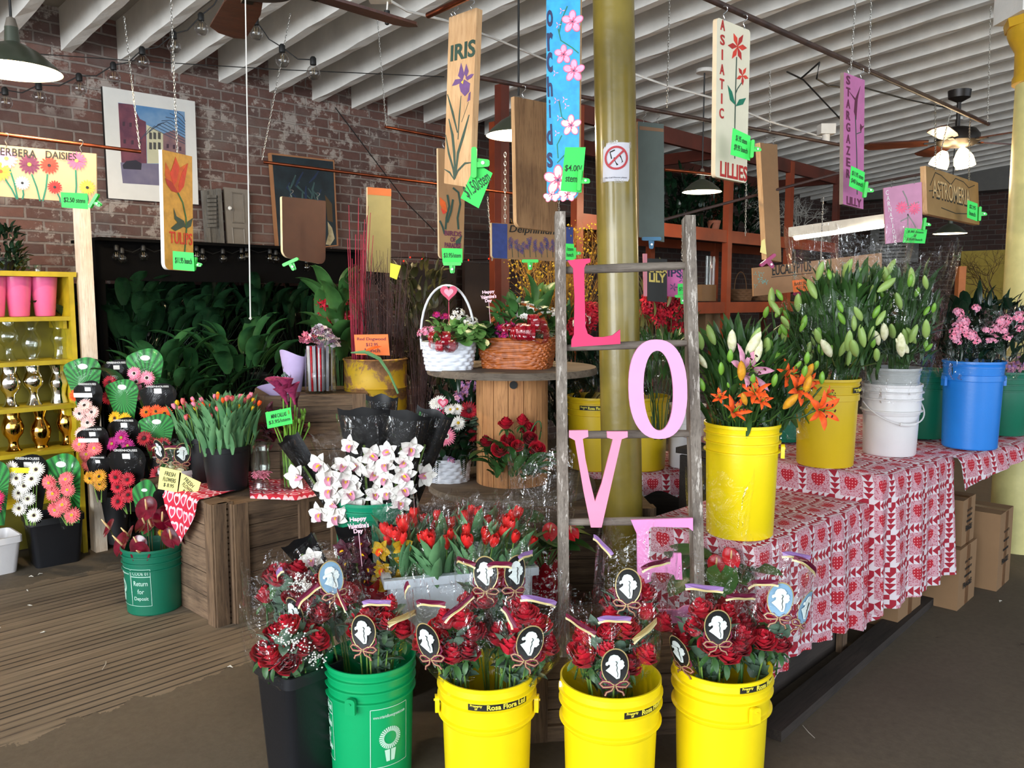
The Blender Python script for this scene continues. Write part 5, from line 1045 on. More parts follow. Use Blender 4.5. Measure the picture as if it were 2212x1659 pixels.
# ---------------------------------------------------------------- ladder and letters
LT = lambda px, py: P(px, py, 3.05 - (py - 465) / 1000 * .28)
def to_floor(a, b): return a + (b - a) * ((.36 - a.z) / (b.z - a.z))
lt, lb = LT(1209, 462), LT(1215, 1050); rt, rb = LT(1487, 470), LT(1503, 1120); lb, rb = to_floor(lt, lb), to_floor(rt, rb)
o = thing('ladder', 'weathered grey wooden ladder carrying the pink LOVE letters', 'ladder', (lb + rb) / 2)
def beam(mb, a, b, w, d):
    z = (b - a).normalized(); x = V((1, 0, 0)); y = z.cross(x).normalized(); x = y.cross(z); m = Matrix((x, y, z)).transposed(); L = (b - a).length; n = 24; rr = random.Random(L)
    mb.grid(lambda u, v: (((-1, 1, 1, -1)[int(round(u * 4)) % 4] * w / 2 + rr.uniform(-.0006, .0006)), ((-1, -1, 1, 1)[int(round(u * 4)) % 4] * d / 2), v * L), 4, n, 0, TF(a, m), True); k = len(mb.v); mb.f += [(k - 4, k - 3, k - 2, k - 1)]; mb.m += [0]
for nm, a, c in (('left_rail', lb, lt), ('right_rail', rb, rt)): b = MB(); beam(b, a - o.location, c - o.location, .036, .07); b.build(nm, W_weath, o, smooth=False)
W_rung = wood('weathered_rungs', '8d8378', '6f645a', '40372f', 1.6, axis=0)
for ya, yb, r_ in ((584, 573, .015), (752, 740, .013), (940, 936, .014), (1128, 1124, .014)): b = MB(); p, q = LT(1214, ya) - o.location, LT(1497, yb) - o.location; b.tube([p + (q - p) * t for t in (0, .06, .2, .5, .8, .94, 1)], [r_ * .8, r_ * .9, r_, r_ * 1.1, r_, r_ * .9, r_ * .8], 12); b.build('rung', W_rung, o)
def letter(nm, lab, pts, Y, m, holes=(), th=.012):
    c = [P(x, y, Y) for x, y in pts]; o0 = sum(c, V()) / len(c); o = thing(nm, lab, 'letter', o0)
    b = MB(); b.poly([((p.x - o0.x), (p.z - o0.z)) for p in c][::-1], th, 0, TF((0, 0, 0), Matrix.Rotation(pi / 2, 3, 'X')), None, [[((q.x - o0.x), (q.z - o0.z)) for q in [P(x, y, Y) for x, y in h]] for h in holes]); b.build('letter_board', m, o, smooth=False); return o
cr2 = lambda *q: [(860 + x / 2.9625, 540 + y / 2.9625) for x, y in q]; cr7 = lambda *q: [(1180 + x / 2.6793, 1040 + y / 2.6793) for x, y in q]
def smoothp(pts, it=1):
    for _ in range(it): pts = [q for i in range(len(pts)) for q in ((pts[i][0] * .75 + pts[(i + 1) % len(pts)][0] * .25, pts[i][1] * .75 + pts[(i + 1) % len(pts)][1] * .25), (pts[i][0] * .25 + pts[(i + 1) % len(pts)][0] * .75, pts[i][1] * .25 + pts[(i + 1) % len(pts)][1] * .75))]
    return pts
letter('letter_L', 'deep pink wooden letter L hung on the top ladder rung', cr2((1083, 68), (1150, 60), (1228, 55), (1228, 80), (1200, 92), (1189, 118), (1192, 300), (1197, 490), (1212, 535), (1250, 556), (1310, 556), (1370, 545), (1418, 508), (1420, 600), (1107, 620), (1108, 575), (1124, 540), (1128, 300), (1118, 118), (1098, 95)), 2.92, mat('deep_pink_paint', 'd0265f', .5, var=.06))
def sup(cx, cy, rx, ry, n=44, tilt=.03, e=2.35): return [(cx + rx * abs(cos(a)) ** (2 / e) * (1 if cos(a) > 0 else -1) - tilt * ry * sin(a) * -1, cy + ry * abs(sin(a)) ** (2 / e) * (1 if sin(a) > 0 else -1)) for a in [2 * pi * k / n for k in range(n)]]
letter('letter_O', 'pale pink wooden letter O beside the right ladder rail', sup(1420, 840, 63, 107), 2.86, mat('pale_pink_paint', 'ee9fcb', .5, var=.05), holes=[sup(1421, 843, 32, 86, e=2.1)])
letter('letter_V', 'salmon pink wooden letter V on the third ladder rung', cr2((1093, 1152), (1213, 1150), (1215, 1192), (1180, 1205), (1196, 1330), (1225, 1470), (1258, 1605), (1300, 1490), (1372, 1208), (1336, 1198), (1334, 1158), (1466, 1158), (1466, 1195), (1428, 1207), (1300, 1770), (1232, 1770), (1185, 1540), (1130, 1215), (1093, 1195)), 2.83, mat('salmon_pink_paint', 'ef8fae', .5, var=.08))
letter('letter_E', 'pink wooden letter E at the foot of the ladder', cr7((487, 218), (845, 207), (845, 282), (818, 262), (620, 257), (598, 262), (590, 280), (592, 440), (602, 455), (700, 452), (728, 436), (735, 410), (778, 410), (784, 562), (745, 562), (735, 535), (700, 522), (610, 520), (602, 545), (602, 715), (612, 735), (760, 738), (795, 715), (850, 712), (850, 814), (510, 812), (528, 760), (522, 300), (505, 262)), 2.78, mat('rose_pink_paint', 'e58ec4', .5, var=.06))
# ---------------------------------------------------------------- baskets
def basket(mb, w, d, h, flare=1.25, rows=9, stakes=40, amp=.004, e=2.6, rough=0., seed=0):
    r = random.Random(seed); sub = 4
    def fn(u, v):
        a = 2 * pi * u; row = int(v * rows * .9999); ph = (row % 2) * pi; s = 1 + (flare - 1) * v; fr_ = v * rows - row
        cx = abs(cos(a)) ** (2 / e) * (1 if cos(a) > 0 else -1); cy = abs(sin(a)) ** (2 / e) * (1 if sin(a) > 0 else -1)
        k = amp * cos(stakes * a / 2 + ph) + amp * .9 * sin(pi * fr_) + rough * sin(a * 31 + row * 5)
        return ((w / 2 * s + k) * cx, (d / 2 * s + k) * cy, h * v + rough * 1.5 * sin(a * 13 + row * 2.1))
    mb.grid(fn, stakes * 3, rows * sub, 0, None, True); k0 = stakes * 3
    return fn
def basket_thing(lab, p, rz, w, d, h, m, seed, rim_r=.005, **k):
    o = thing('basket', lab, 'basket', p, rz); b = MB(); fn = basket(b, w, d, h, seed=seed, **k); b.build('woven_body', m, o, sharp=60)
    b = MB(); pts = [V(fn(t / 40, .999)) for t in range(40)]; pts.append(pts[0]); b.tube(pts, rim_r, 6); pts = [V(fn(t / 40, 0.001)) for t in range(40)]; pts.append(pts[0]); b.tube(pts, rim_r * .8, 6); b.build('rim', m, o)
    b = MB(); b.lathe([(0, 0), (.5, 0), (.5, .01), (0, .01)], 24, 0, TF((0, 0, .003), None, (w * .96, d * .96, 1))); b.build('bottom', m, o); return o
M_wick = mat('white_wicker', 'dfe2ea', .6, var=.1, vs=30); M_brw = mat('honey_brown_wicker', 'b8632a', .4, c2='8a451c', vs=40)
def bow(parent, p, s, n=9, seed=0, m=None):
    """looped sheer ribbon"""
    r = random.Random(seed); b = MB()
    for k in range(n):
        a = 2 * pi * k / n + r.uniform(-.3, .3); el = r.uniform(-.2, .9); L = s * r.uniform(.7, 1.1); w = s * .42; d = frame(V((cos(a) * cos(el), -abs(sin(a)) * cos(el) * .8 - .2, sin(el))))
        b.grid(lambda u, v: (w * (u - .5) * sin(pi * min(v * 1.0, 1)) ** .4, .35 * L * sin(2 * pi * v), L * sin(pi * v)), 4, 10, 0, TF(p, d))
    return b.build('ribbon_bow', m or M_ribbon, parent, sharp=0)
M_moss = LM['moss']
def moss(mb, r, n, w, d, z, m=0, rad=.0011, s=.06):
    for k in range(n):
        p = V((r.uniform(-w, w), r.uniform(-d, d), z + r.uniform(-.01, .012))); a = r.uniform(0, 6.3); q = V((cos(a), sin(a), r.uniform(-.2, .5))) * s * r.uniform(.5, 1); mb.tube([p, p + q * .5 + V((0, 0, .012)), p + q], rad, 3, m, cap=False)
DT = SPC.z + .609
# white basket on the spool
p = P(970, 790, 4.12); p.z = DT; bw = basket_thing('white oval basket with tall handle on top of the spool', p, .1, .225, .17, .135, M_wick, 1, rows=7, stakes=26, flare=1.2)
b = MB(); b.tube(bez((-.135, 0, .10), (-.17, 0, .50), (.14, 0, .54), (.13, 0, .10), 22), .006, 8); b.build('handle', M_wick, bw)
def put(o, me, nm, lst, seed=0, s=1.):
    r = random.Random(seed)
    for q in lst: inst(me if not isinstance(me, list) else r.choice(me), nm, o, aim(V(q[:3]), V((q[0] * 3, -.6, 1)) if len(q) < 4 else V(q[3]), s * r.uniform(.85, 1.15), r.uniform(0, 6)))
o = thing('flower_arrangement', 'white and pink kalanchoe with ivy in the white spool-top basket', 'flowers', p, .1); r = random.Random(8)
put(o, CL_W, 'white_flowers', [(.03, -.02, .26), (.07, -.01, .25), (.10, -.03, .23), (.05, .03, .28), (.12, 0, .24)], 1); put(o, CL_P, 'pink_flowers', [(-.11, -.05, .19), (-.08, -.04, .20), (-.13, 0, .18)], 2, .8); put(o, CL_H, 'hot_pink_flowers', [(-.06, .02, .27), (-.02, .04, .26)], 3, .7)
b = bush(r, [LF_GEN, LF_IVY], 90, .11, .13, .4, (.5, .9), z0=.10, squash=.7); b.join(bush(r, [LF_IVY], 60, .07, .09, .1, (.9, 1.5)), TF((.10, -.06, .13))); b.build('foliage', [leaf_mat('fresh_ivy', '7ba85a', '4f7d3c')], o, sharp=0); bow(o, V((-.03, -.10, .13)), .085, 12, 4)
g = MB()
def heart2(s): return [(s * .058 * 16 * sin(t) ** 3, s * .058 * (13 * cos(t) - 5 * cos(2 * t) - 2 * cos(3 * t) - cos(4 * t))) for t in [2 * pi * i / 24 for i in range(24)]]
M_heart = mat('pink_heart_pick', 'd84a6a', .5)
def heart_pick(o, p, s=.04):
    g = MB(); h = heart2(s); g.poly(h, .002, 0, TF(p, Matrix.Rotation(pi / 2, 3, 'X')), None, [[(x * .72, y * .72) for x, y in h][::-1]] if 0 else ()); g.tube([V(p) + V((0, 0, -s)), V(p) + V((0, 0, -.16))], .0018, 5); g.build('heart_pick', M_heart, o, smooth=False)
    g = MB(); g.poly([(x * .55, y * .55) for x, y in h], .002, 0, TF(V(p) + V((0, -.002, 0)), Matrix.Rotation(pi / 2, 3, 'X'))); g.build('heart_centre', mat('pale_pink_heart', 'f0a8b8', .5), o, smooth=False)
heart_pick(o, (-.00, -.05, .38), .045)
# brown basket
p = P(1118, 785, 4.22); p.z = DT; bb = basket_thing('honey brown rectangular wicker basket with rope handle, on the spool', p, -.25, .33, .22, .15, M_brw, 2, rows=15, stakes=30, flare=1.18, amp=.003, e=5, rough=.0022)
b = MB(); hp = bez((-.16, 0, .12), (-.16, 0, .38), (.17, 0, .40), (.16, 0, .12), 60)
for ph in (0, 2.09, 4.19): b.tube([q + V((.006 * cos(k * .7 + ph), .006 * sin(k * .7 + ph), 0)) for k, q in enumerate(hp)], .0055, 6)
b.build('rope_handle', M_brw, bb)
o = thing('flower_arrangement', 'kalanchoe, cyclamen and moss filling the brown basket', 'flowers', p, -.25)
put(o, CL_W, 'white_flowers', [(-.01, .0, .30), (.03, -.01, .31), (.07, .0, .30), (.10, .02, .29), (.0, -.03, .27), (.05, -.04, .27), (.2, .03, .27), (.17, .05, .28)], 1, 1.05); put(o, CL_H, 'magenta_flowers', [(-.06, -.05, .22), (-.03, -.07, .20), (-.08, -.07, .19), (.0, -.06, .22), (-.05, -.09, .17)], 2, .9)
b = bush(r, [LF_GEN], 70, .15, .17, .3, (.7, 1.2), z0=.12, squash=.6); b.join(bush(r, [LF_IVY], 50, .06, .08, .2, (1, 1.5)), TF((-.16, -.06, .14))); b.build('foliage', LM['mid'], o, sharp=0); b = bush(r, [LF_BIG], 5, .05, .2, .9, (.5, .7), z0=.14); b.build('broad_leaves', LM['mid'], o, sharp=0)
b = MB(); moss(b, r, 260, .17, .12, .155); b.build('moss', M_moss, o, sharp=0); bow(o, V((.09, -.12, .18)), .11, 14, 6); bow(o, V((-.02, -.11, .19)), .06, 6, 7)
def hv_pick(o, p, w=.075):
    g = MB()
    for s, y, ww in (('Happy', .022, .8), ("Valentine's", 0, 1.), ('Day', -.022, .45)): g.join(fit_text(s, w * ww, .02, bold=.03), TF(V(p) + V((0, 0, y)), (pi / 2, -.1, 0)))
    g.tube([V(p) + V((0, .002, -.02)), V(p) + V((.01, .002, -.15))], .0014, 5); g.build('message_pick', mat('pink_white_pick', 'f3c4d2', .5), o, smooth=False)
hv_pick(o, V((-.13, -.08, .36)), .08)
# lower basket on the spool
p = P(968, 1030, 4.32); p.z = SPC.z + .003; bl = basket_thing('small white round basket with gerberas, on the lower spool disc', p, 0, .215, .19, .12, M_wick, 3, rows=6, stakes=26, flare=1.12, e=2.1); b = MB(); b.tube(bez((-.11, .03, .08), (-.15, .03, .47), (.13, .03, .50), (.11, .03, .08), 22), .005, 8); b.build('handle', M_wick, bl)
o = thing('flower_arrangement', 'gerberas and white daisies filling the small white basket', 'flowers', p, 0)
def atpx(px, py, dy=0., ref=p): return P(px, py, ref.y + dy) - ref
for key, px, py, dy, s in (('hot', 940, 904, -.07, 1.15), ('pink', 964, 943, -.14, 1.1), ('crimson', 1013, 888, -.03, 1.2), (DAISY, 918, 964, -.13, 1.25), (DAISY, 990, 914, -.10, 1.15), (DAISY, 972, 914, -.06, 1.0), (DAISY, 950, 868, -.02, 1.1), (DAISY, 973, 885, -.05, .95), (DAISY, 988, 884, -.04, .95), (DAISY, 940, 872, .02, 1.), ('crimson', 916, 905, -.0, 1.0), ('red', 1018, 940, -.02, .8)):
    q = atpx(px, py, dy); inst(GB[key] if isinstance(key, str) else key, 'gerbera' if isinstance(key, str) else 'daisy', o, aim(q, V((q.x * 1.5, -1, .35 + (q.z - .25))), s, R.uniform(0, 6)))
put(o, CL_L, 'lilac_flowers', [tuple(atpx(990, 862, .02)), tuple(atpx(974, 997, -.1))], 2, .7); b = bush(r, [LF_GEN, LF_ROSE], 170, .15, .22, .3, (.6, 1.1), z0=.08, squash=.8); b.build('foliage', LM['dark'], o, sharp=0)
b = MB()
for px, py, s_ in ((1002, 985, 1), (942, 1000, .7)):
    q = atpx(px, py, -.13)
    for k in range(13):
        for sd in (-1, 1): b.join(LF_ROSE, TF(q + V((.003 * k * sd * 0, 0, -.010 * k)), (0, .9, sd * .9 - pi / 2 + 1.57 * 0), .5 * s_ * (1 - k / 16)))
b.build('fern_frond', LM['dark'], o, sharp=0); b = bush(r, [heartleaf(.05, .05)], 16, .05, .08, .5, (.8, 1.2)); q = atpx(1010, 935, -.05); b2 = MB(); b2.join(b, TF(q)); b2.build('eucalyptus_leaves', LM['greyg'], o, sharp=0); bow(o, V((-.12, -.02, .20)), .1, 8, 9); bow(o, V((-.14, -.05, .02)), .08, 4, 10); heart_pick(o, atpx(957, 870, -.08), .03)
# red rose arrangement
p = P(1110, 1040, 4.02); p.z = SPC.z + .003; o = thing('rose_arrangement', 'nine red roses with broad leaves and clear wrap on the lower spool disc', 'flowers', p)
atp = lambda px, py, dy=0.: P(px, py, p.y + dy) - p
for k, (px, py, dy) in enumerate(((1093, 922, .0), (1128, 915, .03), (1051, 962, .0), (1082, 975, -.05), (1098, 955, .0), (1118, 966, -.06), (1143, 950, 0), (1159, 974, -.03), (1140, 930, .05))): q = atp(px, py, dy); inst(ROSE[k % 4], 'rose', o, aim(q, V((q.x * 2, -1 if k > 2 else -.4, .8 if k > 2 else 2)), 1.22, k * 1.3))
b = bush(r, [LF_BIG], 26, .13, .12, -.15, (.45, .8), z0=.08); b.join(bush(r, [LF_ROSE], 80, .12, .14, .5, (.8, 1.2), z0=.08)); b.tube(bez(atp(1140, 960), atp(1150, 900), atp(1180, 890), atp(1165, 950), 10), .004, 5); b.join(LF_BIG, TF(atp(1105, 945), (0, -1.4, 0), .35)); b.build('foliage', LM['mid'], o, sharp=0)
b = MB(); film_sleeve(b, .05, .11, .16, .8, .1, 1, z0=.0); b.build('film_sleeve', FILM, o, sharp=0)
# ================================================================ CENTRE LEFT: pots and vases on the crates
def heart_cloth_mat():
    t = NT('pink_heart_cloth'); h, hi, rnd = hearts_nodes(t, .07, .1, .95, 'UV'); sep = t.n('SeparateXYZ'); c = t.mix(h.so, 'c41e3c', 'f3c6d2'); c = t.mix(hi.so, c, 'd43a5c'); c = t.mix((hi * rnd.gt(.5)).so, c, 'b01830'); t.base(c); t.rough(.8); return t.m
M_hcloth = heart_cloth_mat()
def drape(lab, name, edge, inner, z, drop, m, amp=.02, waves=9, nu=60, nd=14, seed=0, cat='cloth', sag=.004):
    """cloth lying on a flat top between two lines (world xy), hanging down over EDGE; drop(u) metres"""
    r = random.Random(seed); o = thing(name, lab, cat, (*edge[0], 0)); o0 = V((*edge[0], 0)); b = MB()
    def line(pts, u):
        L = [0.]
        for a, c in zip(pts, pts[1:]): L.append(L[-1] + math.hypot(c[0] - a[0], c[1] - a[1]))
        q = u * L[-1]
        for k in range(len(pts) - 1):
            if q <= L[k + 1] + 1e-9: f = (q - L[k]) / (L[k + 1] - L[k]); return V((pts[k][0] + (pts[k + 1][0] - pts[k][0]) * f, pts[k][1] + (pts[k + 1][1] - pts[k][1]) * f, 0)), L[-1]
        return V((*pts[-1], 0)), L[-1]
    ph = [r.uniform(0, 6) for _ in range(4)]
    def fn(u, v):
        e, L = line(edge, u); i, _ = line(inner, u); out = (e - i).normalized(); nt = 4; k = int(round(v * (nt + nd)))
        if k <= nt: p = i.lerp(e, k / nt); p.z = z + .002 + sag * sin(u * 40 + k) * (k / nt); d = (i - e).length * (1 - k / nt); uvs = (u * L, d)
        else:
            q = (k - nt) / nd; D = drop(u) * q; w = amp * (q ** .7) * (sin(waves * 2 * pi * u + ph[0]) + .5 * sin(waves * 3.7 * pi * u + ph[1] + q) + .3 * sin(waves * 8 * u + ph[2]))
            p = e + out * (.012 + .025 * q + w); p.z = z - D; uvs = (u * L, -D)
        fn.uv[(round(u, 5), round(v, 5))] = uvs; return p - o0
    fn.uv = {}
    b.grid(fn, nu, 4 + nd, 0, None, False, lambda u, v: fn.uv[(round(u, 5), round(v, 5))] if (round(u, 5), round(v, 5)) in fn.uv else (u, v))
    b.build('cloth_sheet', m, o, sharp=0); return o
xy = lambda p: (p.x, p.y)
cz = CZ + .014; a = F(400, 1062, cz); c = F(462, 1075, cz); d = F(500, 1050, cz); e = F(440, 1030, cz)
drape('pink heart cloth corner hanging over the left crate', 'heart_cloth', [xy(C0 - U * .105 - N * .50), xy(C0 - U * .105 - N * .14)], [xy(C0 + U * .12 - N * .55), xy(C0 + U * .12 - N * .2)], cz + .004, lambda u: .04 + .20 * max(0, 1 - abs(2 * u - 1.1)) ** .8, M_hcloth, .004, 2, 20, 10)
drape('pink heart cloth lying between the vases on the wooden crate', 'heart_cloth', [xy(F(540, 1068, cz)), xy(F(640, 1072, cz)), xy(F(705, 1058, cz))], [xy(F(535, 1020, cz)), xy(F(600, 1010, cz)), xy(F(700, 1015, cz))], cz, lambda u: .012, M_hcloth, .002, 3, 24, 4)
drape('pink heart cloth right of the orchid bucket, behind the spool', 'heart_cloth', [xy(P(860, 1050, 4.5)), xy(P(935, 1050, 4.5))], [xy(P(850, 1000, 4.8)), xy(P(935, 1000, 4.8))], .70, lambda u: .10, M_hcloth, .004, 2, 12, 5)
b = MB(); b.box((0, 0, .345), (.35, .25, .69)); st = thing('box', 'dark box behind the spool under the folded heart cloth', 'box', V((*xy(P(897, 1050, 4.68)), 0))); b.build('box_body', M_blackw, st)
def pot_round(lab, p, r0, r1, h, m, name='plant_pot', cat='pot', ribs=0, part='pot_body'):
    o = thing(name, lab, cat, p); b = MB(); pr = [(0, 0), (r0, 0), (r0 + .002, .006), (r1 - .004, h - .03), (r1, h - .028), (r1 + .003, h), (r1 - .004, h), (r0 - .004, .02), (0, .02)]; b.lathe(pr, 40); b.build(part, m, o, sharp=35); return o
def tulip_bunch(lab, p, n, rad, h, seed, cols, leafm=None, film=None, tilt=None, group=None, ls=1., name='tulip_bunch', bloomz=.92, fr=1.1, s=1.):
    r = random.Random(seed); o = thing(name, lab, 'flowers', p, 0, group, rot=tilt); b = MB()
    for k in range(n):
        a = r.uniform(0, 2 * pi); q = r.random() ** .5; x, y = rad * q * cos(a), rad * q * sin(a); z = h * r.uniform(.82, 1.02) * bloomz; b.tube([(x * .35, y * .35, 0), (x * .8, y * .8, z * .6), (x, y, z)], .003, 5, 1, cap=False)
        inst(TUL[r.choice(cols)], 'tulip_bloom', o, aim((x, y, z), V((x * 3 + r.gauss(0, .15), y * 3 + r.gauss(0, .15), 1)), s * r.uniform(.8, 1.1), r.uniform(0, 6)))
        for j in range(5 if ls == 1 else 8): an = a + r.uniform(-1, 1); rr = r.uniform(.3, 1); b.join(LF_TUL, TF((x * rr, y * rr, h * (r.uniform(.12, .42) if ls == 1 else r.uniform(.3, .62))), (0, r.uniform(-.12, .06), an), r.uniform(.8, 1.25) * h / .3 * ls), 0)
    b.build('foliage', [leafm or LM['tulip'], LM['stem']], o, sharp=0)
    if film: g = MB(); film_sleeve(g, rad * .7, rad * fr * 1.15, h * film, .9, .10, seed, z0=.0, crimp=.03); g.build('film_sleeve', FILM, o, sharp=0)
    return o
p = F(492, 1054, cz); pot_round('large round black pot of tulips on the wooden crate', p, .095, .125, .23, M_blk); tulip_bunch('tulips in bud, orange and yellow tips, in the large black pot', p + V((0, 0, .03)), 55, .17, .46, 31, ['orange', 'salmon', 'tulip', 'yellow', 'salmon', 'pink'], s=.56, bloomz=.95, ls=.66)
p = P(445, 1030, 4.42); p.z = cz; pot_round('second black pot of tulips, behind and left of the large one', p, .08, .11, .25, M_blk); tulip_bunch('tulips in the second black pot, mostly leaves with pink buds', p + V((0, 0, .03)), 30, .16, .42, 32, ['yellow', 'pink', 'salmon'], s=.65, ls=.62)
p = P(392, 1034, 4.42); p.z = cz; o = thing('basket', 'white plastic bowl with a wrapped cream rose bouquet beside the tulips', 'bowl', p); b = MB(); b.lathe([(0, 0), (.08, 0), (.1, .03), (.112, .033), (.112, .05), (.118, .052), (.118, .075), (.105, .075), (.09, .02), (0, .02)], 36); b.build('bowl_body', M_wht, o, sharp=30)
rose_bouquet('cream rose bouquet with cameo labels in the white bowl', p + V((0, 0, .02)), (.15, 0, 0), 14, .13, .22, .08, 41, roses=ROSEC, cams=(C1(.45, .75, -.2) if 0 else (A0 + .45, .75, -.2, None), (A0 - .5, .85, .3, None)), bands=((A0 - .9, .85, .09, .01, .5, M_burg), (A0 + .1, .95, .09, .01, 0, M_burg)), spread=.10, dome=.05)
def vase_thing(lab, p, pr, m=None): return lathe_thing('vase', lab, 'vase', p, shellp(pr, .003), m or M_glass, 'vase_body', 40)
p = F(565, 1062, cz); vase_thing('waisted clear glass vase with pink filling, between pot and callas', p, [(0, 0), (.045, 0), (.048, .01), (.040, .04), (.036, .07), (.046, .11), (.05, .15), (.044, .20), (.052, .245), (.056, .25)])
o = thing('vase_filling', 'pink shredded filling inside the waisted glass vase', 'decoration', p + V((0, 0, .05))); b = MB(); moss(b, random.Random(3), 150, .026, .026, .03, 0, .0022, .035); b.build('shreds', PM['pink'], o, sharp=0, kind='stuff')
p = F(632, 1054, cz); vase_thing('straight clear glass vase of callas on the heart cloth', p, [(0, 0), (.062, 0), (.064, .01), (.062, .10), (.060, .24), (.062, .25)])
lathe_thing('water', 'water standing in the calla vase', 'water', p + V((0, 0, .006)), [(0, 0), (.057, 0), (.056, .11), (0, .11)], M_water, 'water_body')
for k in range(26):
    r = random.Random(k + 70); a = k * GA; q = .045 * (k / 26) ** .5; t = V((q * 2.3 * cos(a), q * 2.3 * sin(a), .40 + r.uniform(-.05, .06))); bl = k in (3, 9, 14, 20); deep = k in (6, 11, 17)
    if not (bl or deep) : t.z *= .85
    o = thing('calla_stem', ('pink calla stem in the straight glass vase, bloom ' + {3: 'at the left', 9: 'second from left', 14: 'second from right', 20: 'at the right'}[k]) if bl else ('dark calla stem in the straight glass vase, ' + {6: 'one side', 11: 'inner one', 17: 'outermost one'}[k]) if deep else 'budded green calla stem in the straight glass vase', 'flower', p + V((0, 0, .012)), 0, ['pink callas in the straight vase', 'dark callas in the straight vase', 'green calla stems in the straight vase'][0 if bl else 1 if deep else 2])
    if bl: t = V((-.03 + .02 * (k % 4), -.02, .43 + .02 * (k % 3)))
    b = MB(); b.tube([(q * cos(a + .5), q * sin(a + .5), 0), (q * cos(a), q * sin(a), .2), t], .0035, 6); b.build('stem', LM['bright'], o)
    inst(CALLA if bl else CALLA_D if deep else BUD_L, 'bloom' if bl or deep else 'bud', o, aim(t, V((t.x * 3 - .2, -.3, 1)), 1.3 if bl else 1. if deep else .6, pi + k))
card('green card reading MINI CALLAS $3.95/stem among the callas', [(573, 891), (628, 880), (632, 915), (578, 926)], 4.15, [('MINI CALLAS', .6), ('$3.95/stem', .85)])
o = thing('leaves', 'dark purple leaves around the green calla card', 'plant', P(612, 960, 4.35)); b = bush(random.Random(6), [LF_GEN, LF_ROSE], 70, .10, .10, .3, (.7, 1.2)); b.build('foliage', [PM['maroon'], LM['olive']][0], o, sharp=0)
# things on the upper crate
uz = CZ + .012 + .46 + .003; lv = lambda px, Y: V((*xy(P(px, 800, Y)), uz))
p = lv(692, 4.62); vase_thing('clear glass vase of lace trimmed ribbons on the upper crate', p, [(0, 0), (.085, 0), (.088, .008), (.086, .10), (.084, .235), (.088, .245)])
o = thing('ribbon_bundle', 'pink and lilac lace trimmings stuffed in the glass vase', 'decoration', p + V((0, 0, .012))); r = random.Random(12); b = MB()
for k in range(60): a = r.uniform(0, 6.3); q = .065 * r.random() ** .5; b.tube([(q * cos(a), q * sin(a), 0), (q * cos(a) * 1.1, q * sin(a), .25)], r.uniform(.004, .008), 5, r.choice((0, 0, 1, 3)))
b.build('wrapped_stems', [mat('clear_pale_sleeves', 'c6c2cf', .25), PM['red'], PM['pink'], mat('grey_sleeve', '8d8a96', .3)], o, sharp=0)
b = MB()
for k in range(90):
    a = r.uniform(0, 6.3); q = .10 * r.random() ** .5; z = .27 + .07 * (1 - (q / .1) ** 2) + r.uniform(-.02, .02); s = r.uniform(.02, .035); a2 = r.uniform(0, 6.3)
    b.grid(lambda u, v: ((u - .5) * s * 1.6, (v - .5) * s * (1 + .3 * sin(u * 25)), .006 * sin(u * 22 + v * 4)), 10, 2, 1 if (q * cos(a) < -.03) else k % 2 * 2, TF((q * cos(a), q * sin(a), z), (r.uniform(-.8, .8), r.uniform(-.8, .8), a2)))
b.build('lace', [mat('mauve_lace', '9a7894', .8), PM['pink'], mat('white_lace', 'e2d6de', .8)], o, sharp=0)
M_lilac = mat('lilac_paper', 'b4a2cc', .7); 
def cone_wrap(lab, p, h, r0, r1, rot, m, filler, n=60, fz=.9):
    o = thing('lavender_bunch', lab, 'bouquet', p, rot=rot); b = MB(); b.grid(lambda u, v: ((r0 + (r1 - r0) * v) * cos(pi * (1.15 * u + .95)), (r0 + (r1 - r0) * v) * .6 * sin(pi * (1.15 * u + .95)) , v * h + .02 * sin(u * 6) * v), 16, 4); b.build('paper_wrap', m, o, sharp=0); b = MB(); r = random.Random(lab)
    for k in range(n): a = r.uniform(0, 6.3); q = r1 * .8 * r.random() ** .5; t = V((q * cos(a), q * .6 * sin(a), h * fz * r.uniform(.9, 1.25))); b.tube([(0, 0, 0), t], [.001, .001], 3, cap=False); b.tube([t - V((0, 0, .03)), t], [.003, .002], 4, 0)
    b.build('dried_stems', filler, o, sharp=0)
cone_wrap('lavender bunch in lilac paper standing upright left of the ribbon vase', lv(634, 4.66), .22, .04, .075, (0, 0, 0), M_lilac, LM['olive'], 30, .6); cone_wrap('lavender bunch in lilac paper lying low at the upper crate edge', lv(612, 4.52), .10, .05, .10, (.3, -.5, 0), M_lilac, LM['greyg'])
c = P(812, 860, 4.78); crate('wooden crate under the yellow drum', V((c.x - .28, c.y - .22, 0)), .56, .5, .74, 4, rz=.1)
def drum_mat():
    t = NT('flaking_yellow_drum'); co = t.co(); n = t.noise(co, 7, 6, .7, .4); c = t.ramp(n, (.50, 'b8941a'), (.54, '8a6440'), (.62, '6e4c30')); t.base(t.mix(t.ramp(t.noise(co, 30, 3), (.6, 0.), (.75, .5)), c, '3a2a1a')); t.rough(.55); t.b.inputs['Metallic'].default_value = .15; return t.m
DR = V((c.x, c.y, .745)); lathe_thing('drum', 'flaking yellow metal drum holding the red dogwood', 'drum', DR, [(0, 0), (.175, 0), (.18, .01), (.18, .16), (.186, .168), (.18, .176), (.18, .34), (.186, .348), (.18, .356), (.18, .50), (.187, .508), (.18, .515), (.172, .51), (.17, .02), (0, .02)], drum_mat(), 'drum_body', 48)
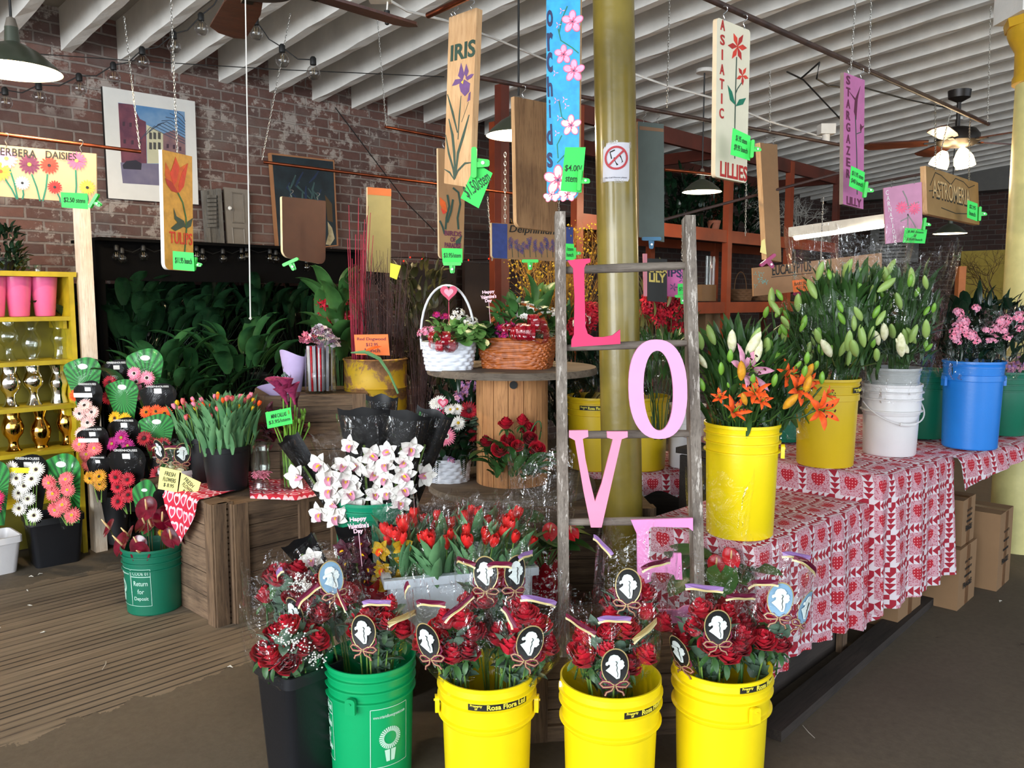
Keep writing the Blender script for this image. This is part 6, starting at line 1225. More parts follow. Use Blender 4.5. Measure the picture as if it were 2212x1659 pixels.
def twigs(lab, p, n, r0, h, sp, m, seed, rad=.004, name='branch_bundle', lean=(0, 0), side=0, group=None):
    r = random.Random(seed); o = thing(name, lab, 'branches', p, group=group); b = MB()
    for k in range(n):
        a = r.uniform(0, 6.3); q = r0 * r.random() ** .5; x, y = q * cos(a), q * sin(a); H = h * r.uniform(.75, 1.05); tx, ty = x * sp + lean[0] * H, y * sp + lean[1] * H; pts = bez((x * .6, y * .6, 0), (x, y, H * .3), (x + (tx - x) * .4, y + (ty - y) * .4, H * .7), (tx, ty, H), 6); b.tube(pts, [rad * (1 - .11 * j) for j in range(7)], 5, 0, cap=False)
        for j in range(side): q_ = pts[r.randrange(2, 6)]; e = q_ + V((r.gauss(0, .05), r.gauss(0, .05), r.uniform(.05, .14))); b.tube([q_, e], [rad * .5, rad * .25], 4, 0, cap=False)
    b.build('twigs', m, o, sharp=0); return o
twigs('bright red dogwood stems standing tall in the yellow drum', DR + V((-.09, -.02, .05)), 22, .04, 1.32, 1.9, LM['redtwig'], 1, .0055, lean=(.02, 0)); twigs('brownish purple twig bundle in the yellow drum, beside the red stems', DR + V((.05, 0, .05)), 120, .09, 1.05, 1.9, LM['twig'], 2, .0026, side=3)
card('orange card reading Red Dogwood $12.95 bunch on the yellow drum', [(765, 723), (838, 722), (842, 768), (768, 766)], 4.5, [('Red Dogwood', .85), ('$12.95', .35), ('bunch', .45)], M_cardo, PN['wine']); card('small yellow card beside the olive board', [(843, 568), (866, 574), (857, 604), (842, 598)], 4.6, [], mat('bright_yellow_card', 'e8dc2c', .6)); 
o = thing('bird_of_paradise_stem', 'drooping bird of paradise stem with orange tip beside the drum', 'flower', P(850, 850, 4.4)); b = MB(); q = [P(*w, 4.4) - o.location for w in ((860, 850), (842, 808), (820, 775), (790, 760), (758, 762))]; b.tube(q, [.006, .007, .010, .012, .004], 6); b.build('stem', LM['tulip'], o); b = MB(); b.join(leafmb(.09, .02, .2, -.3), aim(P(790, 758, 4.39) - o.location, (0, -1, 1), 1, .3)); b.build('petals', PM['orange'], o, sharp=0)
# ---------------------------------------------------------------- orchids in the tall green bucket
OB = F(801, 1072, .79); OB.z = .38; st = thing('bucket_stand', 'upturned dark crate lifting the green orchid bucket', 'crate', V((OB.x, OB.y + .02, 0))); b = MB(); b.box((0, 0, .19), (.36, .34, .378)); b.build('stand_box', W_cratev, st, smooth=False)
bucket('medium green bucket of wrapped orchids, lettered Return for Deposit', OB, .153, .41, plastic('mid_green_plastic', '0b8560', .35), 'ringed', deposit=(A0 - .55, .09, .16, .18))
def orchid_sleeve(lab, seed, base, lean, h, w, n, col=None, card_m=None, group=None, rz=0, z0=.30):
    r = random.Random(seed); o = thing('wrapped_orchid', lab, 'bouquet', base, rot=Euler((lean[1], lean[0], rz)), group=group); b = MB()
    b.grid(lambda u, v: ((u - .5) * w * (.35 + .65 * v) * 1.1, .035 - .02 * sin(pi * u) * 1 + .02 * cos(pi * u) * v, v * h * (1 - .015 * sin(u * 9))), 8, 8); b.build('black_backing', card_m or M_blackcard, o, sharp=0)
    b = MB(); b.grid(lambda u, v: ((u - .5) * w * (.35 + .65 * v) * 1.12, .03 - .08 * sin(pi * u) ** .7, v * h * .97), 14, 10); b.build('film_front', FILM, o, sharp=0); m_ = col or [ORC]
    b = MB(); x0 = 0
    for k in range(n): z = z0 * h + (k + .5) / n * h * .5; x = (.034 if k % 2 else -.034) + r.gauss(0, .006); inst(r.choice(m_), 'orchid_bloom', o, aim((x, -.03 + r.uniform(-.01, .01), z), V((x * 12, -1, .15 + r.gauss(0, .2))), r.uniform(1.15, 1.45), r.gauss(0, .5)))
    b.tube([(0, 0, 0), (0, 0, (z0 + .45) * h)], .005, 6); b.build('stem', LM['stem'], o); return o
for k, (lab, dx, dy, ln, h, w, n, cm) in enumerate((('white orchid spray leaning far left with a long narrow black backing', -.05, -.04, (-.55, .02), .54, .10, 3, None), ('white orchid spray at the left of the bucket in clear film', -.05, -.06, (-.20, .08), .50, .15, 9, FILM), ('white orchid spray in the middle, shiny black backing', .0, -.04, (-.03, .05), .58, .20, 7, None), ('white orchid spray on the right, pink lipped blooms in clear film', .07, -.05, (.16, .08), .58, .18, 10, None), ('white orchid spray behind the middle one, tall black paper', .02, .04, (.03, -.02), .62, .13, 2, None), ('white orchid spray behind on the right, black paper edge', .09, .04, (.30, -.05), .58, .15, 3, None))):
    orchid_sleeve(lab, 50 + k, OB + V((dx, dy, .20)), ln, h, w, n, None, cm)
# ---------------------------------------------------------------- white tub of red tulips
TZ = .345; tc = F(978, 1212, TZ + .26); tc.z = TZ
def tub(lab, p, rz, w, d, h, m):
    o = thing('tub', lab, 'tub', p, rz)
    for k, (cx, cy, dx, dy, s_) in enumerate(((0, -d / 2, w, .008, 1), (0, d / 2, w, .008, 1), (-w / 2, 0, .008, d, 0), (w / 2, 0, .008, d, 0))):
        b = MB(); L = dx if s_ else dy; a = L / 2; hh = .035 if not s_ else .0; y0 = h * .60; y1 = h * .82; hw = .055
        outer = [(-a * .93, 0), (a * .93, 0), (a, h), (-a, h)]; hole = [[(-hw, y0), (hw, y0), (hw, y1), (-hw, y1)]] if not s_ else ()
        rot = Matrix.Rotation(pi / 2, 3, 'X') if s_ else Matrix.Rotation(pi / 2, 3, 'Z') @ Matrix.Rotation(pi / 2, 3, 'X'); b.poly(outer, .006, 0, TF((cx, cy, 0), rot), None, hole); b.build('side_wall', m, o, smooth=False)
    b = MB(); t = .03
    for x, y, dx, dy in ((0, -d / 2 - .008, w + t * 1.6, t), (0, d / 2 + .008, w + t * 1.6, t), (-w / 2 - .008, 0, t, d), (w / 2 + .008, 0, t, d)): b.box((x, y, h - .005), (dx, dy, .03))
    b.build('rim', m, o, smooth=False); b = MB(); b.box((0, 0, .006), (w * .93, d * .93, .01)); b.build('base', m, o, smooth=False); return o
tub('translucent white plastic tub of red tulips, hand slots in its ends', tc, .28, .52, .33, .26, M_tote); ct_, st_ = cos(.28), sin(.28)
tp = [(-.17, -.08), (-.06, -.1), (.05, -.1), (.16, -.08), (-.15, .06), (-.03, .06), (.08, .06), (.18, .06)]
for k, (x, y) in enumerate(tp): tulip_bunch('red tulip bunch in film, ' + ['front left corner of the tub, blooms drooping over', 'second along the front of the tub', 'third along the front of the tub', 'front right of the tub', 'back left of the tub', 'second along the back of the tub', 'third along the back of the tub', 'back right corner of the tub'][k], tc + V((x * ct_ - y * st_, x * st_ + y * ct_, .08)), 7, .065, .36, 80 + k, ['tulip'], film=1.15, tilt=Euler((.12 if y < 0 else -.08, (x * 1.2), 0)), group='red tulip bunches in the white tub', bloomz=.9)
# ---------------------------------------------------------------- wrapped anthurium plants
def anth_plant(lab, p, seed, spots, film_h=.62, fr=(.09, .15)):
    r = random.Random(seed); o = thing('potted_anthurium', lab, 'plant', p); b = MB(); b.grid(lambda u, v: (cos(2 * pi * u) * (.07 + .03 * v + (.02 * sin(14 * pi * u) * v ** 3)), sin(2 * pi * u) * (.07 + .03 * v + .02 * sin(14 * pi * u) * v ** 3), .17 * v + .02 * sin(22 * pi * u) * v ** 4), 56, 8, 0, None, True); b.build('heart_wrap', M_heartwrap, o, sharp=0)
    b = MB()
    for k in range(18): a = k * GA; el = r.uniform(.7, 1.3); L = r.uniform(.10, .2); q = V((cos(a) * cos(el), sin(a) * cos(el), sin(el))) * L + V((0, 0, .12)); b.tube([(0, 0, .1), q], .0028, 4, 1, cap=False); b.join(heartleaf(.12, .10), TF(q, (0, .5 - r.random() * 1.2, a), r.uniform(.75, 1.15)))
    b.build('foliage', [LM['mid'], LM['stem']], o, sharp=0)
    for x, y, z in spots: m = frame(V((x * 2, -.9, .5)), pi / 2 + r.gauss(0, .3)); q = V((x, y, z)); inst(ANTH_R[0], 'spathe', o, TF(q, m, 1.05)); inst(ANTH_R[1], 'spadix', o, TF(q, m, 1.05)); g = MB(); g.tube([q, (x * .3, y * .3, .12)], .0025, 5); g.build('stem', LM['stem'], o)
    b = MB(); film_sleeve(b, fr[0], fr[1], film_h, .85, .05, seed, z0=0, crimp=.02, pw=1.); b.build('film_sleeve', FILM, o, sharp=0); return o
ap = F(1175, 1290, TZ); ap.z = TZ; anth_plant('potted red anthurium in tall film left of the letter V', ap, 3, [(.02, -.07, .30), (.11, -.04, .29)], .62, (.09, .155)); ap = P(1548, 1290, 2.98); ap.z = .365; anth_plant('potted red anthurium in tall film right of the ladder', ap, 4, [(-.02, -.06, .27), (.03, -.07, .30)], .60, (.085, .125))
# ---------------------------------------------------------------- valentine orchid bouquet
vb = P(800, 1290, 2.98); vb.z = .345
for k, (lab, dx, ln, colr, n) in enumerate((('plum orchid spray in silvery film with the valentine pick', -.01, (-.12, .12), [ORC_P], 8), ('mustard orchid spray in silvery film beside the white tub', .06, (.1, .1), [ORC_Y], 6), ('pale lily spray in black film leaning far left, valentine bouquet', -.06, (-.55, .1), [ORC], 2))): orchid_sleeve(lab, 60 + k, vb + V((dx, 0, .03)), ln, .40, .13, n, colr, z0=.42)
o = thing('gift_wrap', 'red heart printed wrap around the valentine orchid bouquet', 'wrap', vb); b = MB(); b.grid(lambda u, v: (cos(2 * pi * u) * (.06 + .05 * v + .012 * sin(16 * pi * u) * v), .7 * sin(2 * pi * u) * (.06 + .05 * v + .012 * sin(16 * pi * u) * v), .24 * v + .02 * sin(10 * pi * u) * v), 50, 8, 0, None, True); b.build('wrap_sheet', M_heartwrap, o, sharp=0)
o = thing('message_pick', "small pick reading Happy Valentine's Day before the plum orchids", 'sign', P(774, 1135, 2.88)); hv_pick(o, V((0, 0, 0)), .075)
for k in list(o.children): k.name = 'lettering'
# ================================================================ FRONT ROW OF BUCKETS
def at_rim(px, py, z): return F(px, py, z)
c = F(800, 1414, .41); c.z = 0
bucket('bright green bucket at the left of the front row, printed www.ontarioflowergrowers', c, .152, .41, M_grn, 'ringed', lug=(A0 - .25,), deposit=(A0 - 1.22, .085, .20, .185, A0 + .62))
GR = c
YB = []
for k, (px, py, lab, ta, lg, tx) in enumerate([
    (1052, 1444, 'yellow bucket right of the bright green one, its grower tape read in full', A0 + .3, (A0 + 1.45, A0 - 1.45), .055),
    (1319, 1458, 'yellow bucket in front of the wooden ladder, small white tag at its lip', A0 + .8, (), .055),
    (1560, 1430, 'rightmost yellow bucket of the front row, handle lug facing out', A0 + .75, (A0 + .42,), .022)]):
    c = F(px, py, .41); c.z = 0; YB.append(c)
    b = bucket(lab, c, .160 if k else .156, .41, M_yel, 'skirted', 'yellow buckets in the front row', lug=lg, tape=(ta, .20, 'Rosa Flora Ltd', tx))
    if k == 1: g = MB(); g.box((-.158, -.01, .385), (.012, .002, .02)); g.build('paper_tag', M_wht, b)
c = F(645, 1425, .39); c.z = 0
square_pail('tall square black pail on the concrete beside the bright green bucket', c, .82, .17, .215, .39, M_blk)
BP = c
C1 = lambda a, v, rt=0, d=None: (A0 + a, v, rt, d)
B1 = lambda a, v, w=.09, arch=.012, rt=0, m=None: (A0 + a, v, w, arch, rt, m or M_burg)
def inb(c, dx, dy, z=.12): return c + V((dx, dy, z))
# bouquets standing in them (lean slightly outwards)

rose_bouquet('rose bouquet with baby breath in plain film, front of the square black pail', inb(BP, -.0, -.03, .08), (.1, -.06, .3), 11, .145, .58, .37, 1, roses=ROSE[:1] + ROSE[2:3], breath=[(-.01, -.07, .47), (.035, -.08, .43), (.07, -.07, .37)], spread=.088)
rose_bouquet('rose bouquet at the back of the square black pail, darker crimson heads', inb(BP, -.02, .06, .12), (-.08, -.08, 0), 9, .14, .58, .44, 2, roses=ROSE[2:3], spread=.085)
rose_bouquet('rose bouquet at the front of the bright green bucket with one black cameo', inb(GR, .02, -.02), (.05, .03, 0), 15, .135, .58, .37, 3, cams=(C1(-.22, .735),), bands=(B1(-1.0, .93, .09, .015, -.5), B1(.1, .95, .09, .01, 0, M_lav), B1(.75, .79, .11, .012, .1, M_gold)), spread=.088)
rose_bouquet('rose bouquet at the back of the bright green bucket leaning left', inb(GR, -.08, .05), (-.05, -.2, 0), 9, .13, .62, .42, 4, cams=(C1(-.65, .72, .1), C1(.55, .86, 0, M_sky)), bands=(B1(-.9, .93, .08, .01, .5, M_lav), B1(-.1, .86, .11, .01, .55)), breath=[(-.04, -.05, .53)], spread=.085)
Y0, Y1, Y2 = YB
rose_bouquet('rose bouquet in the left half of the fully labelled yellow bucket', inb(Y0, -.065, -.02), (.04, -.10, 0), 12, .13, .60, .37, 5, cams=(C1(-.5, .78, .12),), bands=(B1(-1.1, .96, .08, .01, .8), B1(-.35, .99, .1), B1(.3, .88, .12, .01, .5)), spread=.085)
rose_bouquet('rose bouquet in the right half of the fully labelled yellow bucket', inb(Y0, .07, -.03), (.04, .12, 0), 12, .13, .60, .37, 6, cams=(C1(.1, .74, -.18),), bands=(B1(-.5, .86, .07, .01, -.8), B1(.2, .97, .12, .015, -.15, M_lav)), spread=.085)
rose_bouquet('rose bouquet behind the others in the fully labelled yellow bucket', inb(Y0, .02, .08), (-.08, 0, 0), 10, .125, .66, .45, 7, cams=(C1(-.2, .89, 0, M_prk), C1(.6, .87, -.1)), bands=(B1(-.9, .95, .11), B1(.15, .98, .08), B1(1.0, .95, .09, .01, 0, M_lav)), spread=.085)
rose_bouquet('rose bouquet at the front of the yellow bucket before the ladder', inb(Y1, -.01, -.02), (.05, 0, 0), 16, .15, .56, .36, 8, cams=(C1(.02, .72),), bands=(B1(-.75, .88, .12, .01, -.2), B1(.75, .88, .12, .012, .25, M_gold), B1(.0, .99, .1, .012, 0, M_lav)), spread=.10)
rose_bouquet('rose bouquet rising behind in the yellow bucket before the ladder', inb(Y1, .05, .08), (-.04, .06, 0), 12, .13, .72, .43, 9, cams=(C1(-.25, .80),), bands=(B1(-.95, .94, .1, .012, -.4, M_lav), B1(.5, .91, .12, .014, .15)), spread=.09)
rose_bouquet('rose bouquet at the left of the rightmost yellow front bucket', inb(Y2, -.03, -.02), (.05, -.04, 0), 13, .14, .62, .36, 10, cams=(C1(-.05, .76), C1(-1.0, .62)), bands=(B1(-.35, .93, .12, .01, 0, M_lav), B1(.45, .96, .12, .01, -.2)), spread=.095)
rose_bouquet('rose bouquet leaning right out of the rightmost yellow front bucket', inb(Y2, .07, .02), (-.02, .20, 0), 6, .12, .66, .34, 12, cams=(C1(-.1, .82, .1, M_sky), C1(.8, .80, -.3, M_sky)), bands=(B1(-.6, .86, .1, .012, .4), B1(.45, .95, .13, .012, -.4), B1(.1, 1., .1, .01, 0, M_lav)), spread=.07)
# ================================================================ RIGHT: tables, quilted cloth, buckets of lilies
def quilt_mat():
    t = NT('heart_quilt_cloth'); sep = t.n('SeparateXYZ'); t.l(t.co('UV'), sep.inputs[0]); X = t.x(sep.outputs[0]); Y = t.x(sep.outputs[1]); p = .148
    a = (X / p).fr(); b = (Y / p).fr(); w = .30; ina = a.lt(w); inb = b.lt(w)
    n = 5.; ca = (a / (w / 2)).fr(); cb = (b / (w / 2)).fr()       # lattice sub cells (half squares)
    tri = (ca + cb).lt(1.); both = ina * inb; chk = (((a / (w / 2)).fl() + (b / (w / 2)).fl()) / 2.).fr().gt(.25)
    f1 = ((b - w) / ((1 - w) / 4)).fr(); f2 = ((a - w) / ((1 - w) / 4)).fr(); tv = f1.gt((a / w - .5).ab() * 2.); th = f2.gt((b / w - .5).ab() * 2.)
    redl = both * chk + ina * both.inv() * tv + inb * both.inv() * th
    hx = (a - (w + (1 - w) / 2)) / .20; hy = (b - (w + (1 - w) / 2)) / .20; heart = heart_expr(hx, hy) * ina.inv() * inb.inv(); lat = ina.mx(inb)
    co = t.co('UV'); v = t.n('TexVoronoi'); v.inputs['Scale'].default_value = 160; t.l(co, v.inputs['Vector']); sp = t.ramp(v.outputs['Distance'], (.28, 'a02840'), (.42, 'bf929c')); v2 = t.n('TexVoronoi'); v2.inputs['Scale'].default_value = 75; v2.inputs['Randomness'].default_value = 0; t.l(co, v2.inputs['Vector'])
    red = t.ramp(v2.outputs['Distance'], (.14, 'e8a8b0'), (.2, 'a81426')); c = t.mix(lat.so, sp, 'cfc5ca'); c = t.mix(redl.so, c, '96142a'); c = t.mix(heart.so, c, red); t.base(c); t.rough(.85); t.bump(t.noise(t.co(scale=(1, 1, 1)), 60, 3), .2); return t.m
M_quilt = quilt_mat(); M_dkwood = wood('dark_table_boards', '3a302a', '29211c', '120e0b', 1, axis=0)
def uz_box(lab, t0, s1, dt, ds, h, name='display_table', z=0, m=None, cat='table'):
    p = RM(t0, s1, z); o = thing(name, lab, cat, p, WYAW); b = MB(); b.box((dt / 2, ds / 2, h - .015), (dt, ds, .03)); b.build('table_top', m or M_dkwood, o, smooth=False)
    for nm, c, d in (('front_panel', (dt / 2, .02, h / 2 - .02), (dt - .02, .02, h - .04)), ('side_panel', (.02, ds / 2, h / 2 - .02), (.02, ds - .04, h - .04)), ('side_panel', (dt - .02, ds / 2, h / 2 - .02), (.02, ds - .04, h - .04))): b = MB(); b.box(c, d); b.build(nm, m or M_dkwood, o, smooth=False)
    b = MB(); b.box((dt - .03, -.012, .1), (.05, .03, .2)); b.build('leg_block', W_cratev, o, smooth=False); return o
uz_box('lower display table at right under the quilted cloth, dark boards', .60, 4.69, .92, .46, .695); uz_box('raised display table beyond the lower one, boxes beneath', 1.56, 4.46, 1.9, .7, .815)
rx = lambda t, s: xy(RM(t, s)); B_ = lambda u, *k: sum(0 for _ in k)
def lerpn(pts): return lambda u: next(a[1] + (c[1] - a[1]) * (u - a[0]) / (c[0] - a[0]) for a, c in zip(pts, pts[1:]) if u <= c[0] + 1e-6)
drape('heart patchwork cloth over the lower right table, hanging to a torn point', 'patchwork_cloth', [rx(.56, 4.24), rx(.56, 4.735), rx(.62, 4.75), rx(1.58, 4.78)], [rx(.60, 4.23), rx(.62, 4.23), rx(.7, 4.23), rx(1.56, 4.25)], .697, lerpn([(0, .42), (.2, .48), (.30, .5), (.35, .62), (.42, .50), (.55, .47), (.8, .50), (.93, .56), (1., .53)]), M_quilt, .016, 9, 130, 18, 3)
drape('heart patchwork cloth over the raised table, long straight fall', 'patchwork_cloth', [rx(1.5, 4.3), rx(1.53, 4.82), rx(1.9, 4.88), rx(2.30, 4.90)], [rx(1.9, 3.5), rx(2.0, 3.5), rx(2.1, 3.5), rx(2.30, 3.5)], .819, lerpn([(0, .2), (.35, .62), (.6, .60), (1., .58)]), M_quilt, .016, 7, 90, 18, 5)
drape('heart patchwork cloth on the far end of the raised table, short overhang', 'patchwork_cloth', [rx(2.27, 4.93), rx(2.6, 5.0), rx(3.5, 5.15)], [rx(2.27, 3.6), rx(2.6, 3.6), rx(3.5, 3.6)], .815, lerpn([(0, .16), (.12, .13), (.5, .08), (1, .06)]), M_quilt, .005, 6, 60, 6, 7)
drape('heart patchwork cloth on the back table behind the gold column', 'patchwork_cloth', [xy(V((.38, 4.49, 0))), xy(V((1.16, 4.49, 0)))], [xy(V((.38, 5.2, 0))), xy(V((1.16, 5.2, 0)))], .632, lambda u: .10 + .02 * sin(u * 20), M_quilt, .004, 5, 60, 5, 8)
M_card_b = mat('cardboard', '8a6a4a', .8, var=.12, vs=5); M_tapeb = mat('brown_packing_tape', '6e4e34', .35)
def carton(lab, p, dx, dy, h, rz=0., txt=True):
    o = thing('cardboard_box', lab, 'box', p, WYAW + rz, None); b = MB(); b.box((dx / 2, dy / 2, h / 2), (dx, dy, h)); b.build('box_body', M_card_b, o, smooth=False); b = MB(); b.box((dx / 2, -.001, h / 2), (.05, .003, h * .98)); b.box((dx / 2, dy / 2, h + .001), (.05, dy, .002)); b.build('packing_tape', M_tapeb, o, smooth=False)
    if txt:
        t = MB(); t.join(fit_text('FRAGILE', dx * .5, .03, bold=.01), TF((dx * .5, -.003, h * .35), (pi / 2, 0, 0)))
        for k in range(3): t.join(fit_text(('HANDLE WITH CARE', 'THIS SIDE UP', '24 PCS')[k], dx * .4, .012), TF((dx * .5, -.003, h * (.5 + .12 * k)), (pi / 2, 0, 0)))
        t.build('lettering', M_prk, o, smooth=False)
    return o
carton('low cardboard box under the raised table, left of the stacked ones', F(1938, 1362), .33, .3, .24, 0, False); BX = F(2067, 1320); carton('cardboard box lettered FRAGILE on the floor, below another box', BX, .30, .28, .32); carton('smaller cardboard box stacked on the FRAGILE one', BX + V((.03, .05, .324)), .22, .22, .24); carton('tall cardboard box at the right end of the row', F(2152, 1278), .27, .3, .43)
o = thing('floor_plank', 'dark plank lying along the foot of the boxes', 'plank', F(1700, 1592), WYAW + .02); b = MB(); b.box((1.3, .05, .02), (2.7, .1, .04)); b.build('plank_board', M_dkwood, o, smooth=False)
# ---------------------------------------------------------------- buckets on the tables
def on_t(px, py, z): p = F(px, py, z); p.z = z + .004; return p
LB = on_t(1597, 1152, .70); bucket('yellow bucket of orange and pink lilies right beside the ladder', LB, .143, .43, M_yel, 'ringed', lug=(A0 + 1.3,))
YB2 = on_t(1781, 1003, .82); bucket('dull yellow bucket of green lily buds on the raised table', YB2, .146, .41, M_yel2, 'plain', tape=(A0 + 1.0, .14, 'Rosa Flora Ltd', .05)); WB = on_t(1920, 980, .82)
bucket('white bucket with hanging wire handle and grey bucket inside', WB, .142, .355, M_wht, 'skirted', handle=(A0 + .12, .10)); bucket('grey bucket nested in the white bucket, full of lily buds', WB + V((0, 0, .035)), .132, .40, M_gry, 'plain')
BB = on_t(2093, 966, .82); bucket('bright blue bucket of pink alstroemeria on the raised table', BB, .150, .455, M_blu, 'plain', lug=(A0 - 1.5, A0 + 1.5))
for lab, px, Y, z, R_, H, m, st_ in (('yellow bucket half hidden left of the olive gold column', 1284, 4.68, .637, .162, .415, M_yel2, 'ringed'), ('yellow bucket seen through the letter O', 1384, 4.68, .637, .162, .415, M_yel2, 'plain'), ('dark green bucket behind the lily bucket', 1690, 4.5, .83, .13, .36, M_dgr, 'ringed'), ('dark green bucket behind the white one', 1992, 4.6, .83, .13, .38, M_dgr, 'ringed'), ('dark green bucket right of the blue one', 2168, 4.7, .83, .13, .36, M_dgr, 'ringed'), ('small white tub between the white and blue buckets', 2022, 4.9, .83, .09, .18, M_wht, 'plain'),
    ('pale green bucket at the right picture edge', 2224, 4.9, .83, .15, .42, mat('pale_green_bucket', 'a8a884', .5), 'plain'), ('grey white bucket seen between the ladder rails', 1483, 4.72, .637, .11, .36, M_wht, 'ringed')): p = P(px, 900, Y); p.z = z; bucket(lab, p, R_, H, m, st_, tape=(A0 - .1, .17, 'Rosa Flora Ltd', .055) if 'left of the olive' in lab else None)
st = thing('display_table', 'dark back table carrying the buckets behind the gold column', 'table', V((.77, 4.85, 0))); b = MB(); b.box((0, 0, .315), (.78, .7, .63)); b.build('table_body', M_dkwood, st, smooth=False)
# ---------------------------------------------------------------- lilies
def lily_bunch(lab, base, spots, seed, nleaf=110, leafR=.15, z0=.1, z1=.4, buds=(), film=None, group=None, leafm=None, wl=0):
    """spots: (mesh list, px, py, Y, scale); base in the bucket"""
    r = random.Random(seed); o = thing('lily_bunch', lab, 'flowers', base, group=group); b = MB()
    for ms, px, py, Y, s, nm in list(spots) + [(bm, px, py, Y, s, 'bud') for bm, px, py, Y, s in buds]:
        q = P(px, py, Y) - base; fc = V((q.x * 2.2 + r.gauss(0, .3), -.9 + r.gauss(0, .2), .5 + r.gauss(0, .3))) if nm != 'bud' else V((q.x * 3 + r.gauss(0, .45), q.y * 1.5 - .1 + r.gauss(0, .3), 1.1)); inst(r.choice(ms), nm, o, aim(q, fc, s * r.uniform(.92, 1.08), r.uniform(0, 6)))
        hr = V((q.x, q.y, 0)).length; mf = min(.6, .10 / max(hr, .01)); b.tube([(q.x * .12, q.y * .12, 0), (q.x * mf, q.y * mf, .245), (q.x * (mf + 1) / 2, q.y * (mf + 1) / 2, max(q.z * .75, .262)), q - fc.normalized() * .01], .0032, 5, 1, cap=False)
    b.join(bush(r, [LF_LILY], nleaf, leafR, z1 - z0, .7, (.8, 1.5), z0=z0, inner=.15)); b.join(bush(r, [LF_LILY], nleaf // 2, leafR * 1.15, (z1 - z0) * .5, .9, (1., 1.6), z0=z1 - .12, inner=.3)); b.build('foliage', [leafm or LM['lily'], LM['lily']], o, sharp=0)
    if film: g = MB(); film_sleeve(g, film[0], film[1], film[2], .9, .09, seed, z0=film[3] if len(film) > 3 else 0, crimp=.02); g.build('film_sleeve', FILM, o, sharp=0)
    return o
LBp = LB + V((0, 0, .20))
lily_bunch('orange lilies at the front of the ladder-side bucket', LBp + V((-.02, -.03, 0)), [(LILY_O, 1583, 892, 2.9, .95, 'lily_bloom'), (LILY_O, 1556, 860, 2.93, .62, 'lily_bloom'), (LILY_O, 1632, 852, 2.9, .9, 'lily_bloom'), (LILY_O, 1645, 868, 2.88, .55, 'lily_bloom')], 1, 220, .115, .19, .40, [([BUD_Y], 1601, 822, 2.9, 1.1), ([BUD_Y], 1692, 883, 2.88, 1.2), ([BUD_Y], 1612, 875, 2.87, .8), ([BUD_L], 1558, 810, 2.95, 1), ([BUD_L], 1625, 830, 2.92, .9), ([BUD_L], 1520, 845, 2.95, .9), ([BUD_L], 1670, 835, 2.95, .9), ([BUD_L], 1575, 838, 2.95, .5)])
lily_bunch('pink lily bunch with pale buds above the orange ones', LBp + V((0, .04, 0)), [(LILY_P, 1604, 806, 2.98, 1.15, 'lily_bloom')], 2, 160, .12, .20, .46, [([BUD_W], 1582, 762, 3.0, 1.1), ([BUD_W], 1612, 765, 3.0, 1.2), ([BUD_L], 1577, 783, 2.97, 1.0), ([BUD_W], 1634, 782, 2.98, 1.0), ([BUD_W], 1527, 795, 3., .8), ([BUD_G], 1516, 755, 3.05, 1), ([BUD_G], 1545, 745, 3.1, 1), ([BUD_G], 1655, 765, 3.05, 1), ([BUD_G], 1620, 748, 3.05, 1)], film=(.1, .20, .34, .05))
lily_bunch('orange lily bunch spilling over the right of the ladder-side bucket', LBp + V((.06, 0, 0)), [(LILY_O, 1722, 842, 3.0, 1., 'lily_bloom'), (LILY_O, 1700, 815, 3.05, .9, 'lily_bloom'), (LILY_O, 1668, 800, 3.1, .9, 'lily_bloom'), (LILY_O, 1770, 885, 2.98, 1.15, 'lily_bloom'), (LILY_O, 1785, 855, 3.0, .6, 'lily_bloom'), (LILY_O, 1745, 830, 3.05, .7, 'lily_bloom')], 3, 130, .12, .20, .42, [([BUD_Y], 1738, 848, 2.95, 1.1), ([BUD_L], 1775, 830, 3.0, .9), ([BUD_L], 1742, 786, 3.05, .9), ([BUD_L], 1758, 800, 3.05, .8), ([BUD_L], 1672, 785, 3.05, 1.), ([BUD_L], 1716, 798, 3.05, .8), ([BUD_L], 1735, 815, 3.0, .9), ([BUD_Y], 1735, 820, 3.02, 1), ([BUD_L], 1663, 765, 3.1, 1)])
def rb(seed, x0, x1, y0, y1, Y, n, ms): r = random.Random(seed); return [(ms, r.uniform(x0, x1), r.uniform(y0, y1), Y + r.uniform(-.12, .12), r.uniform(.85, 1.2)) for _ in range(n)]
lily_bunch('green budded lily bunch in film, left in the dull yellow bucket', YB2 + V((-.02, 0, .20)), [], 4, 200, .15, .215, .46, rb(1, 1680, 1790, 645, 790, 3.7, 16, [BUD_G, BUD_L]), film=(.1, .22, .58)); lily_bunch('green budded lily bunch filling the right of the dull yellow bucket', YB2 + V((.05, -.03, .22)), [], 5, 240, .17, .215, .52, rb(2, 1760, 1900, 600, 790, 3.62, 18, [BUD_G, BUD_L]) + [([BUD_W], 1795, 770, 3.5, 1.3), ([BUD_G], 1850, 770, 3.5, 1.2)], leafm=LM['lily'])
lily_bunch('lily bunch with half open white buds in the grey bucket', WB + V((0, -.02, .26)), [], 6, 260, .17, .19, .5, rb(3, 1870, 2020, 610, 760, 3.85, 18, [BUD_G, BUD_L]) + [([BUD_W], 1910, 735, 3.72, 1.2), ([BUD_W], 1898, 745, 3.72, 1.1), ([BUD_W], 1948, 770, 3.7, 1.3), ([BUD_W], 1962, 762, 3.7, 1.2), ([BUD_G], 2000, 730, 3.75, 1.2)], film=(.12, .28, .78, -.02)); lily_bunch('lily bunch at the back in tall clear film between two buckets', (YB2 + WB) / 2 + V((0, .2, .25)), [], 7, 200, .2, .1, .5, rb(4, 1800, 1930, 590, 680, 4.0, 14, [BUD_G]), film=(.14, .30, .86, 0))
